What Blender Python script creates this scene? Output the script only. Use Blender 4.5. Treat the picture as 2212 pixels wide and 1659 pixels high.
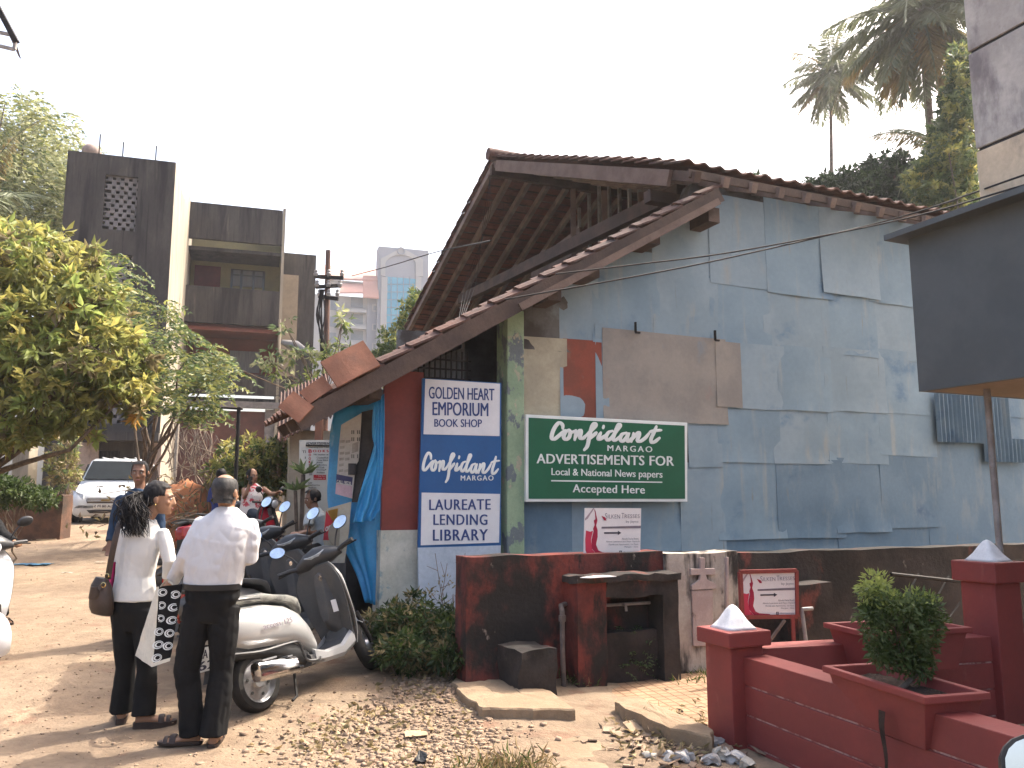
import bpy, bmesh, math, random
import numpy as np
from mathutils import Vector, Matrix, noise
random.seed(7); rng = np.random.default_rng(7)
for o in list(bpy.data.objects): bpy.data.objects.remove(o)
SC = bpy.context.scene; COL = SC.collection
V3 = Vector; rad = math.radians

# ---------------------------------------------------------------- camera
FOC = 1770.0; PITCH = math.atan(248.5/FOC); EYE = V3((0, 0, 1.6))
cam = bpy.data.cameras.new('camera'); camo = bpy.data.objects.new('camera', cam); COL.objects.link(camo)
cam.sensor_width = 36; cam.lens = 36*FOC/2212; cam.clip_start = .05; cam.clip_end = 2000
camo.location = EYE; camo.rotation_euler = (math.pi/2+PITCH, 0, 0); SC.camera = camo
SC.render.resolution_x = 1024; SC.render.resolution_y = 768
# ---------------------------------------------------------------- light
SUN_AZ = rad(53); SUN_EL = rad(53)          # azimuth from +Y towards +X
w = bpy.data.worlds.new('World'); SC.world = w; w.use_nodes = True
nt = w.node_tree; bg = nt.nodes['Background']
sky = nt.nodes.new('ShaderNodeTexSky'); sky.sky_type = 'NISHITA'; sky.sun_disc = False
sky.sun_elevation = SUN_EL; sky.sun_rotation = SUN_AZ; sky.dust_density = 9; sky.air_density = 1.0; sky.ozone_density = .6
nt.links.new(sky.outputs[0], bg.inputs[0]); bg.inputs[1].default_value = .15
sl = bpy.data.lights.new('sun', 'SUN'); slo = bpy.data.objects.new('sun', sl); COL.objects.link(slo)
sl.energy = 2.0; sl.angle = rad(.55); sl.color = (1, .93, .82)
sd = V3((math.sin(SUN_AZ)*math.cos(SUN_EL), math.cos(SUN_AZ)*math.cos(SUN_EL), math.sin(SUN_EL)))
slo.rotation_euler = sd.to_track_quat('Z', 'Y').to_euler(); slo.location = sd*50
SC.view_settings.view_transform = 'Standard'; SC.view_settings.look = 'None'
SC.view_settings.exposure = 2.05; SC.view_settings.gamma = 1
SC.cycles.max_bounces = 8; SC.cycles.transparent_max_bounces = 6; SC.cycles.volume_bounces = 0

# ---------------------------------------------------------------- measuring helpers
_c, _s = math.cos(PITCH), math.sin(PITCH)
def ray(px, py):
    a = (px-1106)/FOC; b = (829.5-py)/FOC
    return V3((a, _c-b*_s, _s+b*_c))
def at(px, py, Y): r = ray(px, py); return EYE+r*(Y/r.y)
def plane(px, py, P, n): r = ray(px, py); return EYE+r*((P-EYE).dot(n)/r.dot(n))
def sst(a, b, x): t = min(1, max(0, (x-a)/(b-a))); return t*t*(3-2*t)
def gz(x, y):
    s = .065*max(0, min(y, 22)-5.6) + .012*sst(5, 6.5, y)*0
    return s*(1-sst(.2, 1.6, x-.1*(y-8)))
def ground(px, py):
    r = ray(px, py); t = 1.0
    for i in range(4000):
        q = EYE+r*t
        if q.z <= gz(q.x, q.y): return q
        t += .01
    return q
U = V3((math.sin(rad(66.2)), math.cos(rad(66.2)), 0)); N = V3((U.y, -U.x, 0)); Z = V3((0, 0, 1))
W0 = V3((-.93, 8.3, 0))
def wall(px, py, off=0): return plane(px, py, W0+N*off, N)
def W(u, d, z): return W0+U*u-N*d+Z*z          # along the shed, into depth, up
def wu(px, py, off=0): q = wall(px, py, off)-W0; return q.dot(U), q.z

# ---------------------------------------------------------------- materials
def _n(t, typ, **k):
    n = t.nodes.new(typ)
    for a, b in k.items(): setattr(n, a, b)
    return n
MATS = {}
def mat(name, c1, c2=None, ns=4, lo=.38, hi=.62, rough=.8, bump=0, bs=40, metal=0, dirt=None, st=(1, 1, 1),
        spec=.3, coat=0, trans=0, mottle=.12, emit=None):
    m = bpy.data.materials.new(name); m.use_nodes = True; t = m.node_tree; L = t.links.new
    p = t.nodes['Principled BSDF']; p.inputs['Roughness'].default_value = rough; p.inputs['Metallic'].default_value = metal
    p.inputs['Specular IOR Level'].default_value = spec; p.inputs['Coat Weight'].default_value = coat
    tc = _n(t, 'ShaderNodeTexCoord'); mp = _n(t, 'ShaderNodeMapping'); mp.inputs['Scale'].default_value = st
    L(tc.outputs['Object'], mp.inputs[0])
    def noi(sc, d=6, src=mp):
        n = _n(t, 'ShaderNodeTexNoise'); n.inputs['Scale'].default_value = sc; n.inputs['Detail'].default_value = d
        n.inputs['Roughness'].default_value = .62
        L(src.outputs[0], n.inputs['Vector']); return n
    def mix(fac, a, b, bt='MIX'):
        x = _n(t, 'ShaderNodeMix', data_type='RGBA', blend_type=bt)
        if hasattr(fac, 'outputs'): L(fac.outputs[0], x.inputs[0])
        else: x.inputs[0].default_value = fac
        for i, q in ((6, a), (7, b)):
            if isinstance(q, tuple): x.inputs[i].default_value = (*q, 1)
            else: L(q, x.inputs[i])
        return x.outputs[2]
    def rng_(n, a, b):
        r = _n(t, 'ShaderNodeMapRange'); r.interpolation_type = 'SMOOTHSTEP'
        r.inputs[1].default_value = a; r.inputs[2].default_value = b; L(n.outputs[0], r.inputs[0]); return r
    c2 = c2 or tuple(min(1, x*.72) for x in c1)
    col = mix(rng_(noi(ns), lo, hi), c1, c2)
    if dirt:
        for (dc, dsc, a, b, dst) in dirt:
            m2 = _n(t, 'ShaderNodeMapping'); m2.inputs['Scale'].default_value = dst; m2.inputs['Location'].default_value = (dsc*3.1, 1.7, dsc)
            L(tc.outputs['Object'], m2.inputs[0])
            col = mix(rng_(noi(dsc, 8, m2), a, b), col, dc)
    if mottle:
        g = noi(ns*14, 4); r = _n(t, 'ShaderNodeMapRange'); r.inputs[3].default_value = 1-mottle*2; r.inputs[4].default_value = 1+mottle
        L(g.outputs[0], r.inputs[0]); x = _n(t, 'ShaderNodeCombineColor')
        for i in range(3): L(r.outputs[0], x.inputs[i])
        col = mix(1.0, col, x.outputs[0], 'MULTIPLY')
    L(col, p.inputs['Base Color'])
    if bump:
        b = _n(t, 'ShaderNodeBump'); b.inputs['Strength'].default_value = min(1, bump); b.inputs['Distance'].default_value = .02*bump
        L(noi(bs, 8).outputs[0], b.inputs['Height']); L(b.outputs[0], p.inputs['Normal'])
    if trans:
        tr = _n(t, 'ShaderNodeBsdfTranslucent'); L(col, tr.inputs[0]); ms = _n(t, 'ShaderNodeMixShader'); ms.inputs[0].default_value = trans
        L(p.outputs[0], ms.inputs[1]); L(tr.outputs[0], ms.inputs[2]); L(ms.outputs[0], t.nodes['Material Output'].inputs[0])
    MATS[name] = m; return m

# ---------------------------------------------------------------- object helpers
def thing(name, label, cat, loc=(0, 0, 0), rot=None, group=None):
    o = bpy.data.objects.new(name, None); COL.objects.link(o); o.empty_display_size = .1
    M = Matrix.Translation(V3(loc)) @ (rot.to_4x4() if rot is not None else Matrix.Identity(4))
    o.matrix_world = M; o['_m'] = [x for r in M for x in r]
    o['label'] = label; o['category'] = cat
    if group: o['group'] = group
    return o
def rootm(o):
    if '_m' in o: a = list(o['_m']); return Matrix((a[0:4], a[4:8], a[8:12], a[12:16]))
    return Matrix.Identity(4)
def tag(o, label, cat, group=None):
    o['label'] = label; o['category'] = cat
    if group: o['group'] = group
    return o
def frame(x, z=None):
    x = V3(x).normalized(); z = V3(z or (0, 0, 1)); y = z.cross(x).normalized(); z = x.cross(y)
    return Matrix((x, y, z)).transposed()
def copy_tree(o, name=None):
    c = o.copy(); COL.objects.link(c)
    for k in list(o.children):
        d = k.copy(); COL.objects.link(d); d.parent = c; d.matrix_parent_inverse = Matrix.Identity(4)
        for g in list(k.children):
            e = g.copy(); COL.objects.link(e); e.parent = d; e.matrix_parent_inverse = Matrix.Identity(4)
    return c
class MB:
    def __init__(s): s.v = []; s.f = []; s.m = []
    def add(s, vs, fs, m=0):
        k = len(s.v); s.v += [tuple(q) for q in vs]; s.f += [tuple(i+k for i in f) for f in fs]; s.m += [m]*len(fs); return s
    def pbox(s, o, a, b, c, m=0):
        o, a, b, c = V3(o), V3(a), V3(b), V3(c)
        return s.add([o, o+a, o+a+b, o+b, o+c, o+a+c, o+a+b+c, o+b+c],
                     [(0, 3, 2, 1), (4, 5, 6, 7), (0, 1, 5, 4), (1, 2, 6, 5), (2, 3, 7, 6), (3, 0, 4, 7)], m)
    def box(s, c, sz, R=None, m=0):
        R = R or Matrix.Identity(3); a, b, d = (R @ V3(q) for q in ((sz[0], 0, 0), (0, sz[1], 0), (0, 0, sz[2])))
        return s.pbox(V3(c)-(a+b+d)/2, a, b, d, m)
    def beam(s, p, q, w, h, up=(0, 0, 1), m=0):
        p, q = V3(p), V3(q); d = (q-p); x = d.normalized(); y = V3(up).cross(x)
        y = y.normalized() if y.length > 1e-4 else V3((1, 0, 0)); z = x.cross(y)
        return s.pbox(p-y*w/2-z*h/2, d, y*w, z*h, m)
    def loft(s, rings, cap=True, closed=True, m=0):
        n = len(rings[0]); vs = [q for r in rings for q in r]; fs = []
        for i in range(len(rings)-1):
            for j in range(n if closed else n-1):
                k = (j+1) % n; fs.append((i*n+j, i*n+k, (i+1)*n+k, (i+1)*n+j))
        if cap and closed: fs += [tuple(range(n-1, -1, -1)), tuple(range((len(rings)-1)*n, len(rings)*n))]
        return s.add(vs, fs, m)
    def tube(s, pts, r, n=8, flat=1, side=None, cap=True, m=0):
        pts = [V3(p) for p in pts]; rings = []; last = None
        for i, p in enumerate(pts):
            d = (pts[min(i+1, len(pts)-1)]-pts[max(i-1, 0)])
            d = d.normalized() if d.length > 1e-9 else V3((0, 0, 1))
            if side is not None: a = V3(side)
            elif last is not None: a = last
            else: a = V3((0, 0, 1)) if abs(d.z) < .9 else V3((1, 0, 0))
            a = (a-d*a.dot(d)); a = a.normalized() if a.length > 1e-6 else d.orthogonal().normalized()
            last = a; b = d.cross(a); rr = r[i] if isinstance(r, list) else r
            ra, rb = rr if isinstance(rr, tuple) else (rr, rr*flat)
            rings.append([p+a*math.cos(2*math.pi*k/n)*ra+b*math.sin(2*math.pi*k/n)*rb for k in range(n)])
        return s.loft(rings, cap, True, m)
    def prism(s, poly, vec, m=0):
        poly = [V3(p) for p in poly]; vec = V3(vec); n = len(poly)
        return s.add(poly+[p+vec for p in poly], [tuple(range(n-1, -1, -1)), tuple(range(n, 2*n))]+[(i, (i+1) % n, n+(i+1) % n, n+i) for i in range(n)], m)
    def grid(s, fn, nu, nv, th=None, m=0):
        g = [[V3(fn(i/nu, j/nv)) for i in range(nu+1)] for j in range(nv+1)]; k = nu+1
        vs = [q for r in g for q in r]; fs = [(j*k+i, j*k+i+1, (j+1)*k+i+1, (j+1)*k+i) for j in range(nv) for i in range(nu)]
        if th is not None:
            n0 = len(vs); th = V3(th); vs = vs+[q+th for q in vs]; fs = fs+[tuple(n0+i for i in f[::-1]) for f in fs]
            bd = [i for i in range(k)]+[j*k+nu for j in range(1, nv+1)]+[nv*k+i for i in range(nu-1, -1, -1)]+[j*k for j in range(nv-1, 0, -1)]
            for a, b in zip(bd, bd[1:]+bd[:1]): fs.append((b, a, n0+a, n0+b))
        return s.add(vs, fs, m)
    def sphere(s, c, r, nu=14, nv=10, R=None, m=0):
        c = V3(c); r = r if isinstance(r, tuple) else (r, r, r); R = R or Matrix.Identity(3); vs = []; fs = []
        for j in range(1, nv):
            a = math.pi*j/nv
            for i in range(nu): b = 2*math.pi*i/nu; vs.append(c+R @ V3((r[0]*math.sin(a)*math.cos(b), r[1]*math.sin(a)*math.sin(b), r[2]*math.cos(a))))
        vs += [c+R @ V3((0, 0, r[2])), c-R @ V3((0, 0, r[2]))]; t = len(vs)-2
        for j in range(nv-2):
            for i in range(nu): k = (i+1) % nu; fs.append((j*nu+i, (j+1)*nu+i, (j+1)*nu+k, j*nu+k))
        for i in range(nu): k = (i+1) % nu; fs += [(t, i, k), (t+1, (nv-2)*nu+k, (nv-2)*nu+i)]
        return s.add(vs, fs, m)
    def lathe(s, c, ax, prof, n=20, m=0, closed=False):
        ax = V3(ax).normalized(); a = ax.orthogonal().normalized(); b = ax.cross(a); c = V3(c)
        rings = [[c+ax*h+(a*math.cos(2*math.pi*i/n)+b*math.sin(2*math.pi*i/n))*r for i in range(n)] for r, h in prof]
        if closed: rings.append(rings[0])
        return s.loft(rings, not closed, True, m)
    def build(s, name, mats, parent=None, smooth=False, local=False, kind=None, fix=True, bevel=0):
        me = bpy.data.meshes.new(name); vs = s.v
        M = Matrix.Identity(4)
        if parent is not None and not local:
            q = parent; M = rootm(q)
            while q.parent is not None: q = q.parent; M = rootm(q)
            M = M.inverted(); vs = [M @ V3(v) for v in vs]
        me.from_pydata([tuple(v) for v in vs], [], s.f)
        mats = mats if isinstance(mats, (list, tuple)) else [mats]
        for q in mats: me.materials.append(MATS[q] if isinstance(q, str) else q)
        me.polygons.foreach_set('material_index', s.m)
        if fix or bevel:
            bm = bmesh.new(); bm.from_mesh(me)
            if bevel:
                bmesh.ops.remove_doubles(bm, verts=bm.verts, dist=1e-5)
                bmesh.ops.recalc_face_normals(bm, faces=bm.faces)
                bmesh.ops.bevel(bm, geom=[e for e in bm.edges if len(e.link_faces) == 2 and e.calc_face_angle(0) > .5], offset=bevel, segments=2, affect='EDGES', profile=.6)
            bmesh.ops.recalc_face_normals(bm, faces=bm.faces); bm.to_mesh(me); bm.free()
        if smooth:
            me.polygons.foreach_set('use_smooth', [True]*len(me.polygons))
            if smooth != 'all':
                try: me.set_sharp_from_angle(angle=rad(40))
                except Exception: pass
        me.update(); o = bpy.data.objects.new(name, me); COL.objects.link(o)
        if parent is not None: o.parent = parent
        if kind: o['kind'] = kind
        return o
def rawmesh(name, v, f4, mats, parent=None, kind=None, mi=None, M=None):
    v = np.asarray(v, dtype=np.float32).reshape(-1, 3); f4 = np.asarray(f4, dtype=np.int32); n = len(f4); k = f4.shape[1]
    if parent is not None and M is None:
        q = parent
        while q.parent is not None: q = q.parent
        Mi = np.array(rootm(q).inverted()); v = (v @ Mi[:3, :3].T+Mi[:3, 3]).astype(np.float32)
    me = bpy.data.meshes.new(name); me.vertices.add(len(v)); me.vertices.foreach_set('co', v.ravel())
    me.loops.add(n*k); me.loops.foreach_set('vertex_index', f4.ravel()); me.polygons.add(n)
    me.polygons.foreach_set('loop_start', np.arange(0, n*k, k, dtype=np.int32)); me.polygons.foreach_set('loop_total', np.full(n, k, dtype=np.int32))
    for q in (mats if isinstance(mats, (list, tuple)) else [mats]): me.materials.append(MATS[q] if isinstance(q, str) else q)
    if mi is not None: me.polygons.foreach_set('material_index', np.asarray(mi, dtype=np.int32))
    me.update(calc_edges=True); me.validate(); o = bpy.data.objects.new(name, me); COL.objects.link(o)
    if parent is not None: o.parent = parent
    if kind: o['kind'] = kind
    return o
def unit(a): return a/np.maximum(np.linalg.norm(a, axis=1, keepdims=True), 1e-9)
def leaves(pos, dirs, L, Wd, fold=.25, bend=.2):
    """folded pointed leaves: two quads each"""
    n = len(pos); pos = np.asarray(pos); d = unit(np.asarray(dirs)); r = unit(np.cross(d, rng.normal(size=(n, 3)))); nn = np.cross(r, d)
    L = np.broadcast_to(np.asarray(L, float).reshape(-1, 1), (n, 1)); Wd = np.broadcast_to(np.asarray(Wd, float).reshape(-1, 1), (n, 1))
    base = pos; mid = pos+d*L*.5-nn*L*bend*.3; tip = pos+d*L-nn*L*bend
    l = pos+d*L*.48+r*Wd*.5+nn*Wd*fold; q = pos+d*L*.48-r*Wd*.5+nn*Wd*fold
    v = np.stack([base, l, tip, q, mid], 1).reshape(-1, 3); k = np.arange(n)[:, None]*5
    f = np.concatenate([k+np.array([[0, 4, 2, 1]]), k+np.array([[0, 3, 2, 4]])], 1).reshape(-1, 4)
    return v, f
def catmull(pts, n=6):
    pts = [V3(p) if len(p) == 3 else V3((*p, 0)) for p in pts]; out = []
    P = [pts[0]*2-pts[1]]+pts+[pts[-1]*2-pts[-2]]
    for i in range(1, len(P)-2):
        a, b, c, d = P[i-1:i+3]
        for k in range(n):
            t = k/n; out.append(.5*((2*b)+(c-a)*t+(2*a-5*b+4*c-d)*t*t+(3*b-a-3*c+d)*t**3))
    return out+[pts[-1]]
def text_mb(body, mapf, fat=0, spacing=1.0, depth=.0, shear=0):
    """lettering: glyph outline normalised to 0..1 in both directions, mapped by mapf(x, y, h)"""
    cu = bpy.data.curves.new('t', 'FONT'); cu.body = body;  cu.space_character = spacing; cu.extrude = .02; cu.resolution_u = 3; cu.shear = shear
    ob = bpy.data.objects.new('t', cu); COL.objects.link(ob); dg = bpy.context.evaluated_depsgraph_get(); dg.update()
    me = ob.evaluated_get(dg).to_mesh(); v = [tuple(q.co) for q in me.vertices]; f = [tuple(p.vertices) for p in me.polygons]
    ob.evaluated_get(dg).to_mesh_clear(); bpy.data.objects.remove(ob); bpy.data.curves.remove(cu)
    xs = [q[0] for q in v]; ys = [q[1] for q in v]; x0, x1, y0, y1 = min(xs), max(xs), min(ys), max(ys)
    mb = MB(); x0 -= fat; x1 += fat        # heavier brush: three passes of the same letters side by side
    for k, s in enumerate((-fat, fat, 0) if fat else (0,)): mb.add([mapf((q[0]+s-x0)/(x1-x0), (q[1]-y0)/(y1-y0), (1+.3*k) if q[2] > 0 else -.2*k) for q in v], f)
    return mb
# ================================================================ materials of the setting
G = lambda *a: tuple(a)
mat('dirt', (.255, .188, .127), (.192, .136, .09), ns=.55, rough=.95, bump=.9, bs=28, mottle=.25,
    dirt=[((0.336, 0.252, 0.164), 1.3, .52, .72, (1, 1, 1)), ((0.185, 0.109, 0.0714), 2.7, .58, .72, (1, 1, 1)), ((0.118, 0.0714, 0.0462), 30, .66, .72, (1, 1, 1))])
mat('concrete_slab', (0.289, 0.212, 0.136), (0.23, 0.162, 0.102), ns=2.5, rough=.92, bump=.6, bs=45, dirt=[((0.17, 0.119, 0.085), 5, .6, .75, (1, 1, 1))])
mat('tin_blue', (.185, .27, .335), (.155, .235, .30), ns=1.3, rough=.55, metal=0, spec=.35, bump=.25, bs=3, mottle=.08,
    dirt=[((0.241, 0.284, 0.298), 2.2, .52, .72, (3, 3, .35)), ((0.0852, 0.163, 0.256), 1.1, .56, .72, (1, 1, 1.4)), ((0.199, 0.185, 0.156), 4.5, .64, .78, (2, 2, .3))])
mat('tin_pale', (.215, .29, .345), (.18, .255, .31), ns=1.1, rough=.55, spec=.35, bump=.25, bs=3, mottle=.08,
    dirt=[((0.263, 0.284, 0.27), 1.7, .54, .74, (2, 2, .5)), ((0.106, 0.192, 0.284), 1.6, .6, .74, (1, 1, 1.2)), ((0.156, 0.17, 0.17), 7, .62, .8, (2, 2, .25))])
mat('tin_deep_shade', (.115, .19, .26), (.085, .155, .225), ns=1.5, rough=.5, spec=.4, bump=.3, bs=3, mottle=.08,
    dirt=[((0.156, 0.213, 0.256), 1.9, .5, .7, (2, 2, .6)), ((0.0312, 0.088, 0.177), 1.2, .58, .72, (1, 1, 1)), ((0.17, 0.185, 0.17), 5, .62, .8, (2, 2, .3))])  # deep blue tin; on the lower rows it also carries painted wall shade
mat('tin_taupe', (.26, .24, .215), (.22, .205, .19), ns=2, rough=.7, bump=.15, bs=4, mottle=.08, dirt=[((0.286, 0.195, 0.169), 2.6, .6, .74, (1, 1, .6)), ((0.195, 0.227, 0.254), 3.3, .6, .76, (1, 1, .5))])
mat('tin_cream', (0.403, 0.37, 0.273), (0.312, 0.286, 0.215), ns=2, rough=.75, bump=.2, bs=8, dirt=[((0.26, 0.234, 0.169), 3, .56, .76, (1, 1, .5)), ((0.169, 0.208, 0.247), 4, .66, .76, (1, 1, 1))])
mat('tin_rust', (0.234, 0.0634, 0.041), (0.176, 0.0565, 0.039), ns=3, rough=.8, bump=.2, bs=8, dirt=[((0.195, 0.195, 0.185), 1.9, .55, .62, (1, 1, 1)), ((0.254, 0.137, 0.0878), 3, .54, .7, (1, 1, .5))])
mat('tin_smoke', (.12, .12, .115), (.06, .05, .045), ns=2.5, rough=.85, bump=.2, bs=6, dirt=[((.23, .26, .28), 2, .5, .66, (1, 1, .8))])
mat('peeling_green', (.27, .36, .24), (.21, .30, .20), ns=3, rough=.8, bump=.5, bs=20, dirt=[((.13, .155, .17), 5, .53, .57, (1, 1, .6)), ((.35, .33, .25), 8, .6, .64, (1, 1, .7))])
mat('red_panel', (.23, .045, .035), (.18, .038, .03), ns=1.6, rough=.55, bump=.15, bs=5, spec=.4, dirt=[((.13, .03, .028), 4, .6, .75, (1, 1, .5))])
mat('white_peel', (.55, .54, .47), (.42, .42, .36), ns=2.4, rough=.85, bump=.5, bs=18, dirt=[((.22, .30, .31), 3.2, .57, .62, (1, 1, .8)), ((.25, .22, .16), 6, .63, .7, (1, 1, 1))])
mat('old_wood', (0.091, 0.0624, 0.0494), (0.0585, 0.0416, 0.0351), ns=2.5, rough=.85, bump=.5, bs=30, st=(1, 1, 1))
mat('pale_wood', (0.163, 0.117, 0.0949), (0.111, 0.078, 0.065), ns=3, rough=.85, bump=.5, bs=30)
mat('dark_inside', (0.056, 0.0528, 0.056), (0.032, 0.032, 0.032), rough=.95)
mat('roof_tile', (0.133, 0.0687, 0.0513), (0.0843, 0.0486, 0.0398), ns=2.2, rough=.85, bump=.6, bs=25, mottle=.25, dirt=[((0.053, 0.0398, 0.0354), 1.6, .52, .68, (1, 1, 1)), ((0.195, 0.15, 0.124), 5, .6, .72, (1, 1, 1))])
mat('terracotta', (.27, .125, .08), (.20, .095, .062), ns=3, rough=.85, bump=.4, bs=30, dirt=[((.2, .1, .07), 4, .58, .74, (1, 1, 1))])
mat('iron', (.018, .015, .014), (.012, .01, .009), rough=.75, metal=0, ns=6)
mat('pipe_grey', (.27, .26, .25), (.2, .18, .17), rough=.5, ns=5)

# ================================================================ the shed
SH = thing('tin_shed', 'old tile roofed shed with open gable and a long wall of patched blue tin sheets', 'shed', W(0, 0, 0))
LS, LU, LZ = .6, 3.48, 5.25
def lean(u): return LZ+LS*(u-LU)
EZ, ED, RD, RZ, BD, BZ = 5.46, -.5, 5.77, 8.04, 11.54, 5.8
UC, UR = 3.12, 10.2
m = MB()                                                     # solid masonry core behind the sheets
m.prism([W(1.0, .06, -.3), W(UR-.4, .06, -.3), W(UR-.4, .06, 5.5), W(3.5, .06, 5.5), W(3.3, .06, lean(3.3)-.12), W(1.0, .06, lean(1.0)-.12)], -N*.2)
m.prism([W(UR-.4, .26, -.3), W(UR-.4, 11.2, -.3), W(UR-.4, 11.2, 5.7), W(UR-.4, 5.77, 7.8), W(UR-.4, .26, 5.5)], -U*.2)
m.pbox(W(3.3, 11, -.3), U*6.4, -N*.2, Z*6)
m.pbox(W(1.05, 4.6, -.3), U*2.4, -N*.12, Z*4.6)
m.build('wall', 'tin_smoke', SH)
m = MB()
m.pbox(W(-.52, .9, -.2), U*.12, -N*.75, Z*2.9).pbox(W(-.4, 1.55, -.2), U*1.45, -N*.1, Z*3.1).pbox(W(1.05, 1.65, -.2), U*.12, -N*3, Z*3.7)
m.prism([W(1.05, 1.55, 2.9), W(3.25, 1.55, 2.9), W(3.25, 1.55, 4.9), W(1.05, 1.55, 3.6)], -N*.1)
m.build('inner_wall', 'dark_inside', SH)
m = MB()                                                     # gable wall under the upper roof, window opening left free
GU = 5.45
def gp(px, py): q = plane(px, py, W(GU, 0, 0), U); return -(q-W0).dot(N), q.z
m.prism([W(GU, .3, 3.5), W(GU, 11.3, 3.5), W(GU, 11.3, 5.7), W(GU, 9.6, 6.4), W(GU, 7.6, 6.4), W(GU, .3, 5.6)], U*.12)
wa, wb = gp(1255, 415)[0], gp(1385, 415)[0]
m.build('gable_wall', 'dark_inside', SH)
m = MB(); zt = 7.7
for k in range(7):
    px = 1256+k*22; d, _ = gp(px, 480); m.beam(W(GU-.05, d, 5.0), W(GU-.05, d, RZ-.15-.4*abs(d-RD)), .05, .06, up=U)
m.build('window_bars', 'pipe_grey', SH)
# ---- sheets: left, top, right, bottom in photo pixels on the plane of the wall
SHEETS = [  # x0,y0,x1,y1,material,offset
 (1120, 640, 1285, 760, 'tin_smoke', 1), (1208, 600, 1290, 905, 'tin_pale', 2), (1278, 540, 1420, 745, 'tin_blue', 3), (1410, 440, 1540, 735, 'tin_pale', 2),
 (1532, 430, 1665, 620, 'tin_pale', 3), (1655, 440, 1785, 640, 'tin_blue', 2), (1775, 440, 1885, 640, 'tin_pale', 3), (1876, 450, 1990, 660, 'tin_blue', 2), (1980, 450, 2100, 700, 'tin_deep_shade', 1),
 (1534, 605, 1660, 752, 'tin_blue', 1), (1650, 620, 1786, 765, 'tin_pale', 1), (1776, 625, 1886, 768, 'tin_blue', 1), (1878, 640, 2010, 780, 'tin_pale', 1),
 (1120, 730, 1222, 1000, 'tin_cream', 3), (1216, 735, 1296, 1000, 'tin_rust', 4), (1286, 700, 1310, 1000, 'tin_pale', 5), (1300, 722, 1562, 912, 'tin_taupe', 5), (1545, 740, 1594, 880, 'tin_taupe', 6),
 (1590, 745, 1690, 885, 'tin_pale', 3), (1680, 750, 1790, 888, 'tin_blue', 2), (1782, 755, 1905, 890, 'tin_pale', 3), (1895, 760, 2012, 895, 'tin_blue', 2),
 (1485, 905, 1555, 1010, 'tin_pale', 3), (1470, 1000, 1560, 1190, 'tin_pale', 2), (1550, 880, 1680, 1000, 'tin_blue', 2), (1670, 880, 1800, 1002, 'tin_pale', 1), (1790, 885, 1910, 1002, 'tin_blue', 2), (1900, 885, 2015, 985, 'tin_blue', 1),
 (1550, 990, 1690, 1165, 'tin_blue', 1), (1680, 992, 1815, 1162, 'tin_deep_shade', 2), (1805, 990, 1912, 1150, 'tin_deep_shade', 1), (1905, 980, 2016, 1140, 'tin_deep_shade', 2),  # lower sheets darker: the wall's shading is put into their colour
 (1555, 1130, 1690, 1190, 'tin_deep_shade', 0), (1680, 1130, 1820, 1190, 'tin_deep_shade', 0), (1810, 1120, 2020, 1190, 'tin_deep_shade', 0), (2008, 890, 2260, 1190, 'tin_deep_shade', 0), (2008, 560, 2300, 900, 'tin_deep_shade', 1),
 (1118, 990, 1232, 1200, 'tin_deep_shade', 2), (1225, 1000, 1375, 1195, 'tin_pale', 1), (1366, 990, 1480, 1192, 'tin_blue', 1)]
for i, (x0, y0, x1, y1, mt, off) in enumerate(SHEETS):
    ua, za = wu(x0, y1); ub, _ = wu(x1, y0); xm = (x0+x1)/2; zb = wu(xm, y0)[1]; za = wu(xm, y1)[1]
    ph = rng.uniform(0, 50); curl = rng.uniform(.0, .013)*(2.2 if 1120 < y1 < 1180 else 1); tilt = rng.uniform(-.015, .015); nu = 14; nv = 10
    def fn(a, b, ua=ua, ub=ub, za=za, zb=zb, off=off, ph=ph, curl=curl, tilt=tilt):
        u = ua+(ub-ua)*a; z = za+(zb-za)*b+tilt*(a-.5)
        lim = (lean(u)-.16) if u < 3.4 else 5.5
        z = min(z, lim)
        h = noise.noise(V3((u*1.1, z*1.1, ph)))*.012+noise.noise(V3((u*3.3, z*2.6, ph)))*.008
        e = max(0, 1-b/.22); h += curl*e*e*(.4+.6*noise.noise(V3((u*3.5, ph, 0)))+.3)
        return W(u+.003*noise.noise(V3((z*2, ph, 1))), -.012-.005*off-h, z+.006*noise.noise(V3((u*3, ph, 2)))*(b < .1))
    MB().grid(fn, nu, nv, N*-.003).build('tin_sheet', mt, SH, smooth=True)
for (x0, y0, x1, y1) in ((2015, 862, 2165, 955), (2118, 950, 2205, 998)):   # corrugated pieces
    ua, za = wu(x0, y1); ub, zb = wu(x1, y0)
    MB().grid(lambda a, b: W(ua+(ub-ua)*a, -.085-.02*math.sin((ua+(ub-ua)*a)*75), za+(zb-za)*b), 110, 1, N*-.003).build('corrugated_sheet', 'tin_deep_shade', SH, smooth=True)
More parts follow.
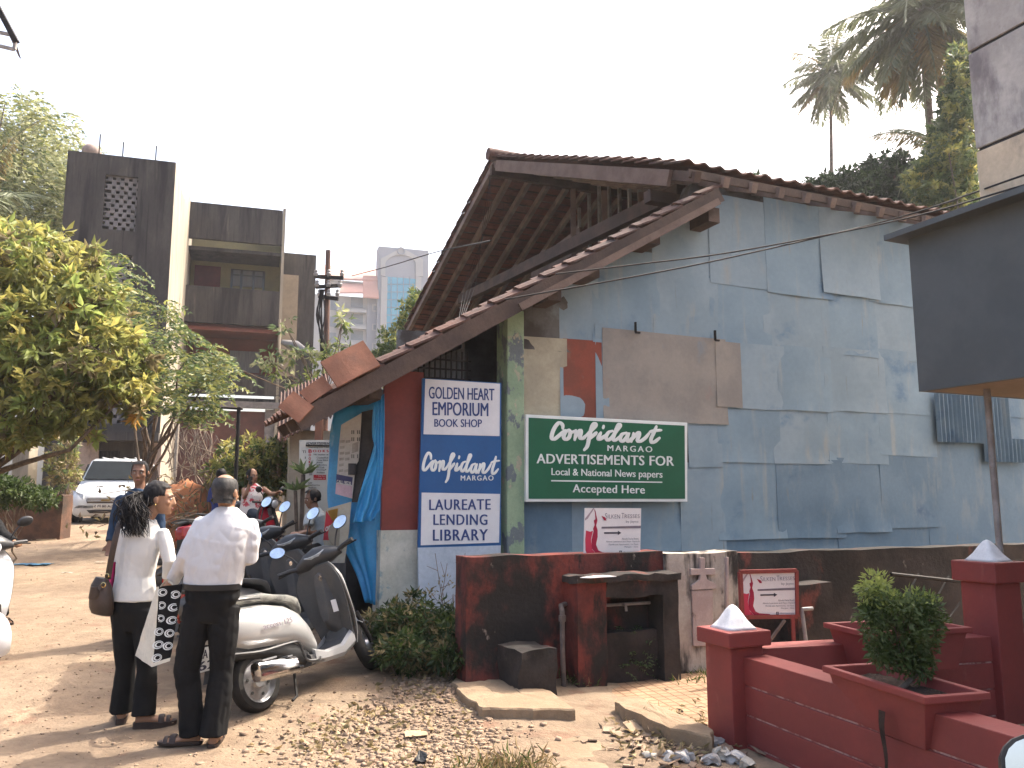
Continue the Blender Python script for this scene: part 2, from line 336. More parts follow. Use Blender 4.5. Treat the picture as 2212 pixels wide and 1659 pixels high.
# ---- corner post, red and white panels beside the shop
u0, _ = wu(1088, 740); u1, _ = wu(1124, 740)
MB().pbox(W(u0, -.10, -.2), U*(u1-u0), -N*.3, Z*(lean(u0)-.1+.2)).build('corner_post', 'peeling_green', SH, bevel=.012)
ua, _ = wu(830, 1000); ub = .04
MB().pbox(W(ua, .05, wu(830, 1146)[1]), U*(ub-ua), -N*.05, Z*1.6).build('red_panel', 'red_panel', SH)
m = MB(); m.grid(lambda a, b: W(ua-.02+(ub-ua+.02)*a, .0+.02*noise.noise(V3((a*3, b*4, 0))), -.1+(wu(830, 1146)[1]+.1)*b), 10, 12, -N*.25); m.build('low_wall', 'white_peel', SH, smooth=True)
m = MB()                                                     # fixed grille above the sign board
for k in range(10): m.beam(W(-.0+k*.06, .1, 2.7), W(k*.06, .1, 3.15), .018, .018)
for k in range(3): m.beam(W(-.02, .1, 2.85+k*.1), W(.58, .1, 2.85+k*.1), .018, .018)
m.build('grille', 'iron', SH)
# ---- roofs
def tiles(o, e, s, we, ls, name, amp=.028, pe=.235, pc=.34, under=None):
    """tiled slope: o = upper corner, e = along the eave, s = down the slope"""
    e = V3(e).normalized(); s = V3(s).normalized(); n = e.cross(s); n = n if n.z > 0 else -n
    ne = int(we/pe*6); nc = int(ls/pc); v = []; f = []
    rows = []
    for c in range(nc):
        for t, lift in ((0, .0), (1.06, .035)):
            row = []
            for i in range(ne+1):
                x = we*i/ne; k = int(x/pe); ph = (x/pe) % 1
                h = amp*(max(0, math.cos((ph-.5)*2*math.pi))**.7*1.3 - .25*(1 if ph < .12 else 0))
                jj = .012*noise.noise(V3((k*1.7, c*2.3, 0)))
                row.append(o+e*x+s*((c+t)*pc+jj*t)+n*(h+lift+jj+.03*noise.noise(V3((x*.5, c*.2, 3)))))
            rows.append(row)
    k = ne+1; v = [q for r in rows for q in r]
    for r in range(0, len(rows), 2):
        for i in range(ne): f.append((r*k+i, r*k+i+1, (r+1)*k+i+1, (r+1)*k+i))
    nn = len(v); v += [q-n*.022 for q in v]; f += [tuple(nn+i for i in q[::-1]) for q in f]
    for r in range(0, len(rows), 2):
        for i in range(ne): a, b = (r+1)*k+i, (r+1)*k+i+1; f.append((a, b, nn+b, nn+a))
        for i in (0, ne): a, b = r*k+i, (r+1)*k+i; f.append((a, b, nn+b, nn+a))
    m = MB(); m.add(v, f); return m.build(name, 'roof_tile', SH, fix=False)
ridge = W(UC, RD, RZ+.03)
tiles(ridge, U, W(UC, ED, EZ)-W(UC, RD, RZ), UR-UC, (W(UC, ED, EZ)-W(UC, RD, RZ)).length, 'front_roof_slope')
tiles(ridge, U, W(UC, BD, BZ)-W(UC, RD, RZ), UR-UC, (W(UC, BD, BZ)-W(UC, RD, RZ)).length, 'rear_roof_slope')
lo = W(-1.3, 0, lean(-1.3)); hi = W(LU+.1, 0, lean(LU+.1)); off = N*.42
mdl = W(.75, 0, lean(.75)); L1 = (mdl-hi).length
tiles(hi+off+Z*.02, -N, lo-hi, 5.6, round(L1/.34)*.34+.01, 'lean_to_roof'); tiles(hi+off+Z*.02+(lo-hi).normalized()*round(L1/.34)*.34, -N, lo-hi, 1.4, (lo-mdl).length, 'lean_to_roof')
m = MB(); m.tube([W(UC-.06, RD, RZ+.06), W(UR, RD, RZ+.06)], .12, 10); m.build('ridge_cap', 'roof_tile', SH, smooth=True)
def raf(name, p, q, w, h, mt, up=(0, 0, 1)): MB().beam(p, q, w, h, up).build(name, mt, SH)
mat('rafter_wood', (.22, .17, .145), (.15, .115, .10), ns=3, rough=.9, bump=.3)
for k in range(17):                                          # rafters
    u = UC+.08+.42*k
    raf('rafter', W(u, RD, RZ-.14), W(u, ED+.05, EZ-.12), .085, .12, 'rafter_wood' if k else 'old_wood')
    if k < 8: raf('rafter', W(u, RD, RZ-.14), W(u, BD-.05, BZ-.12), .085, .12, 'rafter_wood')
for k in range(30):                                          # battens under the rear slope
    t = k/29; d = RD+(BD-RD)*t; MB().pbox(W(UC, d, RZ+(BZ-RZ)*t-.075), U*2.4, -N*.03, Z*.03).build('batten', 'old_wood', SH)
mat('tile_under', (.20, .085, .065), (.14, .07, .06), ns=3, rough=.9, mottle=.2, dirt=[((.07, .05, .045), 2, .5, .66, (1, 1, 1))])
m = MB()
for k in range(17):                                          # underside courses of the rear slope
    t0, t1 = k/17, (k+1)/17; a_ = W(UC+.02, RD+(BD-RD)*t0, RZ+(BZ-RZ)*t0-.055); b_ = W(UC+.02, RD+(BD-RD)*t1, RZ+(BZ-RZ)*t1-.035); m.add([a_, a_+U*6.8, b_+U*6.8, b_, a_-Z*.012, a_+U*6.8-Z*.012, b_+U*6.8-Z*.012, b_-Z*.012], [(0, 1, 2, 3), (7, 6, 5, 4), (0, 4, 5, 1), (1, 5, 6, 2), (2, 6, 7, 3), (3, 7, 4, 0)])
m.build('roof_underside', 'tile_under', SH)
raf('barge_board', W(UC+.0, RD-.3, RZ-.28), W(UC+.0, ED+.5, EZ+.02), .05, .2, 'pale_wood')
raf('ridge_beam', W(UC, RD, RZ-.26), W(UR-.4, RD, RZ-.26), .1, .2, 'old_wood')
raf('wall_plate', W(UC, .5, 5.42), W(UR-.5, .5, 5.42), .15, .15, 'old_wood')
raf('eave_board', W(UC, ED+.12, EZ-.06), W(UR, ED+.12, EZ-.06), .03, .1, 'old_wood')
raf('tie_beam', W(UC+.6, 9.0, 6.05), W(UC+.6, .6, 5.62), .14, .2, 'old_wood')
raf('loose_plank', plane(1150, 590, W(4.4, 0, 0), U), plane(1255, 515, W(4.4, 0, 0), U), .05, .42, 'pale_wood')
for k in range(4): raf('gable_post', W(4.2, 1.2+k*1.1, 5.4), W(4.2, 1.2+k*1.1, 5.85+k*.42), .09, .09, 'pale_wood')
for k in range(10):                                          # lean-to rafters and the double verge board
    d = -.36+.55*k; raf('lean_to_rafter', W(-1.28 if d < 1 else .8, d, lean(-1.28 if d < 1 else .8)-.11), W(LU, d, lean(LU)-.11), .08, .12, 'old_wood')
raf('verge_board', W(-1.3, -.44, lean(-1.3)-.1), W(LU+.05, -.44, lean(LU+.05)-.1), .03, .17, 'old_wood')
raf('verge_board', W(.9, -.47, lean(.9)-.15), W(LU+.0, -.47, lean(LU)-.17), .025, .08, 'pale_wood')
raf('lean_to_beam', W(-.55, -.3, 2.62), W(-.55, 1, 2.62), .12, .14, 'old_wood')
for px, py in ((1520, 475), (1392, 520), (1262, 590), (1180, 640)):
    q = wall(px, py, .2); MB().box(q, (.16, .4, .18), frame(U)).build('purlin_end', 'old_wood', SH)
for (px, py) in ((1373, 718), (1545, 735)): q = wall(px, py, .09); MB().beam(q, q+Z*.12, .025, .03).beam(q, q+U*.06, .02, .02).build('hook', 'iron', SH)

# broken roof sheets lying on the lean-to edge
def loose(px, py, Y, w, h, ang, tilt, label):
    c = at(px, py, Y); a = (U*math.cos(ang)+Z*math.sin(ang)); b = (Z*math.cos(ang)-U*math.sin(ang)); b = (b*math.cos(tilt)-N*math.sin(tilt))
    m = MB(); m.grid(lambda s, t: c+a*((s-.5)*w)+b*((t-.5)*h)+a.cross(b)*.006*math.sin(s*5), 8, 4, a.cross(b)*.025)
    o = m.build('roof_sheet', 'terracotta', None); tag(o, label, 'roof sheet', 'broken roof sheets on the lean-to edge')
q = wall(757, 785, .42).y
loose(757, 787, q, .46, .30, rad(31), .35, 'largest terracotta sheet lying askew on the lean-to roof above the blue tarp')
loose(683, 844, q-.1, .26, .15, rad(38), .3, 'narrow terracotta sheet between two larger ones on the lean-to edge')
loose(640, 880, q-.2, .2, .24, rad(50), .35, 'lowest terracotta sheet hanging past the end of the lean-to eave')
# ================================================================ painted signs
mat('sign_blue', (.012, .085, .25), (.012, .075, .22), ns=2, rough=.45, spec=.4, mottle=.04)
mat('sign_white', (.60, .605, .63), (.55, .56, .59), ns=2, rough=.5, mottle=.04)
mat('sign_green', (.008, .10, .052), (.008, .09, .046), ns=2, rough=.4, spec=.4, mottle=.05)
mat('paint_blue', (.03, .055, .18), (.025, .048, .16), rough=.6, mottle=.03)
mat('paint_white', (.66, .69, .68), (.6, .63, .62), rough=.6, mottle=.03)
mat('board_white', (.66, .64, .64), (.62, .6, .6), ns=2, rough=.45, mottle=.03)
mat('ink', (.03, .028, .05), rough=.6, mottle=0); mat('ink_grey', (.22, .22, .25), rough=.6, mottle=0)
mat('rose', (.46, .035, .075), (.42, .03, .065), rough=.5, mottle=0); mat('rose_deep', (.30, .012, .045), (.27, .012, .04), rough=.5, mottle=0)
mat('mauve', (.42, .33, .37), rough=.5, mottle=0); mat('bar_grey', (.2, .17, .2), rough=.5, mottle=0)
def quadw(pts, off): return [wall(x, y, off) for x, y in pts]
def line(body, x0, y0, x1, y1, off, mt, par, bold=.02, sp=1.0, P=None, n=None, name='lettering', sk=0):
    """body fitted to photo pixels (left, top, right, bottom of capitals) with right end shifted by sk"""
    P = P if P is not None else W0+N*off; n = n or N
    f = lambda x, y, h: plane(x0+(x1-x0)*x, y1+(y0-y1)*y+sk*x, P, n)+n*(.0015*h+.0005)
    return text_mb(body, f, bold, sp).build(name, mt, par, fix=False)
B = thing('shop_sign_board', 'tall blue and white painted board with three panels of lettering beside the red panel', 'sign', W(0, 0, .5))
o = .10
c = quadw([(913, 817), (1083, 827), (1082, 1178), (903, 1183)], o); MB().prism(c, -N*.03).build('board', 'sign_blue', B)
c = quadw([(903, 1183), (1082, 1178), (1078, 1320), (1020, 1312), (960, 1322), (905, 1318)], o); MB().prism(c, -N*.025).build('bare_foot', 'tin_foot' if 'tin_foot' in MATS else mat('tin_foot', (.42, .48, .56), (.36, .42, .5), ns=2, rough=.5, dirt=[((.24, .29, .35), 2, .55, .75, (1, 1, .5))]), B)
MB().prism(quadw([(919, 818.5), (1080, 829), (1079, 942), (915, 938)], o+.004), -N*.0035).build('upper_panel', 'sign_white', B)
MB().prism(quadw([(911, 1064), (1080, 1067), (1078, 1172), (909, 1178)], o+.004), -N*.0035).build('lower_panel', 'sign_white', B)
e = o+.0045
for a in (('GOLDEN HEART', 926, 835, 1068, 861, .022, 4.5), ('EMPORIUM', 934, 868, 1055, 897, .024, 2.5), ('BOOK SHOP', 938, 905, 1041, 922, .022, 1)):
    line(a[0], *a[1:5], e, 'paint_blue', B, a[5], 1.0, sk=a[6])
for a in (('LAUREATE', 927, 1079, 1060, 1102, .024, -1), ('LENDING', 936, 1111, 1053, 1134, .024, 0), ('LIBRARY', 935, 1144, 1054, 1168, .024, -1)):
    line(a[0], *a[1:5], e, 'paint_blue', B, a[5], 1.12, sk=a[6])
line('MARGAO', 995, 1027, 1066, 1038, o+.0005, 'paint_white', B, .02, 1.25)
STROKES = [[(478, 218), (474, 180), (440, 158), (400, 196), (368, 262), (360, 318), (388, 330), (430, 300), (480, 258), (505, 238)],
 [(545, 232), (505, 258), (486, 308), (510, 334), (545, 310), (556, 258), (540, 236), (570, 258), (605, 246)], [(615, 240), (604, 336)], [(606, 320), (636, 262), (664, 238), (670, 262), (658, 316), (690, 322), (730, 288)],
 [(722, 296), (786, 232), (828, 184), (812, 166), (785, 200), (760, 300), (738, 400), (704, 445)], [(740, 338), (800, 292), (835, 262)], [(880, 264), (852, 322), (874, 330), (935, 288)], [(910, 194), (904, 212)],
 [(1004, 244), (962, 260), (934, 308), (954, 342), (1000, 310), (1040, 250), (1086, 188), (1064, 182), (1024, 276), (1010, 326), (1032, 344), (1085, 300)],
 [(1152, 264), (1104, 282), (1084, 328), (1108, 354), (1150, 315), (1172, 264), (1156, 328), (1172, 354), (1215, 312)], [(1226, 270), (1202, 356)], [(1206, 340), (1258, 278), (1284, 262), (1286, 290), (1266, 344), (1296, 354), (1350, 318), (1392, 268)],
 [(1468, 198), (1442, 260), (1412, 326), (1416, 364), (1450, 358), (1502, 318)], [(1396, 254), (1450, 242), (1522, 236)]]
def script(fmap, off, mt, par, r):
    m = MB(); sn = N
    for s in STROKES:
        pts = catmull([(x, y) for x, y in s], 5) if len(s) > 2 else [V3((*q, 0)) for q in s]
        path = [plane(*fmap(p.x, p.y), W0+N*off, N) for p in pts]; k = len(path); rr = []
        for i in range(k):
            d = path[min(i+1, k-1)]-path[max(0, i-1)]; d = d.normalized() if d.length else Z
            t = r*(.72+.38*abs(d.z)); e = min(i, k-1-i)/max(1, k-1)*2; rr.append((t*(.7+.3*min(1, e*4)), .0025))
        sides = None
        rings = []
        for i, p in enumerate(path):                          # flat brush ribbon with a rounded section
            d = path[min(i+1, k-1)]-path[max(0, i-1)]; d = (d-N*d.dot(N)).normalized(); a = N.cross(d)
            rings.append([p+a*math.cos(2*math.pi*j/8)*rr[i][0]+N*math.sin(2*math.pi*j/8)*.0025 for j in range(8)])
        m.loft(rings)
        for q, rad_ in ((path[0], rr[0][0]), (path[-1], rr[-1][0])): m.lathe(q-N*.001, N, [(rad_, 0), (rad_*.8, .003)], 10)
    return m.build('script_lettering', mt, par, smooth=True)
script(lambda x, y: (913+(x-352)/1170*166, 978+(y-158)/290*64-(x-352)/1170*0), o+.001, 'paint_white', B, .014)

Gs = thing('newspaper_advert_sign', 'green sign with white border reading advertisements for local and national news papers', 'sign', W(2.2, 0, 2))
o = .14
MB().prism(quadw([(1136, 895), (1485, 913), (1485, 1084), (1136, 1084)], o), -N*.05).build('frame', 'paint_white', Gs, bevel=.006)
MB().prism(quadw([(1142, 902), (1479, 919.5), (1480, 1077.5), (1142, 1077.5)], o+.003), -N*.0028).build('panel', 'sign_green', Gs)
e = o+.0035
zx = lambda x, y: ((1650+x/3.3183)*.6777, (1300+y/3.3183)*.6777)
script(zx, e, 'paint_white', Gs, .0225)
line('MARGAO', 1312, 961.5, 1409, 974, e, 'paint_white', Gs, .02, 1.35, sk=3)
line('ADVERTISEMENTS FOR', 1159, 980, 1456, 1001, e, 'paint_white', Gs, .022, 1.05, sk=5.5)
line('Local & National News papers', 1191, 1011, 1431, 1031, e, 'paint_white', Gs, .016, 1.0, sk=6)
line('Accepted Here', 1237, 1046, 1393, 1069, e, 'paint_white', Gs, .018, 1.05, sk=3)
c = [wall(1190.5, 1037, e), wall(1430.5, 1040.5, e), wall(1430.5, 1043, e), wall(1190.5, 1039.8, e)]; MB().prism(c, N*.0015).build('rule', 'paint_white', Gs)

def salon(P, n, q, label, framed):
    """q maps unit square (x right, y down) to photo pixels"""
    c = plane(*q(.5, 1), P, n); S = thing('salon_sign', label, 'sign', c, group='white salon signs with a red haired profile')
    pt = lambda x, y, h=0: plane(*q(x, y), P, n)+n*h
    MB().prism([pt(0, 0), pt(1, 0), pt(1, 1), pt(0, 1)], -n*.015).build('panel', 'board_white', S)
    X = lambda a: [pt(x/600, y/500, .001) for x, y in a]
    hair = [(70, 0), (100, 10), (118, 60), (132, 130), (122, 215), (135, 250), (140, 300), (125, 380), (150, 440), (190, 470), (300, 480), (345, 500), (40, 500), (15, 440), (12, 330), (22, 235), (60, 245), (92, 225), (106, 185), (90, 130), (112, 110)]
    MB().prism(X([(95, 6), (110, 30), (122, 80), (134, 130), (122, 180), (138, 230), (140, 300), (125, 380), (150, 440), (190, 460), (300, 470), (345, 500), (150, 500), (80, 420), (75, 330), (95, 240), (90, 215), (105, 175), (95, 130), (112, 115), (108, 60)]), n*.001).build('hair_profile', 'rose_deep', S)
    MB().prism(X([(14, 232), (60, 246), (88, 236), (70, 330), (84, 430), (150, 500), (40, 500), (14, 440), (8, 330)]), n*.001).build('shoulder_hair', 'rose', S)
    MB().prism(X([(0, 110), (40, 60), (85, 0), (98, 4), (60, 60), (30, 110), (0, 130)]), n*.001).build('hair_strand', 'mauve', S)
    MB().prism(X([(180, 195), (598, 185), (598, 212), (180, 214)]), n*.001).build('grey_bar', 'bar_grey', S)
    MB().prism(X([(208, 252), (355, 252), (355, 238), (392, 260), (355, 283), (355, 268), (208, 268)]), n*.001).build('arrow', 'ink', S)
    MB().prism(X([(375, 447), (402, 447), (402, 478), (375, 478)]), n*.001).build('emblem', 'ink', S)
    MB().prism(X([(175, 80), (215, 95), (232, 130), (205, 128)]), n*.001).build('emblem', 'rose_deep', S)
    def tx(b, x0, y0, x1, y1, mt, bold=0): text_mb(b, lambda x, y, h: pt((x0+(x1-x0)*x)/600, (y1+(y0-y1)*y)/500, .0005+.001*h), bold, 1.05).build('lettering', mt, S, fix=False)
    tx('S', 214, 52, 238, 112, 'ink_grey'); tx('ILKEN', 244, 66, 375, 108, 'ink_grey'); tx('T', 390, 50, 420, 106, 'ink_grey'); tx('RESSES', 424, 64, 585, 104, 'ink_grey')
    tx('by Jayne', 440, 128, 572, 160, 'ink_grey')
    tx('Abade Faria Road,', 400, 312, 580, 334, 'ink_grey'); tx('Above Lawrence and Mayo Opticals', 232, 342, 590, 364, 'ink_grey'); tx('Florida one Apartments, 1st Floor,', 262, 372, 580, 394, 'ink_grey'); tx('Margao - Goa.', 430, 400, 578, 420, 'ink_grey')
    tx('f', 384, 450, 396, 476, 'board_white', .03); tx('silkentressesgoa', 410, 455, 575, 476, 'ink_grey')
    if framed:
        for a, b in (((0, 0), (1, 0)), ((1, 0), (1, 1)), ((1, 1), (0, 1)), ((0, 1), (0, 0))): MB().beam(pt(*a, .0), pt(*b, .0), .035, .03, up=n).build('frame_rail', 'gate_red', S)
    return S
# ================================================================ ground
mat('gate_red', (.22, .042, .036), (.185, .038, .033), ns=1.6, rough=.6, bump=.25, bs=60, spec=.35, mottle=.07, dirt=[((.3, .12, .09), 3.5, .62, .78, (1, 1, .4)), ((.09, .03, .028), 5, .66, .8, (1, 1, .4))])
mat('groove_pale', (.5, .33, .3), (.25, .08, .07), ns=14, lo=.4, hi=.6, rough=.7)
mat('mouldy_red', (.20, .042, .03), (.125, .034, .028), ns=2.2, rough=.9, bump=.6, bs=22, mottle=.2, dirt=[((.022, .019, .017), 1.9, .40, .56, (1, 1, .6)), ((.25, .2, .17), 9, .66, .74, (1, 1, .6)), ((.02, .018, .016), 6, .55, .68, (1, 1, .35))])
mat('mouldy_black', (.045, .036, .032), (.022, .02, .018), ns=3, rough=.92, bump=.6, bs=22, mottle=.2, dirt=[((.16, .05, .04), 2.6, .58, .7, (1, 1, .6)), ((.2, .18, .16), 8, .67, .76, (1, 1, .5))])
mat('mouldy_white', (.47, .42, .36), (.36, .31, .265), ns=2.4, rough=.9, bump=.5, bs=24, mottle=.15, dirt=[((.035, .03, .027), 2.3, .46, .58, (1.4, 1.4, .3)), ((.12, .09, .07), 7, .58, .7, (1, 1, .5))])
mat('pink_relief', (.42, .33, .30), (.34, .26, .24), ns=4, rough=.85, bump=.3, dirt=[((.1, .07, .06), 6, .63, .74, (1, 1, .5))])
mat('soil', (.055, .035, .026), (.03, .02, .015), ns=12, rough=1, bump=1, bs=60)
mat('sand', (.262, .195, .127), (.21, .15, .097), ns=1.4, rough=.95, bump=.6, bs=35, mottle=.16, dirt=[((0.235, 0.16, 0.109), 6, .6, .74, (1, 1, 1))])
mat('stone_chip', (.30, .215, .148), (.215, .15, .105), ns=3, rough=.9, bump=.4, bs=40)
mat('cap_white', (.72, .71, .70), (.62, .61, .6), ns=5, rough=.6, bump=.3, bs=30)
def spaced(a, b, near, fine, grow=1.16):
    p = [near]; s = fine
    while p[-1] < b: p.append(p[-1]+s); s = s if p[-1] < near+7 else s*grow
    q = [near]; s = fine
    while q[-1] > a: q.append(q[-1]-s); s = s*grow if q[-1] < near-3.2 else s
    return sorted(set(q+p))
xs = spaced(-900, 900, -1.2, .055); ys = spaced(-60, 1200, 4.0, .05)
def gh(x, y):
    h = gz(x, y)
    if abs(x) < 14 and 2 < y < 26:
        h += .022*noise.noise(V3((x*.9, y*.9, 0)))+.012*noise.noise(V3((x*3.3, y*3.3, 5)))
        if y < 13: h += .006*noise.noise(V3((x*11, y*11, 9)))
    return h
xx = np.array(xs); yy = np.array(ys); v = np.array([[(x, y, gh(x, y)) for x in xs] for y in ys], dtype=np.float32).reshape(-1, 3)
nx, ny = len(xs), len(ys); ii = (np.arange(ny-1)[:, None]*nx+np.arange(nx-1)[None, :]).ravel()
g = rawmesh('ground', v, np.stack([ii, ii+1, ii+nx+1, ii+nx], 1), 'dirt', kind='structure')
g.data.polygons.foreach_set('use_smooth', [True]*len(g.data.polygons))
z8 = lambda x, y: ((1450+x/2.079)*.6777, (1650+y/2.079)*.6777)
zr = lambda x, y: ((2200+x/2.079)*.6777, (1650+y/2.079)*.6777)
def gpt(px, py, h=0):
    r = ray(px, py); t = (h-EYE.z)/r.z; return EYE+r*t
# paving of small square tiles
def pave_mat():
    m = mat('paving', (.37, .235, .14), (.30, .185, .11), ns=2.5, rough=.85, bump=0); t = m.node_tree
    p = t.nodes['Principled BSDF']; old = p.inputs['Base Color'].links[0].from_socket
    tc = _n(t, 'ShaderNodeTexCoord'); mp = _n(t, 'ShaderNodeMapping'); mp.inputs['Rotation'].default_value = (0, 0, rad(-23.8+8))
    br = _n(t, 'ShaderNodeTexBrick'); br.offset = 0; br.inputs['Scale'].default_value = 1; br.inputs['Brick Width'].default_value = .095; br.inputs['Row Height'].default_value = .095
    br.inputs['Mortar Size'].default_value = .007; br.inputs['Color1'].default_value = (1, 1, 1, 1); br.inputs['Color2'].default_value = (.86, .86, .86, 1); br.inputs['Mortar'].default_value = (.45, .42, .38, 1)
    t.links.new(tc.outputs['Object'], mp.inputs[0]); t.links.new(mp.outputs[0], br.inputs[0])
    x = _n(t, 'ShaderNodeMix', data_type='RGBA', blend_type='MULTIPLY'); x.inputs[0].default_value = 1; t.links.new(old, x.inputs[6]); t.links.new(br.outputs[0], x.inputs[7]); t.links.new(x.outputs[2], p.inputs['Base Color'])
    b = _n(t, 'ShaderNodeBump'); b.inputs['Strength'].default_value = .6; b.inputs['Distance'].default_value = .006; t.links.new(br.outputs['Color'], b.inputs['Height']); t.links.new(b.outputs[0], p.inputs['Normal'])
pave_mat()
OB = (gpt(1460, 1477)-W0).dot(N); OW = OB-.24            # planes of the niche block and of the boundary wall
PZ = .03
pv = [gpt(*z8(690, 1185), PZ), gpt(*z8(1040, 1215), PZ), gpt(*z8(1690, 1440), PZ), W(7.5, -OB-1.9, PZ), W(7.5, -OB+.3, PZ), W(1.4, -OB+.3, PZ)]
MB().prism([p-Z*.06 for p in pv], Z*.06).build('paving', 'paving', kind='structure')
sp = [(1010, 1560), (1060, 1545), (1180, 1540), (1260, 1515), (1335, 1520), (1350, 1560), (1330, 1610), (1360, 1700), (1380, 1800), (1090, 1800), (1110, 1700), (1080, 1640), (1030, 1610)]
cen = sum((gpt(*p) for p in sp), V3((0, 0, 0)))/len(sp); m = MB(); ring = [gpt(*p) for p in sp]
ring = catmull(ring+[ring[0]], 5)[:-1]; rings = []
for t in (1, .93, .75, .45, .1): rings.append([cen+(p-cen)*t+Z*((.008 if t < .8 else -.016)+gz(p.x, p.y)*0+.02*noise.noise((cen+(p-cen)*t)*2)*(t < .95)) for p in ring])
m.loft(rings, cap=False); m.add(rings[-1], [tuple(range(len(ring)))]); m.build('sand_path', 'sand', smooth=True, kind='structure')
def rough_slab(name, pts, zt, th, mt, label, cat, nsub=7):
    ring = [gpt(*p, zt) for p in pts]; r2 = []
    for a, b in zip(ring, ring[1:]+ring[:1]):
        for k in range(nsub): q = a.lerp(b, k/nsub); r2.append(q+V3((noise.noise(q*9), noise.noise(q*9+V3((7, 3, 1))), 0))*.035)
    c = sum(r2, V3((0, 0, 0)))/len(r2); R = []
    for t, h in ((.97, -th), (1, -th*.5), (1, -.012), (.985, 0), (.7, .006), (.3, .004)): R.append([c+(p-c)*t+Z*(h+.012*noise.noise(p*5+V3((0, 0, h*30)))) for p in r2])
    m = MB(); m.loft(R); o = m.build(name, mt); return tag(o, label, cat)
rough_slab('concrete_slab', [z8(-20, 1080), z8(80, 1000), z8(380, 992), z8(520, 1085), z8(800, 1262), z8(480, 1262), z8(180, 1262), z8(60, 1180)], .12, .18, 'concrete_slab', 'broken flat concrete slab lying over the drain beside the mouldy red wall', 'slab')
rough_slab('kerb_slab', [z8(1055, 1215), z8(1090, 1188), z8(1200, 1182), z8(1450, 1285), z8(1720, 1400), z8(1700, 1450), z8(1440, 1395), z8(1200, 1300)], .12, .15, 'concrete_slab', 'pinkish broken kerb piece running to the red gate post', 'slab')
# ---- boundary wall in front of the shed
BW = thing('boundary_wall', 'low red boundary wall blackened with mould in front of the blue tin shed, with a water niche', 'wall', W(2, -OW, 0))
def bu(px, py, off): q = plane(px, py, W0+N*off, N)-W0; return q.dot(U), q.z
def wob(u0, u1, d, z0, z1, th, name, mt, par, nu=26):
    fn = lambda a, b: W(u0+(u1-u0)*a, d+.014*noise.noise(V3((u0+(u1-u0)*a, b*2, d))*2.5), z0+(z1-z0)*b+(.014*noise.noise(V3(((u0+(u1-u0)*a)*3, d, 0))) if b > .99 else 0))
    m = MB(); m.grid(fn, nu, 14, -N*th); return m.build(name, mt, par, smooth=True)
ul, zt = bu(1008, 1204, OW); u1, _ = bu(1247, 1204, OW); u2, _ = bu(1432, 1200, OW); u3, zw = bu(1588, 1196, OW)
wob(ul, u2, -OW, -.1, zt, .26, 'wall_run', 'mouldy_red', BW); wob(u3-.01, 9.5, -OW+.02, -.1, zw-.0, .26, 'dark_wall_run', 'mouldy_black', BW, 50)
wob(u2, u3, -OW-.03, -.1, zw+.02, .3, 'white_wall_run', 'mouldy_white', BW)
def roughbox(o, a, b, c, amp=.014, n=9):
    o, a, b, c = V3(o), V3(a), V3(b), V3(c); m = MB(); ds = lambda p: p+V3((noise.noise(p*7), noise.noise(p*7+V3((9, 2, 4))), noise.noise(p*7+V3((3, 8, 1)))))*amp*1.4
    for s, e, f in ((o, a, b), (o+c, a, b), (o, a, c), (o+b, a, c), (o, b, c), (o+a, b, c)): m.grid(lambda u, v, s=s, e=e, f=f: ds(s+e*u+f*v), n, n)
    return m
na, zb = bu(1247, 1252, OB); nb, _ = bu(1310, 1280, OB); nc, zl = bu(1432, 1285, OB); nd, _ = bu(1466, 1300, OB)
wob(na, nb, -OB, -.1, zb-.03, .25, 'niche_pier', 'mouldy_red', BW, 8); wob(nc, nd, -OB, -.1, zb-.03, .25, 'niche_pier', 'mouldy_black', BW, 8)
roughbox(W(nb, -OB, zl), U*(nc-nb), -N*.24, Z*(zb-.03-zl)).build('lintel', 'mouldy_black', BW, smooth=True)
roughbox(W(na-.02, -OB-.03, zb-.03), U*(nd-na+.04), -N*.28, Z*.055, .02, 16).build('ledge', 'mouldy_black', BW, smooth=True)
roughbox(W(nb, -OB+.1, -.1), U*(nc-nb), -N*.13, Z*.55).build('niche_sill', 'mouldy_black', BW, smooth=True)
m = MB()
for k in range(2): q = bu(1340+70*k, 1305, OW); m.tube([W(q[0], -OW-.01, q[1]), W(q[0], -OW-.09, q[1]), W(q[0], -OW-.1, q[1]-.05)], .013, 8)
m.tube([W(nb, -OW-.03, zl-.09), W(nc, -OW-.03, zl-.09)], .014, 8); m.build('tap', 'pipe_grey', BW, smooth=True)
sa, sz = bu(1122, 1420, OB+.18); sb, _ = bu(1205, 1425, OB+.18); roughbox(W(sa, -OB-.18, -.1), U*(sb-sa), -N*.45, Z*(sz+.14), .02).build('step', 'mouldy_black', BW, smooth=True)
q = bu(1226, 1312, OB); mat('rusty_pipe', (.16, .12, .1), (.09, .07, .06), ns=8, rough=.8); MB().tube([W(q[0]+.08, -OB+.2, q[1]), W(q[0]+.0, -OB+.12, q[1]+.0), W(q[0]-.02, -OB+.06, q[1]-.04), W(q[0]-.02, -OB+.06, q[1]-.3), W(q[0]-.02, -OB+.04, -.02)], .022, 10).lathe(W(q[0]-.02, -OB+.06, q[1]-.12), Z, [(.031, 0), (.031, .05)], 10).build('water_pipe', 'rusty_pipe', BW, smooth=True)
b8 = lambda x, y: bu(*z8(x, y), OW+.04)
def rel(pts, name, th): MB().prism([W(u, -OW-.034, z) for u, z in (b8(*p) for p in pts)], N*th).build(name, 'pink_relief', BW, bevel=.004)
rel([(1617, 265), (1648, 265), (1648, 335), (1715, 335), (1715, 378), (1655, 378), (1662, 408), (1722, 440), (1722, 470), (1562, 478), (1562, 448), (1612, 410), (1618, 378), (1555, 380), (1555, 338), (1617, 336)], 'cross_relief', .03)
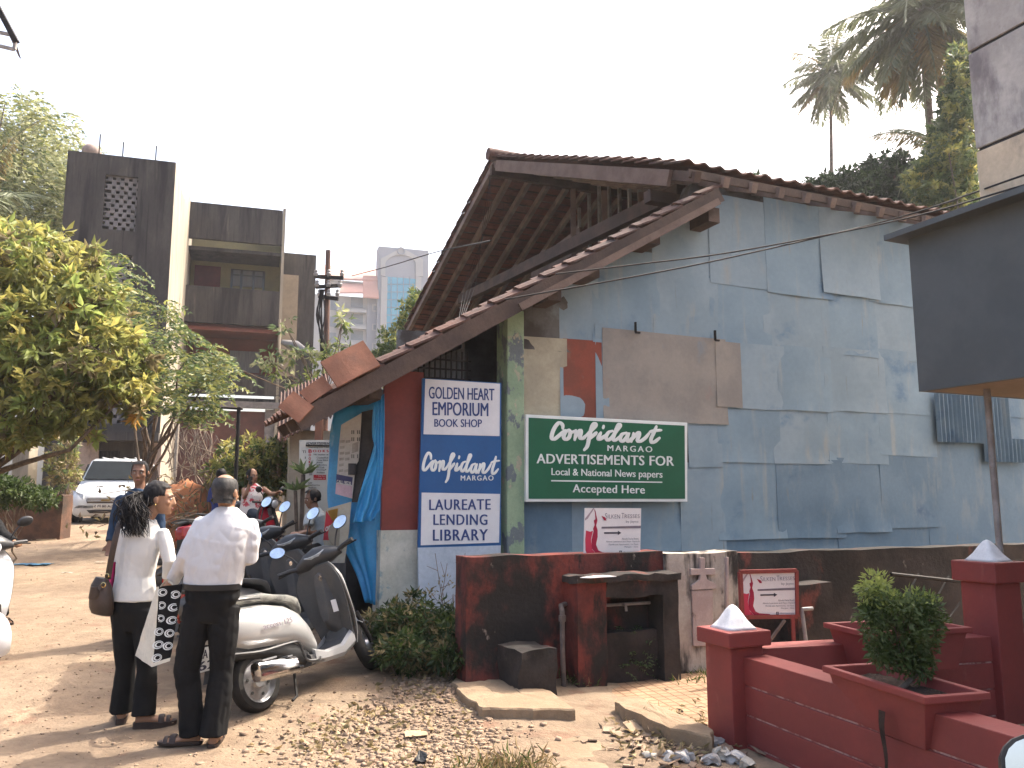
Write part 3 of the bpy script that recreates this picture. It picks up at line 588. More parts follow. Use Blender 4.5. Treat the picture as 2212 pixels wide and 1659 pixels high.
rel([(1565, 482), (1705, 476), (1700, 850), (1575, 850)], 'plinth_relief', .02)
rel([(1790, 260), (1805, 260), (1805, 700), (1790, 700)], 'pipe_relief', .03)
q = bu(1660, 1270, OB); wob(bu(1722, 1300, OB)[0], bu(1800, 1300, OB)[0], -OB, -.1, bu(1740, 1262, OB)[1], .24, 'side_pier', 'mouldy_black', BW, 8)
m = MB()
for a, b in (((1985, 1240), (1925, 1350)), ((2050, 1245), (1985, 1360)), ((2075, 1300), (2015, 1385))): m.tube([plane(*a, W0+N*(OW+.06), N), plane(*b, W0+N*(OW+.16), N)], .014, 6)
m.tube([plane(1925, 1240, W0+N*(OW+.1), N), plane(2090, 1258, W0+N*(OW+.1), N)], .02, 6)
tag(m.build('iron_rods', 'iron', smooth=True), 'rusty iron rods leaning on the dark boundary wall beside the tall red post', 'rods')
tag(MB().prism([plane(*z8(*p), V3((0, 0, zb+.022)), Z) for p in ((830, 400), (960, 384), (1070, 392), (900, 402))], Z*.006).build('paper_sheet', 'board_white'), 'flat white sheet lying on the ledge of the water niche', 'sheet')
# the two salon signs
sq = lambda a, b, c, d: (lambda x, y: ((a[0]*(1-x)+b[0]*x)*(1-y)+(d[0]*(1-x)+c[0]*x)*y, (a[1]*(1-x)+b[1]*x)*(1-y)+(d[1]*(1-x)+c[1]*x)*y))
salon(W(0, -OW-.02+.13, 0), N, sq((1264, 1097.5), (1385, 1098), (1383, 1199.5), (1261.5, 1201.5)), 'white frameless salon sign standing on top of the mouldy red wall', False)
S2 = salon(W(0, -OB-.25, 0), N, sq((1598.5, 1235.5), (1719.5, 1232.5), (1721, 1331.5), (1603, 1333)), 'white salon sign in a red frame on legs beside the front gate post', True)
P0 = W(0, -OB-.27, 0)
for a, b in ((1612, 1330), (1712, 1330)): p = plane(a, b, P0, N); MB().beam(p, V3((p.x, p.y, .03)), .03, .03).build('leg', 'gate_red', S2)
p, q = plane(1695, 1340, P0, N), plane(1655, 1395, P0, N); MB().beam(p, q, .025, .02).build('brace', 'pale_wood', S2)
p = plane(1733, 1316, P0, N); q = V3((p.x+.06, p.y+.05, .03)); tag(MB().tube([p+U*.12, p, p-Z*.05, q], .018, 8).build('water_pipe', 'pipe_grey', smooth=True), 'thin grey bent pipe standing right of the red framed salon sign', 'pipe')
# ---- red gate posts and low walls
GX = U; GY = -N
def post(nx, ny, wd, cw, zc, zt_, label, base=-.1):
    c = V3((nx, ny, 0))+(GX+GY)*wd/2; T = thing('gate_post', label, 'gate post', c, group='red gate posts with white caps')
    R = Matrix((GX, GY, Z)).transposed()
    MB().box(c+Z*(base+zc)/2, (wd, wd, zc-base), R).build('shaft', 'gate_red', T, bevel=.012); MB().box(c+Z*(zc+zt_)/2, (cw, cw, zt_-zc), R).build('cap', 'gate_red', T, bevel=.012)
    prof = [(.0, .155), (.13, .145), (.3, .118), (.6, .055), (.85, .018), (1, 0)]; rg = []
    for s, h in prof[::-1]:
        a = cw*.345*s+.004; rg.append([c+Z*(zt_+h)+GX*a*math.copysign(min(1, abs(math.cos(t))*1.35), math.cos(t))+GY*a*math.copysign(min(1, abs(math.sin(t))*1.35), math.sin(t)) for t in [2*math.pi*(k+.5)/16 for k in range(16)]])
    MB().loft(rg).build('white_finial', 'cap_white', T, smooth='all'); return c
p = gpt(1585.6, 1620); FPc = post(p.x, p.y, .27, .35, .635, .735, 'short red gate post with white pyramid cap beside the paved path')
q = at(2158, 1216, 6.05); zt_ = q.z; RPc = post(q.x-.02, q.y+.04, .28, .36, zt_-.15, zt_, 'tall red gate post with white pyramid cap at the far end of the low wall')
def low_wall(a, d, L, th, ztop, n, label, nrm):
    d = V3(d).normalized(); T = thing('low_wall', label, 'wall', a, group='red grooved low walls'); k = V3((-d.y, d.x, 0)); k = k if k.dot(nrm) > 0 else -k     # a = line of the visible face
    MB().pbox(a-k*.012-Z*.1, d*L, -k*(th-.024), Z*(ztop+.08)).build('groove_core', 'groove_pale', T)
    h = .185; z = ztop; m = MB(); i = 0
    while z > -.08:
        m.pbox(a+Z*(max(-.1, z-h+.012)), d*L, -k*th, Z*(h-.012 if z-h > -.1 else z+.1)); z -= h
    m.build('wall_body', 'gate_red', T, bevel=.006); return T
A1 = plane(*zr(360, 925), V3((0, 0, .57)), Z); A1.z = 0; B1 = plane(*zr(970, 1105), V3((0, 0, .57)), Z); B1.z = 0
low_wall(A1-(B1-A1).normalized()*.1, B1-A1, 5.0, .2, .57, 3, 'red low wall running from the front gate post towards the viewer, carrying the planted box', V3((-1, 0, 0)))
d2 = (RPc-FPc).normalized(); low_wall(FPc+d2*.14+N*.1, d2, (RPc-FPc).length-.28, .2, .61, 3, 'red low wall between the short and the tall gate posts', N)
low_wall(RPc+d2*.14+N*.05, d2, 2.5, .2, .61, 3, 'red low wall continuing right of the tall gate post', N)
def planter(c, d, L, Wd, H, zt_, label):
    c = V3((c.x, c.y, 0))
    d = V3(d).normalized(); k = V3((-d.y, d.x, 0)); T = thing('planter', label, 'planter', V3((c.x, c.y, zt_-H)), group='red trough planters'); m = MB()
    R = lambda a, b, z: [c+d*(a*sx)+k*(b*sy)+Z*z for sx, sy in ((-1, -1), (1, -1), (1, 1), (-1, 1))]
    l, w_ = L/2, Wd/2
    m.loft([R(l-.09, w_-.06, zt_-H), R(l-.03, w_-.025, zt_-.04), R(l, w_, zt_-.035), R(l, w_, zt_), R(l-.04, w_-.04, zt_), R(l-.06, w_-.06, zt_-.08)], cap=True)
    m.build('trough', 'gate_red', T, bevel=.006)
    s = MB(); s.grid(lambda a, b: c+d*((a-.5)*(L-.11))+k*((b-.5)*(Wd-.11))+Z*(zt_-.05+.012*noise.noise(V3((a*9, b*9, 1)))), 14, 8); s.build('soil', 'soil', T, smooth=True); return T
ra = plane(*zr(900, 985), V3((0, 0, .66)), Z); rb = plane(*zr(1590, 1200), V3((0, 0, .66)), Z); rc = plane(*zr(1955, 1150), V3((0, 0, .66)), Z)
P1c = (ra+rc)/2; planter(P1c, rb-ra, (rb-ra).length, (rc-rb).length*1.02, .27, .66, 'red trough planter holding the leafy bush on the near low wall')
ra2 = plane(*zr(870, 690), V3((0, 0, .74)), Z); rb2 = plane(*zr(1180, 765), V3((0, 0, .74)), Z)
w2 = (rb2-ra2).length; planter(ra2+(rb2-ra2)/2+d2*.42, d2, .84, w2*.9, .28, .74, 'red trough planter on the far low wall behind the bush')
tag(MB().grid(lambda a, b: rb.lerp(ra, .42)+V3((-.012, -.01, -.13-.3*b))+(ra-rb).normalized()*((a-.5)*(.05-.03*b)+.01*math.sin(b*6)), 4, 10).build('drip_stain', 'soil'), 'dark drip stain running down the near planter and wall', 'stain')

# ================================================================ building on the right
mat('dark_panel', (.085, .098, .103), (.07, .082, .087), ns=1.5, rough=.6, mottle=.05, dirt=[((0.0875, 0.0963, 0.098), 2, .55, .75, (1, 1, .5))])
mat('raw_concrete', (.49, .465, .43), (.375, .355, .33), ns=1.8, rough=.9, bump=.3, bs=20, mottle=.12, dirt=[((0.217, 0.197, 0.197), 2.4, .54, .7, (1, 1, .4)), ((0.63, 0.588, 0.543), 4, .6, .76, (1, 1, .4))])
mat('tan_plaster', (0.63, 0.522, 0.381), (0.501, 0.413, 0.304), ns=2, rough=.9, bump=.25, bs=30, dirt=[((0.369, 0.304, 0.24), 2.5, .56, .74, (1, 1, .4))])
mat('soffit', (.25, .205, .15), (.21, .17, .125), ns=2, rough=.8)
RB = thing('concrete_building', 'stained concrete building at the right edge with a long black fascia box', 'building', at(1985, 845, 7.0)*1)
fc = at(1985, 846, 7.0); zb_ = fc.z; ztp = plane(1976, 512, fc, U).z; Z0 = V3((fc.x, fc.y, 0))
MB().pbox(Z0+Z*zb_, N*7.5, U*.06, Z*(ztp-zb_)).pbox(Z0+Z*zb_+U*.06, U*3.2, N*.06, Z*(ztp-zb_)).build('fascia', 'dark_panel', RB)
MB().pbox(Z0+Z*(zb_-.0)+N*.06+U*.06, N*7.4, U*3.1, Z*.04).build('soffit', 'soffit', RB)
lp = Z0-N*.12-U*.16+Z*(ztp+.0); MB().pbox(lp, N*7.7, U*3.6, Z*.05).build('fascia_roof', 'dark_panel', RB)
ct = plane(2091, 119, fc+U*.55, U); cb = V3((ct.x, ct.y, 0)); g1 = ct.z; g2 = plane(2101, 332, fc+U*.55, U).z
for za, zb2, mt in ((ztp+.06, g2, 'tan_plaster'), (g2+.03, g1, 'raw_concrete'), (g1+.03, g1+2.5, 'raw_concrete')):
    MB().pbox(cb+Z*za, N*7, U*4, Z*(zb2-za)).build('wall', mt, RB, bevel=.01)
MB().pbox(cb+Z*(ztp+.06)+N*.02+U*.02, N*6.9, U*3.9, Z*(g1+2.3-ztp)).build('wall_core', 'dark_inside', RB)
MB().pbox(Z0+U*2.4+N*.3, N*7, U*.2, Z*zb_).build('porch_wall', 'tan_plaster', RB)
p = plane(2160, 1190, Z0+N*.35+U*.45, N); MB().tube([V3((p.x, p.y, 0)), V3((p.x, p.y, zb_))], .027, 10).build('porch_pole', 'pipe_grey', RB, smooth=True)
# ================================================================ vegetation
def leafmat(name, c1, c2, trans=.45, ns=1.2, rough=.55): return mat(name, c1, c2, ns=ns, lo=.4, hi=.6, rough=rough, trans=trans, mottle=.2, spec=.35)
leafmat('leaf_olive', (.27, .28, .085), (.2, .215, .07), .5, rough=.4); leafmat('leaf_yellow', (.42, .38, .11), (.34, .32, .09), .5, rough=.4); leafmat('leaf_orange', (.45, .24, .03), (.36, .2, .03)); leafmat('leaf_tan', (.27, .22, .11), (.19, .16, .08))
leafmat('leaf_green', (.125, .17, .07), (.09, .13, .055)); leafmat('leaf_dark', (.028, .048, .018), (.018, .034, .014), .3); leafmat('leaf_mid', (.05, .085, .026), (.032, .058, .02), .35)
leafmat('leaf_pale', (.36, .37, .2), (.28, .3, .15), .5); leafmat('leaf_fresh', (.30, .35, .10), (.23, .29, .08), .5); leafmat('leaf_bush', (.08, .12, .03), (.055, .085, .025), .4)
leafmat('frond', (.19, .215, .125), (.14, .165, .09), .35); leafmat('frond_dry', (.28, .22, .09), (.2, .16, .07), .4)
leafmat('grass', (.10, .15, .03), (.07, .11, .025), .4); leafmat('grass_dry', (.40, .31, .16), (.28, .2, .1), .3)
mat('bark', (.16, .125, .10), (.09, .07, .055), ns=6, rough=.95, bump=.8, bs=25); mat('bark_pale', (.33, .29, .24), (.22, .19, .16), ns=5, rough=.95, bump=.6, bs=18, dirt=[((.1, .08, .06), 4, .56, .72, (1, 1, .4))])
mat('twig', (.2, .15, .11), (.12, .09, .065), rough=.9)
def inell(n, E):
    """points in image-space ellipses put at real distances: rows (px, py, rx, ry, Y, dY, weight)"""
    E = np.array(E, float); wt = E[:, 6] if E.shape[1] > 6 else E[:, 2]*E[:, 3]; k = rng.choice(len(E), n, p=wt/wt.sum()); e = E[k]
    d = unit(rng.normal(size=(n, 3)))*rng.random((n, 1))**.42
    px = e[:, 0]+d[:, 0]*e[:, 2]; py = e[:, 1]+d[:, 1]*e[:, 3]; Y = e[:, 4]+d[:, 2]*e[:, 5]
    P = np.array([at(a, b, c)[:] for a, b, c in zip(px, py, Y)]); Cc = np.array([at(*q[[0, 1, 4]])[:] for q in e])
    return P, unit(P-Cc+rng.normal(size=P.shape)*.05)
def whorls(P, D, per, L, spread=1.0, droop=.25, fold=.25, bend=.25):
    n = len(P); pos = np.repeat(P, per, 0); d = np.repeat(D, per, 0); r = unit(rng.normal(size=pos.shape)); dd = d*.55+r*spread; dd[:, 2] -= droop
    l = L*(.6+.7*rng.random(len(pos))); return leaves(pos+r*.02, dd, l, l*.36, fold, bend)
def fronds(P, D, nl, Lr, Ll, droop=.6, wd=.33):
    """pinnate leaves: a drooping stalk with paired leaflets"""
    n = len(P); t = np.linspace(.12, 1, nl); pos = []; dr = []
    D = unit(D*np.array([1, 1, .6])); side = unit(np.cross(D, np.array([0, 0, 1.])+rng.normal(size=D.shape)*.25)); Ls = Lr*(.7+.6*rng.random((n, 1)))
    for tt in t:
        p = P+D*Ls*tt; p[:, 2] -= (droop*Ls[:, 0]*tt*tt)
        for s in (-1, 1):
            pos.append(p); q = side*s+D*.45; q[:, 2] -= .45; dr.append(q+rng.normal(size=q.shape)*.15)
    pos = np.concatenate(pos); dr = np.concatenate(dr); return leaves(pos, dr, Ll*(.7+.5*rng.random(len(pos))), Ll*wd, .15, .3)
def pick(n, k, w): return np.repeat(rng.choice(len(w), n, p=np.array(w)/sum(w)), k)
def crown(tree, vf, mats, weights, per, name='crown'):
    v, f = vf; n = len(f)//(2*per); mi = pick(n, per, weights); mi = np.concatenate([np.repeat(mi, 2), np.zeros(len(f)-2*len(mi), int)]) if per else None
    return rawmesh(name, v, f, mats, tree, mi=mi)
def limbs(tree, base, r0, tips, mt='bark', name='trunk', wob_=.15, fork=.45):
    m = MB(); base = V3(base); tips = [V3(t) for t in tips]; c = sum(tips, V3((0, 0, 0)))/len(tips); fk = base.lerp(c, fork)+V3((.1, 0, .0))
    pts = [base.lerp(fk, i/5)+V3((noise.noise(V3((i*.7, base.x, 1))), noise.noise(V3((i*.7, base.y, 4))), 0))*wob_*(i > 0) for i in range(6)]
    m.tube(pts, [r0*(1.25-.12*i if i == 0 else 1.05-.07*i) for i in range(6)], 9)
    for t in tips:
        q = pts[3+rng.integers(0, 3)]; L_ = (t-q).length
        mid = q.lerp(t, .5)+V3(rng.normal(size=3))*L_*.1+V3((0, 0, L_*.08)); m.tube([q, q.lerp(mid, .55)+V3(rng.normal(size=3))*.03*L_, mid, mid.lerp(t, .6), t], [r0*.5, r0*.38, r0*.27, r0*.18, .008+r0*.06], 6)
    return m.build(name, mt, tree, smooth=True)
# near tree with long leaves, left edge
E1 = [(40, 555, 130, 90, 12.8, 1.2), (-60, 680, 170, 190, 12.6, 1.6), (150, 640, 130, 90, 12.4, 1.2), (110, 740, 190, 130, 12.2, 1.4), (220, 790, 115, 85, 12.2, 1.0), (60, 850, 150, 95, 12.0, 1.1), (250, 850, 75, 50, 12.2, .7), (-120, 880, 150, 110, 12.2, 1.4),
      (295, 815, 42, 45, 12.2, .6), (150, 905, 75, 38, 11.9, .7), (35, 930, 62, 36, 11.8, .7), (300, 880, 30, 22, 12.2, .4), (185, 935, 40, 16, 12, .4), (20, 950, 70, 26, 11.9, .8), (-60, 960, 70, 50, 12, .8), (180, 565, 60, 40, 12.6, .8)]
b = V3((at(-150, 1050, 12.9).x, 12.9, gz(-8, 12.9)))
T = thing('leafy_tree', 'sunlit yellow green tree with long leaves at the left, nearest the viewer', 'tree', b)
P, D = inell(1400, E1); crown(T, whorls(P, D, 14, .18, .8, .28), ['leaf_olive', 'leaf_yellow', 'leaf_tan', 'leaf_orange', 'leaf_fresh'], [.44, .24, .1, .006, .21], 14)
P, D = inell(26, [e[:2]+(e[2]*.8, e[3]*.8)+e[4:] for e in E1]); limbs(T, b-Z*.1, .11, P, 'bark')
# compound leaved tree in front of the dark building
E2 = [(215, 565, 62, 36, 17, 1.2), (240, 620, 60, 50, 17, 1.2), (290, 690, 75, 50, 16.8, 1.2), (330, 660, 50, 18, 16.6, .7), (355, 715, 45, 22, 16.4, .8), (330, 760, 55, 40, 16.6, 1), (410, 800, 75, 62, 16.2, 1.2), (455, 775, 44, 30, 16.2, .8), (470, 815, 32, 36, 16, .6), (400, 865, 52, 48, 16, .8), (430, 890, 30, 30, 16, .5), (395, 760, 40, 20, 16.3, .6)]
b = V3((at(300, 1000, 18).x, 18, gz(-8, 18))); T = thing('feather_leaf_tree', 'green tree with drooping compound leaves before the dark apartment block', 'tree', b)
P, D = inell(330, E2); D[:, 2] = np.abs(D[:, 2])*.6; crown(T, fronds(P, D, 8, .5, .13, .55, .42), ['leaf_green', 'leaf_bush', 'leaf_olive'], [.4, .15, .45], 1)
P, _ = inell(12, [e[:2]+(e[2]*.6, e[3]*.6)+e[4:] for e in E2]); limbs(T, b-Z*.1, .07, P, 'bark')
# tall feathery tree beyond
E3 = [(40, 260, 60, 60, 33, 2), (120, 300, 55, 50, 33, 2), (60, 350, 110, 70, 33, 3), (170, 350, 55, 40, 33, 2), (190, 390, 50, 25, 32.5, 1.5), (120, 430, 110, 80, 33, 3), (20, 440, 130, 110, 33, 3), (140, 500, 70, 60, 33, 2), (-80, 380, 120, 160, 33, 3), (15, 220, 30, 25, 33, 1.5), (80, 215, 25, 20, 33, 1), (100, 265, 40, 40, 33, 1)]
b = V3((at(-20, 1040, 34).x, 34, gz(-16, 34))); T = thing('tall_pale_tree', 'tall airy pale tree behind the dark block at upper left', 'tree', b)
P, D = inell(1500, E3); crown(T, fronds(P, D, 7, 1.1, .26, 1.1, .38), ['leaf_pale', 'leaf_olive', 'leaf_green'], [.6, .25, .15], 1)
P, _ = inell(16, [e[:2]+(e[2]*.7, e[3]*.7)+e[4:] for e in E3]); limbs(T, b, .28, P, 'bark', fork=.5)
# coconut palms
def palm(label, base, top, r0, nf, Lf, seed, dry=.12, group='coconut palms', lean_=0, updn=(-1.0, 1.25), nut=True):
    rr = np.random.default_rng(seed); base = V3(base); top = V3(top); T = thing('coconut_palm', label, 'palm tree', base, group=group)
    MB().tube([base.lerp(top, i/14)+V3((math.sin(i*.35)*.12*(top-base).length*.06, 0, 0))*(1-i/14) for i in range(15)], [r0*(1.5-.7*min(1, i/3) if i < 3 else .85-.02*i)*(1+.04*(i % 2)) for i in range(15)], 10).build('trunk', 'bark', T, smooth=True)
    pos = []; dr = []; LL = []; mi = []; stem = MB()
    for k in range(nf):
        a = 2.399*k+rr.uniform(-.3, .3); el = updn[1]+(updn[0]-updn[1])*(k/nf)**.9+rr.uniform(-.15, .15); d = V3((math.cos(a)*math.cos(el), math.sin(a)*math.cos(el), math.sin(el)))
        L = Lf*rr.uniform(.8, 1.1); S = 34; pts = []; p = top.copy(); dd = d.copy(); twist = rr.uniform(-.5, .5)
        for i in range(S+1):
            pts.append(p.copy()); p = p+dd*(L/S); dd = (dd+V3((0, 0, -.034-.028*i/S))*(1.0 if el > -.4 else .5)).normalized()
        stem.tube(pts[::3]+[pts[-1]], [.035*(1-i/13)+.006 for i in range(len(pts[::3])+1)], 5); isdry = rr.random() < dry*(1+1.5*(k > nf*.8))
        for i in range(3, S+1):
            t = i/S; dd = (pts[i]-pts[i-1]).normalized(); sd_ = dd.cross(Z); sd_ = sd_.normalized() if sd_.length > .05 else V3((math.sin(a), -math.cos(a), 0)); up = sd_.cross(dd)
            ll = Lf*.2*(math.sin(min(1, t*1.15+.12)*math.pi)**.55+.12)
            for s in (-1, 1):
                for h in (0, .5):
                    q = sd_*s*(math.cos(twist))+dd*.75+up*(.1+.25*s*math.sin(twist)); q = q.normalized()+V3((0, 0, -.55-.35*rr.random())); pos.append((pts[i]-dd*(L/S)*h)[:]); dr.append(q[:]); LL.append(ll*rr.uniform(.75, 1.1)); mi.append(1 if isdry else 0)
    stem.build('leaf_stalks', 'frond', T, smooth=True); LL = np.array(LL); v, f = leaves(np.array(pos), np.array(dr), LL, LL*.085+.014*Lf/4, .1, .12)
    rawmesh('fronds', v, f, ['frond', 'frond_dry'], T, mi=np.repeat(mi, 2))
    if nut:
        m = MB()
        for k in range(9): m.sphere(top+V3((math.cos(k*1.9)*.28, math.sin(k*1.9)*.28, -.3-.08*(k % 3))), (.13, .13, .16), 8, 6)
        m.build('coconuts', 'leaf_olive', T, smooth=True)
    return T
tp = at(1795, 160, 44); palm('slim coconut palm standing apart against the white sky, lower and farther of the two', V3((at(1780, 400, 44).x-.4, 44, .3)), tp, .16, 30, 4.3, 3, updn=(-1.15, 1.5))
tp = at(1990, 22, 27); palm('taller nearer coconut palm with its crown cut by the top edge beside the concrete building', V3((at(2004, 320, 27).x+.2, 27, .2)), tp, .2, 42, 4.9, 11, dry=.1, updn=(-1.3, 1.2))
tp = at(2050, 330, 23); palm('low palm fronds spreading out behind the dark trees at right', V3((tp.x+.4, 23.5, .2)), tp, .17, 18, 2.9, 21, dry=.05, nut=False, updn=(-.7, 1.1))
tp = at(-70, 470, 27); palm('palm at the left edge with fronds drooping below the tall pale tree', V3((tp.x-.4, 27, 1)), tp, .17, 20, 4.6, 5, dry=.15)
def bushy(name, label, cat, base, E, n, per, L, mats, wts, r0, group=None, mt='bark', droop=.2, tips=14):
    T = thing(name, label, cat, base, group=group); P, D = inell(n, E); crown(T, whorls(P, D, per, L, .9, droop), mats, wts, per)
    P, _ = inell(tips, [tuple(e[:2])+(e[2]*.7, e[3]*.7)+tuple(e[4:]) for e in E]); limbs(T, base, r0, P, mt); return T
g0 = lambda px, Y: V3((at(px, 1000, Y).x, Y, gz(at(px, 1000, Y).x, Y)-.05))
bushy('dark_tree', 'dark dense round headed tree behind the shed roof under the slim palm', 'tree', g0(1860, 25), [(1850, 420, 115, 62, 25, 3), (1790, 440, 70, 60, 25, 2), (1760, 410, 32, 24, 25, 1), (1930, 385, 75, 60, 25, 2), (1950, 440, 80, 70, 25, 2.5)], 1700, 12, .2, ['leaf_dark', 'leaf_mid'], [.75, .25], .3)
bushy('tall_hedge_tree', 'tall sunlit green tree squeezed against the concrete building', 'tree', g0(2060, 21)+V3((1.1, 0, 0)), [(2075, 150, 32, 60, 21, .8), (2070, 240, 45, 80, 21, 1), (2055, 330, 62, 80, 21, 1.5), (2030, 400, 80, 70, 21, 1.6), (2070, 440, 60, 70, 21, 1.5)], 1500, 12, .16, ['leaf_green', 'leaf_olive', 'leaf_mid', 'leaf_yellow'], [.35, .3, .3, .05], .1, tips=6)
bushy('small_tree', 'small tree top showing just above the front roof tiles', 'tree', g0(1635, 30), [(1635, 392, 32, 20, 30, 1.2), (1620, 430, 40, 40, 30, 1.5)], 120, 12, .2, ['leaf_mid', 'leaf_green'], [.6, .4], .15)
bushy('roof_side_bush', 'sunlit bush rising behind the lean to roof before the far hotel', 'tree', g0(850, 24), [(860, 740, 46, 42, 24, 1.5), (880, 680, 26, 40, 24, 1), (835, 770, 30, 30, 24, 1), (900, 650, 20, 30, 24, .8), (820, 800, 40, 40, 24, 1)], 420, 10, .15, ['leaf_bush', 'leaf_olive', 'leaf_green'], [.4, .3, .3], .1)
bushy('yellow_bush', 'yellowish bush in front of the dark shop shutter behind the scooters', 'bush', g0(545, 16.5), [(545, 1000, 95, 60, 16.5, .9), (500, 1030, 60, 40, 16.3, .7), (590, 985, 45, 40, 16.5, .7), (560, 1050, 80, 40, 16.3, .7)], 520, 10, .13, ['leaf_olive', 'leaf_yellow', 'leaf_bush', 'leaf_tan'], [.4, .2, .3, .1], .05)
bushy('thin_shrub', 'thin straw coloured shrub between the gate pillar and the white van', 'bush', g0(135, 19), [(135, 1010, 42, 52, 19, .6), (150, 960, 30, 35, 19, .4)], 150, 9, .12, ['leaf_tan', 'leaf_olive', 'leaf_green'], [.45, .35, .2], .03, mt='twig')
bushy('low_shrub', 'dark green low shrub at the left edge above the stone bed', 'bush', g0(40, 13.2), [(40, 1065, 55, 28, 13.2, .6), (85, 1075, 40, 22, 13, .5), (0, 1060, 50, 35, 13.2, .5)], 260, 9, .1, ['leaf_mid', 'leaf_bush', 'leaf_green'], [.45, .35, .2], .02, mt='twig')
# roadside weeds below the sign board, one plant after another
mats_w = ['leaf_mid', 'leaf_bush', 'leaf_tan', 'leaf_dark']
WEED = [(845, 1370, 50, 60, 7.75, .3, 'dark weed against the blue tarp foot'), (905, 1360, 62, 70, 7.8, .35, 'broad dark weed below the white peeling wall'), (960, 1385, 62, 55, 7.6, .35, 'tangled weed under the bare foot of the sign board'), (880, 1415, 60, 38, 7.3, .3, 'low weed nearest the scooter front wheel'), (1010, 1370, 45, 50, 7.5, .25, 'weed touching the left end of the red wall'), (985, 1425, 52, 30, 7.2, .2, 'dusty low weed behind the concrete slab')]
for (px, py, rx, ry, Y, dy, lb) in WEED:
    b = V3((at(px, 1400, Y).x, Y, gz(at(px, 1400, Y).x, Y)-.02)); T = thing('weed', lb, 'weed', b, group='weeds below the sign board'); P, D = inell(170, [(px, py-6, rx*1.15, ry*1.15, Y, dy*1.2)])
    crown(T, whorls(P, D, 9, .07, .9, .3), mats_w, [.36, .3, .24, .1], 9, 'foliage'); m = MB()
    for p in P[:26]: p = V3(p); q = b+(p-b)*.0+V3(((p-b).x*.35, (p-b).y*.35, 0)); m.tube([q, q.lerp(p, .5)+V3(rng.normal(size=3))*.04, p], [.006, .005, .003], 4)
    m.build('stems', 'twig', T)
b = gpt(1040, 1432, .06); T = thing('broad_leaf_plant', 'sunlit broad leaved plant at the corner of the concrete slab', 'plant', b); P, D = inell(9, [(1040, 1385, 26, 26, b.y, .12)])
crown(T, whorls(P, D, 8, .13, .9, .35), ['leaf_fresh', 'leaf_green', 'leaf_yellow'], [.5, .4, .1], 8, 'foliage'); m = MB()
for p in P: p = V3(p); m.tube([b, b.lerp(p, .6)+V3((0, 0, .04)), p], [.007, .006, .003], 5)
m.build('stems', 'twig', T)
T = thing('dry_weed', 'dry leafless weed stalks standing before the white foot of the sign board', 'weed', gpt(965, 1360, .15)); m = MB(); b = V3((at(965, 1340, 7.95).x, 7.95, .15))
for k in range(7):
    q = at(940+k*13, 1195+22*((k*3) % 5), 7.9); md = b.lerp(q, .5)+V3(rng.normal(size=3))*.05; m.tube([b, md, q], [.005, .004, .0025], 4)
    for j in range(3): s = md.lerp(q, j/3); m.tube([s, s+V3((rng.uniform(-.12, .12), 0, rng.uniform(.04, .15)))], [.003, .002], 4)
m.build('stems', 'twig', T)
v, f = leaves(np.array([at(rng.uniform(925, 1010), rng.uniform(1240, 1330), 7.9)[:] for _ in range(60)]), rng.normal(size=(60, 3)), .04, .014); rawmesh('leaves', v, f, 'leaf_tan', T)
T = thing('niche_fern', 'dark ferny plants growing out of the water niche', 'plant', W(bu(1370, 1400, OB)[0], -OB, .05)); q0 = (gpt(1370, 1480, 0)).y
P, D = inell(150, [(1355, 1400, 55, 45, q0+.12, .1), (1345, 1450, 60, 30, q0+.05, .1), (1330, 1370, 28, 18, q0+.14, .06)]); crown(T, fronds(P, D, 5, .09, .035, .6, .5), ['leaf_mid', 'leaf_green'], [.6, .4], 1, 'foliage')
# bush in the planter
bc = V3((P1c.x, P1c.y, .6)); T = thing('potted_bush', 'bushy green lobed leaf plant with yellow green tips in the near red trough', 'bush', bc); Y0 = P1c.y
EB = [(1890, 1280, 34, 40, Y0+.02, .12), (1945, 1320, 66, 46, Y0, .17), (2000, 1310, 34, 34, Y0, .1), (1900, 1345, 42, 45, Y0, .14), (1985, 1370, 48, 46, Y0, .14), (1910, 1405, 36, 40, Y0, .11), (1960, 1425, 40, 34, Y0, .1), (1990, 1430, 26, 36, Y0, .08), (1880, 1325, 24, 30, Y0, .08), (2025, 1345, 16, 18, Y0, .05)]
P, D = inell(760, EB); h = (P[:, 2]-1.02)/.2; v, f = whorls(P, D, 9, .036, .8, .0, .1, .2); top_ = np.repeat(rng.random(len(P))*.6+h > .62, 18); rawmesh('foliage', v, f, ['leaf_bush', 'leaf_fresh', 'leaf_green'], T, mi=np.where(top_, 1, np.where(np.repeat(rng.random(len(P)) > .6, 18), 2, 0)))  # upper leaves get a lighter colour for the light on the top
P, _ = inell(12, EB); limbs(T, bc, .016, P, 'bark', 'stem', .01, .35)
# grass tufts and litter as uncountable cover
def scatter_leaves(name, pts, n, L, mats, w, up, kind='stuff', r=.5):
    pts = np.array(pts); k = rng.choice(len(pts), n); P = pts[k, :3]+rng.normal(size=(n, 3))*np.array([1, 1, 0])*pts[k, 3:4]*.5; P[:, 2] = [gh(a, b)+.01 for a, b in P[:, :2]]
    d = rng.normal(size=(n, 3)); d[:, 2] = np.abs(d[:, 2])*up; L = L*(.5+rng.random(n)); v, f = leaves(P, d, L, L*r, .2, .3); return rawmesh(name, v, f, mats, kind=kind, mi=np.repeat(rng.choice(len(w), n, p=np.array(w)/sum(w)), 2))
G3 = lambda px, py, r: (*gpt(px, py)[:2], 0, r)
scatter_leaves('grass_tufts', [G3(1225, 1480, .2), G3(1250, 1490, .15), G3(1500, 1462, .5), G3(1545, 1460, .5), G3(960, 1470, .25), G3(1090, 1665, .25)], 1100, .075, ['grass', 'grass_dry'], [.75, .25], 1.6, r=.09)
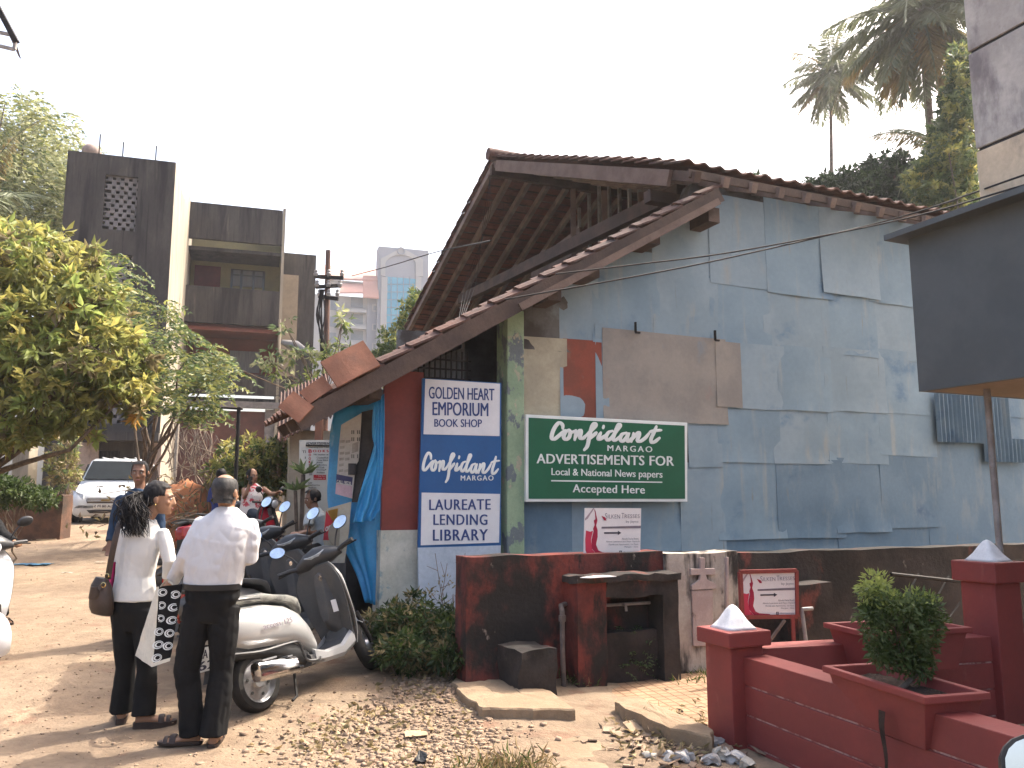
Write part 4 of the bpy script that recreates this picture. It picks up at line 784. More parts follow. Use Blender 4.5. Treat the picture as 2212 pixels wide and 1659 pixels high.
scatter_leaves('dry_grass', [G3(1050, 1668, .25), G3(1095, 1664, .3), G3(1130, 1668, .2), G3(1400, 1570, .2)], 520, .085, ['grass_dry'], [1], 1.2, r=.07)
pts = []
for k in range(60):
    t = rng.random(); pts.append(G3(*((980-320*t, 1480+150*t+rng.uniform(-30, 30)) if k < 44 else (rng.uniform(880, 1010), rng.uniform(1480, 1650))), rng.uniform(.1, .5)))
scatter_leaves('fallen_leaves', pts, 650, .045, ['leaf_tan', 'grass_dry', 'stone_chip'], [.25, .4, .35], .25, r=.6)
# gravel of broken laterite
def stones(name, spots, n, r0, r1, mt):
    V = []; F = []; spots = np.array(spots); base = np.array([(1, 1, 1), (-1, 1, 1), (-1, -1, 1), (1, -1, 1), (1, 1, -1), (-1, 1, -1), (-1, -1, -1), (1, -1, -1)], float)*.6
    fc = np.array([(0, 1, 2, 3), (7, 6, 5, 4), (0, 3, 7, 4), (1, 0, 4, 5), (2, 1, 5, 6), (3, 2, 6, 7)])
    k = rng.choice(len(spots), n); xy = spots[k, :2]+rng.normal(size=(n, 2))*spots[k, 2:3]
    for i, (x, y) in enumerate(xy):
        r = r0+(r1-r0)*rng.random()**3; q = base*(.55+.6*rng.random((8, 3)))*np.array([1, rng.uniform(.6, 1), rng.uniform(.3, .7)])*r; a = rng.uniform(0, 6.3); R = np.array([[math.cos(a), -math.sin(a), 0], [math.sin(a), math.cos(a), 0], [0, 0, 1]])
        V.append(q @ R.T+np.array([x, y, gh(x, y)+r*.12])); F.append(fc+8*i)
    return rawmesh(name, np.concatenate(V), np.concatenate(F), mt, kind='stuff')
sp_ = [(*gpt(px, py)[:2], r) for px, py, r in ((930, 1500, .22), (880, 1560, .3), (950, 1570, .25), (800, 1600, .35), (900, 1630, .3), (980, 1640, .25), (960, 1520, .18), (1000, 1600, .2), (700, 1640, .3))]
stones('gravel', sp_, 2900, .010, .042, 'stone_chip')
stones('road_grit', [(*gpt(px, py)[:2], .9) for px, py in ((100, 1600), (300, 1650), (600, 1640), (150, 1400), (60, 1250), (500, 1600), (250, 1480), (120, 1520))]+[(-6, 11, 2.), (-4, 10, 1.5)], 2600, .006, .02, 'stone_chip')
# ================================================================ dark apartment block
mat('black_concrete', (.062, .056, .051), (.04, .036, .035), ns=1.1, rough=.92, bump=.3, bs=8, st=(1, 1, .35), mottle=.2, dirt=[((.014, .013, .015), .9, .46, .64, (2, 2, .22)), ((.13, .11, .09), 1.9, .57, .76, (3, 3, .2)), ((.012, .012, .013), 3.2, .55, .72, (3, 3, .12))])
mat('cream_stained', (.29, .255, .20), (.23, .205, .16), ns=.7, rough=.9, bump=.2, st=(1, 1, .3), dirt=[((0.106, 0.0858, 0.066), 1.0, .55, .72, (2, 2, .25)), ((0.363, 0.323, 0.264), 2, .58, .7, (1.5, 1.5, .4))])
mat('dull_cream', (.26, .235, .12), (.22, .195, .11), ns=1, rough=.9); mat('dull_red', (.17, .06, .045), (.13, .05, .04), ns=1, rough=.9); mat('maroon', (.12, .025, .03), rough=.7)
mat('shutter', (.10, .042, .034), (.075, .034, .03), ns=2, rough=.7); mat('window_dark', (.03, .03, .032), rough=.2, spec=.5); mat('curtain', (.20, .20, .2), (.15, .15, .16), ns=5, st=(6, 6, .3), rough=.7)
mat('jali', (.17, .16, .16), (.12, .115, .115), ns=4, rough=.9); mat('plaster_pink', (.36, .29, .245), (.28, .22, .19), ns=1.5, rough=.9, dirt=[((.12, .1, .09), 1.7, .56, .72, (1, 1, .4))])
FX = V3((math.sin(rad(72.6)), math.cos(rad(72.6)), 0)); FNV = V3((FX.y, -FX.x, 0)); F0 = at(385, 1020, 28)
fp = lambda px, py, off=0: plane(px, py, F0+FNV*off, FNV)
AB = thing('apartment_block', 'blackened concrete apartment block with a tall stair tower and long balconies', 'building', V3((F0.x, F0.y, 1)))
a, b = fp(147, 325), fp(380, 350); zb_ = .6; tz = (a.z+b.z)/2; a.z = b.z = zb_; tw = (b-a).length; DT = 8.3
j1, j2 = fp(228, 376), fp(291, 500); ja = (V3((j1.x, j1.y, 0))-V3((a.x, a.y, 0))).dot(FX); jb = (V3((j2.x, j2.y, 0))-V3((a.x, a.y, 0))).dot(FX)
jz = [(j2.z, j1.z)]; k1, k2 = fp(235, 548), fp(250, 660); jz.append((k2.z, k1.z)); l1, l2 = fp(235, 850), fp(240, 915); jz.append((l2.z, l1.z))
m = MB(); th = .25                                            # tower front with three openings
m.pbox(a, FX*ja, -FNV*th, Z*(tz-zb_)).pbox(a+FX*jb, FX*(tw-jb), -FNV*th, Z*(tz-zb_))
zz = [zb_+2.6]+[q for z0, z1 in sorted(jz) for q in (z0, z1)]+[tz]
for i in range(0, len(zz), 2): m.pbox(a+FX*ja+Z*(zz[i]-zb_), FX*(jb-ja), -FNV*th, Z*(zz[i+1]-zz[i]))
m.build('tower_front', 'black_concrete', AB)
MB().pbox(b+FX*.003-FNV*.02, -FX*.3, -FNV*DT, Z*(tz-zb_-.02)).prism([b-FNV*(DT*.45)+Z*(tz-zb_-.02), b-FNV*DT+Z*(tz-zb_-.02), b-FNV*DT+Z*(tz-zb_+1.0), b-FNV*(DT*.75)+Z*(tz-zb_+1.0)], -FX*.3).build('tower_side_wall', 'cream_stained', AB)
MB().pbox(a-FNV*th, FX*.2, -FNV*(DT-th), Z*(tz-zb_)).pbox(a-FNV*DT, FX*tw, -FNV*.2, Z*(tz-zb_)).pbox(a-FNV*th+Z*(tz-zb_-.3), FX*(tw-.3), -FNV*(DT-th), Z*.2).build('tower_back', 'black_concrete', AB)
for z0, z1 in jz:                                             # pierced block screens
    m = MB(); rows = int((z1-z0)/.155); c0 = a+FX*ja-FNV*.1; wj = jb-ja; m_ = 4
    for r in range(rows+1): m.pbox(V3((c0.x, c0.y, z0+(z1-z0)*r/rows-.025)), FX*wj, -FNV*.1, Z*.05)
    for r in range(rows):
        for k in range(m_+1):
            x = (k+(.5 if r % 2 else 0))*wj/m_-.06
            if -.05 < x < wj-.05: m.pbox(V3((c0.x, c0.y, z0+(z1-z0)*r/rows+.0))+FX*x-FNV*.01, FX*.14, -FNV*.08, Z*(z1-z0)/rows)
    m.build('block_screen', 'jali', AB)
for px, y0, y1 in ((217, 290, 332), (267, 307, 337), (338, 315, 346)):
    p = fp(px, y0, -.6); MB().tube([V3((p.x, p.y, tz-.2)), p], .025, 6).build('roof_rod', 'iron', AB)
p = fp(275, 322, -1.5); MB().sphere(at(198, 328, 29.5), (.35, .35, .3), 10, 8).build('roof_tank', 'plaster_pink', AB, smooth=True)
BO = -6.6
def bpiece(x0, y0, x1, y1, off, th, mt, name, yb=None):
    p, q = fp(x0, y0, off), fp(x1, y1, off); return MB().pbox(V3((p.x, p.y, q.z)), V3((q.x-p.x, q.y-p.y, 0)), -FNV*th, Z*(p.z-q.z)).build(name, mt, AB)
bpiece(403, 434, 608, 530, BO, .2, 'black_concrete', 'roof_parapet'); bpiece(386, 614, 602, 706, BO, .2, 'black_concrete', 'balcony_parapet'); bpiece(380, 802, 662, 858, BO, .2, 'black_concrete', 'balcony_parapet')
bpiece(380, 862, 640, 884, BO+.12, .3, 'jali', 'shop_beam'); bpiece(375, 884, 640, 1050, BO-.3, .1, 'shutter', 'shop_shutter')
p_ = fp(575, 884, BO-.25); bpiece(573, 884, 592, 1050, BO-.1, .25, 'jali', 'shop_pillar')
def slab(py, off0, off1, mt):
    p, q = fp(392, py, off0), fp(606, py+14, off0); MB().pbox(V3((p.x, p.y, p.z-.1)), V3((q.x-p.x, q.y-p.y, 0)), -FNV*(off0-off1), Z*.15).build('floor_slab', mt, AB)
for py in (531, 704, 858): slab(py, BO-.2, BO-2.4, 'dull_red' if py == 704 else 'black_concrete')
for (y0, y1, mt) in ((480, 702, 'dull_cream'), (660, 852, 'dull_red')): bpiece(392, y0, 608, y1, BO-2.0, .2, mt, 'rear_wall')
bpiece(421, 572, 473, 660, BO-1.93, .1, 'maroon', 'door'); bpiece(499, 582, 571, 622, BO-1.95, .06, 'curtain', 'window'); bpiece(497, 757, 560, 806, BO-1.95, .06, 'curtain', 'window')
m = MB()
for x0, y0, x1, y1 in ((499, 582, 502, 624), (520, 583, 523, 624), (546, 585, 549, 626), (568, 586, 571, 628), (499, 582, 571, 586), (499, 594, 571, 597)):
    p, q = fp(x0, y0, BO-1.9), fp(x1, y1, BO-1.9); m.pbox(V3((p.x, p.y, q.z)), V3((q.x-p.x, q.y-p.y, 0)), -FNV*.05, Z*(p.z-q.z))
m.build('window_frame', 'window_dark', AB)
p = fp(602, 700, BO); q = fp(604, 440, BO); MB().pbox(V3((p.x, p.y, 1)), FX*.12, -FNV*2.2, Z*(q.z-1.2)).build('end_wall', 'cream_stained', AB)
p, q = fp(608, 545, BO-2.2), fp(677, 740, BO-2.2); MB().pbox(V3((p.x, p.y, 1)), V3((q.x-p.x, q.y-p.y, 0)), -FNV*4, Z*(p.z-1)).build('stair_block', 'black_concrete', AB)
p, q = fp(606, 592, BO-1.6), fp(640, 740, BO-1.6); MB().pbox(V3((p.x, p.y, 1)), V3((q.x-p.x, q.y-p.y, 0)), -FNV*.6, Z*(p.z-1)).build('stair_wall', 'soffit', AB)
p = fp(603, 720, BO+.1); MB().tube([fp(604, 690, BO+.08), fp(603, 780, BO+.08), fp(611, 792, BO+.4)], .05, 8).build('drain_pipe', 'cream_stained', AB, smooth=True)
# entrance under the tower
def ent(x0, y0, x1, y1, off, th, mt, name):
    p, q = fp(x0, y0, off), fp(x1, y1, off); return MB().pbox(V3((p.x, p.y, q.z)), V3((q.x-p.x, q.y-p.y, 0)), -FNV*th, Z*(p.z-q.z)).build(name, mt, AB)
ent(170, 931, 342, 953, 1.0, 1.0, 'black_concrete', 'entrance_canopy'); ent(150, 955, 205, 1080, .1, .2, 'plaster_pink', 'entrance_wall'); ent(318, 955, 342, 1080, .1, .2, 'plaster_pink', 'entrance_wall'); ent(205, 955, 318, 1080, -.3, .1, 'window_dark', 'entrance_gate')
m = MB()
for k in range(14): p = fp(208+k*8, 958, -.05); m.tube([p, V3((p.x, p.y, .8))], .02, 5)
m.build('gate_bars', 'iron', AB)

# ================================================================ far hotel
mat('hotel_white', (0.281, 0.292, 0.298), (0.258, 0.27, 0.281), ns=.2, rough=.8, mottle=.03); mat('hotel_grey', (0.211, 0.234, 0.273), (0.195, 0.218, 0.257), ns=.2, rough=.8, mottle=.03); mat('hotel_roof', (0.4, 0.224, 0.184), (0.352, 0.2, 0.168), ns=.3, rough=.8, mottle=.06)
mat('hotel_glass', (.045, .25, .36), (.035, .21, .33), ns=.15, rough=.15, spec=.6, mottle=.02); mat('hotel_pane', (.16, .19, .22), (.13, .16, .19), ns=.3, rough=.3)
H0 = at(870, 1000, 150); hp = lambda px, py, off=0: plane(px, py, H0+FNV*off, FNV)
HT = thing('hotel', 'far pale hotel with a blue glass arched tower and salmon roofs', 'building', V3((H0.x, H0.y, 1)))
zz5 = lambda x, y: (542.2+x*.286, 474.4+y*.286)
def hb(x0, y0, x1, y1, off, th, mt, name, par=None):
    p, q = hp(*zz5(x0, y0), off), hp(*zz5(x1, y1), off); return MB().pbox(V3((p.x, p.y, q.z)), V3((q.x-p.x, q.y-p.y, 0)), -FNV*th, Z*(p.z-q.z)).build(name, mt, par or HT)
hb(470, 560, 880, 1900, 0, 14, 'hotel_white', 'wall'); hb(880, 560, 965, 1900, .3, 14, 'hotel_grey', 'wall'); hb(965, 200, 1318, 1900, 1.5, 3, 'hotel_grey', 'tower'); hb(1318, 470, 1800, 1900, 0, 14, 'hotel_white', 'wall')
A = [hp(*zz5(*q), o_) for q, o_ in (((520, 450), 1), ((965, 470), 1), ((965, 390), -8), ((545, 358), -8))]; MB().prism(A, Z*.4).build('roof', 'hotel_roof', HT)
A = [hp(*zz5(*q), o_) for q, o_ in (((1318, 500), 1), ((1820, 520), 1), ((1820, 425), -8), ((1318, 402), -8))]; MB().prism(A, Z*.4).build('roof', 'hotel_roof', HT)
hb(560, 450, 845, 500, .5, 1, 'hotel_white', 'roof_wall'); A = [hp(*zz5(*q), o_) for q, o_ in (((668, 560), 2.5), ((845, 560), 2.5), ((845, 492), .4), ((668, 486), .4))]; MB().prism(A, Z*.3).build('lower_roof', 'hotel_roof', HT)
A = [hp(*zz5(*q), o_) for q, o_ in (((845, 590), 2), ((965, 600), 2), ((958, 437), .6), ((845, 433), .6))]; MB().prism(A, Z*.3).build('side_roof', 'hotel_roof', HT)
for y in (665, 790, 912, 1035): hb(650, y, 872, y+38, 1.6, 1.7, 'hotel_white', 'balcony'); hb(755, y-80, 845, y, .06, .1, 'hotel_pane', 'window'); hb(590, y-60, 640, y+20, .06, .1, 'hotel_pane', 'window')
for y in (640, 785, 930):
    w_ = hb(915, y, 965, y+55, .42, .1, 'hotel_white', 'window'); hb(925, y+8, 955, y+47, .46, .1, 'hotel_pane', 'pane', w_)
gl = hb(1012, 430, 1245, 1300, 1.56, .1, 'hotel_glass', 'glass_wall'); m = MB()
for k in range(1, 5): x = 1012+233*k/5; p, q = hp(*zz5(x, 430), 1.6), hp(*zz5(x, 1300), 1.6); m.beam(p, q, .08, .08)
for k in range(1, 12): y = 430+k*58; m.beam(hp(*zz5(1012, y), 1.6), hp(*zz5(1245, y), 1.6), .08, .08)
m.build('glazing_bars', 'hotel_pane', gl)
arc = [(1015, 430)]+[(1130-115*math.cos(t*math.pi/16), 335-68*math.sin(t*math.pi/16)) for t in range(17)]+[(1245, 430)]
out = [(1300, 430), (1300, 300), (1140, 212), (980, 295), (980, 420)]
MB().prism([hp(*zz5(*q), 1.75) for q in arc+out], -FNV*.3).build('arch', 'hotel_white', HT)
for x in (985, 1246): hb(x, 430, x+28, 1300, 1.85, .4, 'hotel_white', 'column')
c = hp(*zz5(1133, 237), 1.8); MB().lathe(c, FNV, [(.55, 0), (.75, 0), (.75, .15), (.55, .15)], 20, closed=True).build('ring', 'hotel_grey', HT)

# ================================================================ utility pole with vine
UP = thing('utility_pole', 'rusty utility pole with cross arms and a tangle of wires, vine climbing it', 'utility pole', (at(704, 900, 22).x, 22, 1))
b0 = V3((at(704, 900, 22).x, 22, 1)); tp = at(709, 541, 22); MB().tube([b0, tp], [.1, .07], 10).build('pole', mat('pole_rust', (.14, .075, .055), (.1, .06, .05), ns=3, rough=.85), UP, smooth=True)
for (xa, ya, xb, yb) in ((679, 597, 742, 601), (682, 620, 737, 617), (688, 640, 731, 646)):
    MB().beam(at(xa, ya, 21.9), at(xb, yb, 21.9), .09, .09).build('cross_arm', 'iron', UP)
    for t in (.05, .5, .95): p = at(xa+(xb-xa)*t, ya-2, 21.85); MB().lathe(p, Z, [(.05, -.02), (.07, .05), (.04, .09), (.055, .13), (.02, .17)], 8).build('insulator', 'pipe_grey', UP, smooth=True)
for k in range(7): x = 686+rng.uniform(0, 10); MB().tube(catmull([at(x+rng.uniform(-4, 8), 625, 21.8), at(x+rng.uniform(-10, 8), 680, 21.8), at(698+rng.uniform(-6, 6), 740, 21.8), at(700, 800+k*6, 21.8)], 4), .018, 4).build('hanging_wire', 'iron', UP)
MB().tube([at(700, 775, 21.9), at(655, 755, 21.6)], .05, 8).build('lamp_arm', 'pipe_grey', UP); MB().tube([at(655, 756, 21.6), at(638, 748, 21.55), at(608, 738, 21.5)], [(.1, .1), (.16, .1), (.06, .05)], 10, side=(0, 0, 1)).build('street_lamp', 'pipe_grey', UP, smooth=True)
T = thing('climbing_vine', 'heart leaved vine climbing over the utility pole and its wires', 'vine', b0+V3((.2, -.2, 0)))
EV = [(740, 690, 20, 30, 21.6, .3), (735, 760, 26, 40, 21.6, .4), (700, 780, 20, 50, 21.6, .3), (615, 700, 20, 22, 21.4, .3), (650, 760, 50, 20, 21.3, .3), (570, 770, 26, 18, 21.2, .3), (660, 830, 45, 35, 21.4, .4), (600, 790, 50, 30, 21.3, .4), (690, 860, 40, 30, 21.5, .3), (500, 790, 15, 12, 21, .2)]
P, D = inell(150, EV); crown(T, whorls(P, D, 5, .2, .9, .45), ['leaf_fresh', 'leaf_green', 'leaf_pale'], [.35, .35, .3], 5, 'foliage'); m = MB()
for k in range(16): e = EV[k % len(EV)]; m.tube(catmull([at(702, 870, 21.7), at((702+e[0])/2+rng.uniform(-10, 10), (870+e[1])/2, 21.5), at(e[0], e[1], e[4])], 5), .014, 4)
m.build('stems', 'twig', T)
# overhead cables to the concrete building
def cable(pts, label, r=.009): tag(MB().tube(catmull(pts, 8), r, 5).build('cable', 'iron', smooth=True), label, 'cable', 'overhead cables across the tin wall')
cable([wall(1200, 592, .55), wall(1368, 572, .8), wall(1592, 543, 1.1), at(1940, 476, 8), at(2230, 395, 6)], 'upper cable sagging from the lean-to edge to the right over the blue tin wall')
cable([wall(1090, 647, .55), wall(1368, 598, .9), wall(1592, 553, 1.2), at(1940, 470, 8.3), at(2230, 372, 6.2)], 'lower cable crossing the blue tin wall, starting at the lean-to edge further left')
cable([at(760, 596, 22), at(840, 575, 20), at(940, 545, 17), wall(1060, 520, -1)], 'service wire from the utility pole to the shed roof', .012)
# wires dangling under the upper roof
m = MB()
for k in range(4): m.tube(catmull([plane(1058, 385, W(3.2, 0, 0), U), plane(1045+k*4, 470, W(3.1, 0, 0), U), plane(1030-k*7, 600, W(2.9, 0, 0), U), wall(1000-k*3, 690, .3)], 6), .0035, 4)
tag(m.build('dangling_wire', 'iron'), 'loop of loose pale wires dangling from the upper roof corner', 'wire')

# ================================================================ little cream shop with tiled roof, banners, tarp
mat('cream_wall', (.46, .40, .31), (.38, .33, .25), ns=1.5, rough=.9); mat('banner', (.52, .51, .46), (.46, .45, .4), ns=1.2, rough=.5, mottle=.04); mat('tarp_blue', (.03, .26, .5), (.02, .2, .43), ns=2.5, rough=.45, bump=.7, bs=9, spec=.5, dirt=[((.2, .36, .5), 5, .62, .74, (1, 1, .4))])
mat('print_grey', (.10, .10, .10), mottle=0); mat('print_red', (.42, .03, .04), mottle=0); mat('poster', (.38, .37, .35), (.33, .325, .31), ns=2, rough=.5); mat('poster_pink', (.45, .32, .36), mottle=.03); mat('poster_navy', (.05, .05, .12), mottle=.02)
CS = thing('cream_shop', 'small cream shop with a sagging red tiled roof behind the scooters', 'building', (at(670, 1000, 15).x, 15, .5)); q = at(624, 1000, 15)
MB().pbox(V3((q.x, 15, .3)), V3((2.6, .6, 0)), V3((-1.2, 4, 0)), Z*2.55).build('wall', 'cream_wall', CS)
e0, e1 = at(598, 951, 14.4), at(725, 893, 14.9); bk = V3((-1, 3.6, 1.3))
MB().grid(lambda a, b: e0.lerp(e1, a)+bk*b+Z*.03*math.sin(a*2*math.pi*14)+Z*(.0), 112, 6, Z*-.03).build('tiled_roof', 'roof_tile', CS, smooth=True)
MB().beam(at(690, 905, 14.3), V3((at(690, 905, 14.3).x, 14.3, .4)), .12, .12).build('post', 'terracotta', CS)
z6b = lambda x, y: (609.9+x*.2043, 881+y*.2043)
def banner(name, label, Y, poly, n=V3((.15, -1, 0)).normalized()):
    P0 = at(*z6b(*poly[0]), Y); T = thing(name, label, 'banner', V3((P0.x, P0.y, .6))); f = lambda x, y, h=0: plane(*z6b(x, y), P0, n)+n*h
    MB().prism([f(*p) for p in poly], -n*.012).build('sheet', 'banner', T)
    def tx(b, x0, y0, x1, y1, mt, bold=.02, sp=1): text_mb(b, lambda x, y, h: f(x0+(x1-x0)*x, y1+(y0-y1)*y, .001+.002*h), bold, sp).build('lettering', mt, T, fix=False)
    return T, f, tx
T, f, tx = banner('white_banner', 'white banner with black lettering fixed to the cream shop wall', 12.6, [(180, 340), (520, 340), (520, 640), (178, 640)])
tx('ADVERTISEMENT', 248, 362, 520, 390, 'print_grey', .05); tx('TI', 210, 450, 250, 478, 'print_grey', .03); tx('IN', 238, 515, 258, 540, 'print_grey', .05)
T, f, tx = banner('books_banner', 'tall white book stall banner headed books in red letters', 11.6, [(250, 395), (505, 400), (500, 640), (520, 665), (480, 1020), (470, 1240), (240, 1240)])
MB().beam(f(248, 398, .01), f(505, 402, .01), .02, .02).build('rod', 'iron', T)
tx('Celebrating over 7 dec', 268, 410, 490, 428, 'print_grey', 0); tx('B', 276, 438, 314, 476, 'print_red', .05); tx('OOKS', 322, 444, 490, 470, 'print_red', .05, 1.5); tx('No matter w', 332, 484, 488, 502, 'print_grey', .03)
for k, c in enumerate('OOKS'): tx(c, 278, 485+k*37, 304, 512+k*37, 'print_red', .05)
for k, (c, x1) in enumerate((('Crochet/Knit', 488), ('Cross Stitch', 484), ('Beauty', 428), ('Embroidery', 472), ('Art Craft', 444), ('Drawing/P', 466), ('Architect', 450))): tx(c, 362, 518+k*26, x1, 536+k*26, 'print_grey', .02)
MB().prism([f(330, 708, .002), f(462, 708, .002), f(462, 762, .002), f(330, 762, .002)], V3((0, -.002, 0))).build('red_box', 'print_red', T); tx('* Big Ran', 358, 714, 455, 730, 'banner'); tx('English K', 336, 740, 455, 756, 'banner')
for k, (c, x1) in enumerate((('Law', 316), ('Engineering', 396), ('Medicine', 360), ('Dental', 336), ('Nursing', 348))): tx(c, 276, 782+k*26, x1, 800+k*26, 'print_grey', .02)
m = MB(); [m.prism([f(276+k, 640+k*11, .003), f(322-k, 634+k*11, .003), f(324-k, 646+k*11, .003), f(278+k, 650+k*11, .003)], V3((0, -.002, 0))) for k in range(7)]; m.build('book_pile_print', 'pipe_grey', T)
# tarpaulin and posters on the shop front
def cloth(name, L, R, P0, n, mt, label=None, cat=None, par=None, amp=.03, fr=6, nu=18, nv=30):
    L = catmull([(x, y) for x, y in L], 8); R = catmull([(x, y) for x, y in R], 8)
    def fn(a, b):
        i = b*(len(L)-1); j = int(min(i, len(L)-2)); l = L[j].lerp(L[j+1], i-j); i = b*(len(R)-1); j = int(min(i, len(R)-2)); r = R[j].lerp(R[j+1], i-j); p = l.lerp(r, a)
        return plane(p.x, p.y, P0, n)+n*(amp*math.sin(a*fr*math.pi+3*noise.noise(V3((a*2, b*2, L[0].x))))*(.5+.5*b)+amp*1.5*noise.noise(V3((a*4, b*5, L[0].x))))
    o = MB().grid(fn, nu, nv, n*.003).build(name, mt, par, smooth='all')
    if label: tag(o, label, cat)
    return o
nS = (N*.75-U*.66).normalized(); PT = W(-.62, .35, 0)
cloth('blue_tarp', [(722, 888), (714, 950), (712, 1010), (708, 1095), (742, 1180), (770, 1240), (790, 1300)], [(822, 858), (826, 950), (826, 1060), (822, 1140), (820, 1220), (818, 1260), (815, 1308)], PT, nS, 'tarp_blue', 'blue tarpaulin sheet covering the side of the shop behind the posters', 'tarpaulin', amp=.02)
PF = W(-.6, -.06, 0)
tag(MB().prism([plane(*q_, PT+nS*.06, nS) for q_ in ((781, 890), (808, 884), (806, 960), (770, 1085), (760, 1085))], -nS*.02).build('dark_panel', 'dark_inside'), 'dark sheet put in as the shaded gap between the poster and the torn blue tarp', 'board')  # dark sheet painted in for the shade of an open gap
cloth('torn_tarp', [(807, 872), (805, 942), (806, 973), (779, 1057), (765, 1116), (757, 1131)], [(830, 850), (829, 983), (823, 1060), (820, 1098), (811, 1112), (810, 1124)], PF, N, 'tarp_blue', 'torn blue tarpaulin flap with ragged end hanging beside the red panel', 'tarpaulin', amp=.028)
PO = thing('phone_poster', 'curling grey and pink phone advert poster taped on the blue tarp', 'poster', plane(750, 1085, PT+nS*.1, nS)); pf = lambda x, y, h=0: plane(*z6b(x, y), PT+nS*(.09+h), nS)
MB().prism([pf(622, 180), (pf(838, 55)), pf(825, 300), pf(805, 560), pf(770, 620), pf(765, 700), pf(740, 960), pf(560, 910), pf(598, 400)], -nS*.004).build('paper', 'poster', PO)
MB().prism([pf(572, 700, .003), pf(745, 735, .003), pf(735, 815, .003), pf(568, 790, .003)], nS*.001).build('navy_band', 'poster_navy', PO); MB().prism([pf(568, 800, .002), pf(735, 830, .002), pf(738, 955, .002), pf(561, 908, .002)], nS*.001).build('pink_foot', 'poster_pink', PO)
text_mb('CALL: 98230', lambda x, y, h: pf(575+150*x, 795-35*y+22*x, .005+.001*h), .03).build('lettering', 'banner', PO, fix=False)
def pr(*p): MB().prism([pf(x, y, .003) for x, y in p], nS*.001).build('print_block', 'pipe_grey', PO)
for k in range(6):
    for j in range(2):
        if j == 0 or k not in (1, 4): pr((612+j*58-k*3, 345+k*62), (660+j*58-k*3, 338+k*62), (660+j*58-k*3, 366+k*62), (612+j*58-k*3, 373+k*62))
pr((740, 380), (805, 355), (800, 460), (736, 480))
for k, y in enumerate((235, 310, 490)): text_mb('PHONE' if k < 0 else 'II II', lambda x, y_, h, y=y: pf(730+90*x, y+42-40*y_, .003+.001*h), .02).build('lettering', 'print_grey', PO, fix=False)
m = MB(); m.grid(lambda a, b: pf(700+85*a, 590+120*b)+nS*(.005+.05*math.sin(a*math.pi)), 8, 4, nS*.002); m.build('torn_flap', 'dark_inside', PO, smooth=True)
LB = thing('leaning_banner', 'crumpled red and yellow food banner leaning low against the blue tarp', 'banner', plane(715, 1210, PT+nS*.2, nS)); lf = lambda x, y, h=0: plane(*z6b(x, y), PT+nS*(.2+h), nS)
MB().prism([lf(460, 1070), lf(728, 992), lf(700, 1330), lf(655, 1640), lf(500, 1640), lf(430, 1400)], -nS*.006).build('sheet', mat('banner_tan', (.36, .30, .2), (.4, .38, .33), ns=1.5, rough=.5), LB)
MB().prism([lf(465, 1090, .002), lf(540, 1200, .002), lf(520, 1400, .002), lf(432, 1398, .002)], nS*.001).build('red_print', 'print_red', LB); MB().prism([lf(480, 1088, .002), lf(590, 1062, .002), lf(570, 1240, .002), lf(545, 1250, .002)], nS*.001).build('yellow_print', 'leaf_orange', LB)
text_mb('or', lambda x, y, h: lf(455+55*x, 1310-50*y-20*x, .004+.001*h), .03).build('lettering', 'banner', LB, fix=False)
m = MB(); m.sphere(lf(590, 1330, .0), (.1, .012, .13), 12, 8, frame(U)); m.build('food_print', 'cream_stained', LB)
# potted spiky plant by the banners
T = thing('spiky_plant', 'spiky leaved plant beside the books banner', 'plant', V3((at(650, 1080, 11.3).x, 11.3, .35))); bb = [at(655, 1025, 11.3), at(638, 1060, 11.2)]; pos = []; dd = []
for b_ in bb:
    for k in range(16): a = k*2.4; pos.append(b_[:]); dd.append((math.cos(a), math.sin(a), rng.uniform(.2, 1.2)))
v, f_ = leaves(np.array(pos), np.array(dd), .26, .06, .2, .2); rawmesh('foliage', v, f_, 'leaf_green', T); MB().tube([V3((bb[0].x, 11.3, .3)), bb[0]], .03, 6).tube([V3((bb[0].x, 11.3, .35)), bb[1]], .025, 6).build('stem', 'bark', T)
# left edge: pillar, stone bed, pot, mound, roof corner
p = at(45, 960, 18.5); q = at(45, 1060, 18.5)
tag(MB().prism([at(28, 962, 18.5), at(64, 960, 18.5), V3((at(62, 1060, 18.5).x, 18.5, .5)), V3((at(24, 1060, 18.5).x, 18.5, .5))], V3((-.05, .45, 0))).build('gate_pillar', 'cream_stained', bevel=.03), 'old stained gate pillar behind the leafy tree at the left edge', 'pillar')
mat('laterite', (0.13, 0.0683, 0.0423), (0.078, 0.0455, 0.0325), ns=3, rough=.95, bump=.8, bs=12, dirt=[((0.039, 0.0292, 0.0228), 2, .52, .7, (1, 1, .6))])
p0, p1 = V3((at(-160, 1100, 16.5).x, 16.5, .4)), V3((at(134, 1100, 17.4).x, 17.4, .4)); dv = p1-p0
tag(MB().grid(lambda a, b: p0+dv*a+Z*(1.28*b)+V3((0, .05*noise.noise(V3((a*12, b*4, 0))), .06*noise.noise(V3((a*10, 3, 0)))*b)), 40, 6, V3((0, .4, 0))).build('stone_bed_wall', 'laterite', smooth=True), 'low dark laterite wall of the raised bed left of the van', 'wall')
T = thing('flower_pot', 'pale flower pot standing before the raised bed at the left edge', 'flower pot', ground(42, 1118)); b_ = ground(42, 1118)
MB().lathe(b_, Z, [(.0, 0), (.11, 0), (.17, .22), (.19, .22), (.19, .27), (.16, .27), (.15, .2)], 16).build('pot', 'cap_white', T, smooth=True)
v, f_ = whorls(np.array([(b_+Z*(.3+.12*k) + V3((rng.uniform(-.15, .15), 0, 0)))[:] for k in range(5)]), np.array([[0, 0, 1.]]*5), 14, .2, 1, -.2); rawmesh('foliage', v, f_, 'leaf_mid', T)
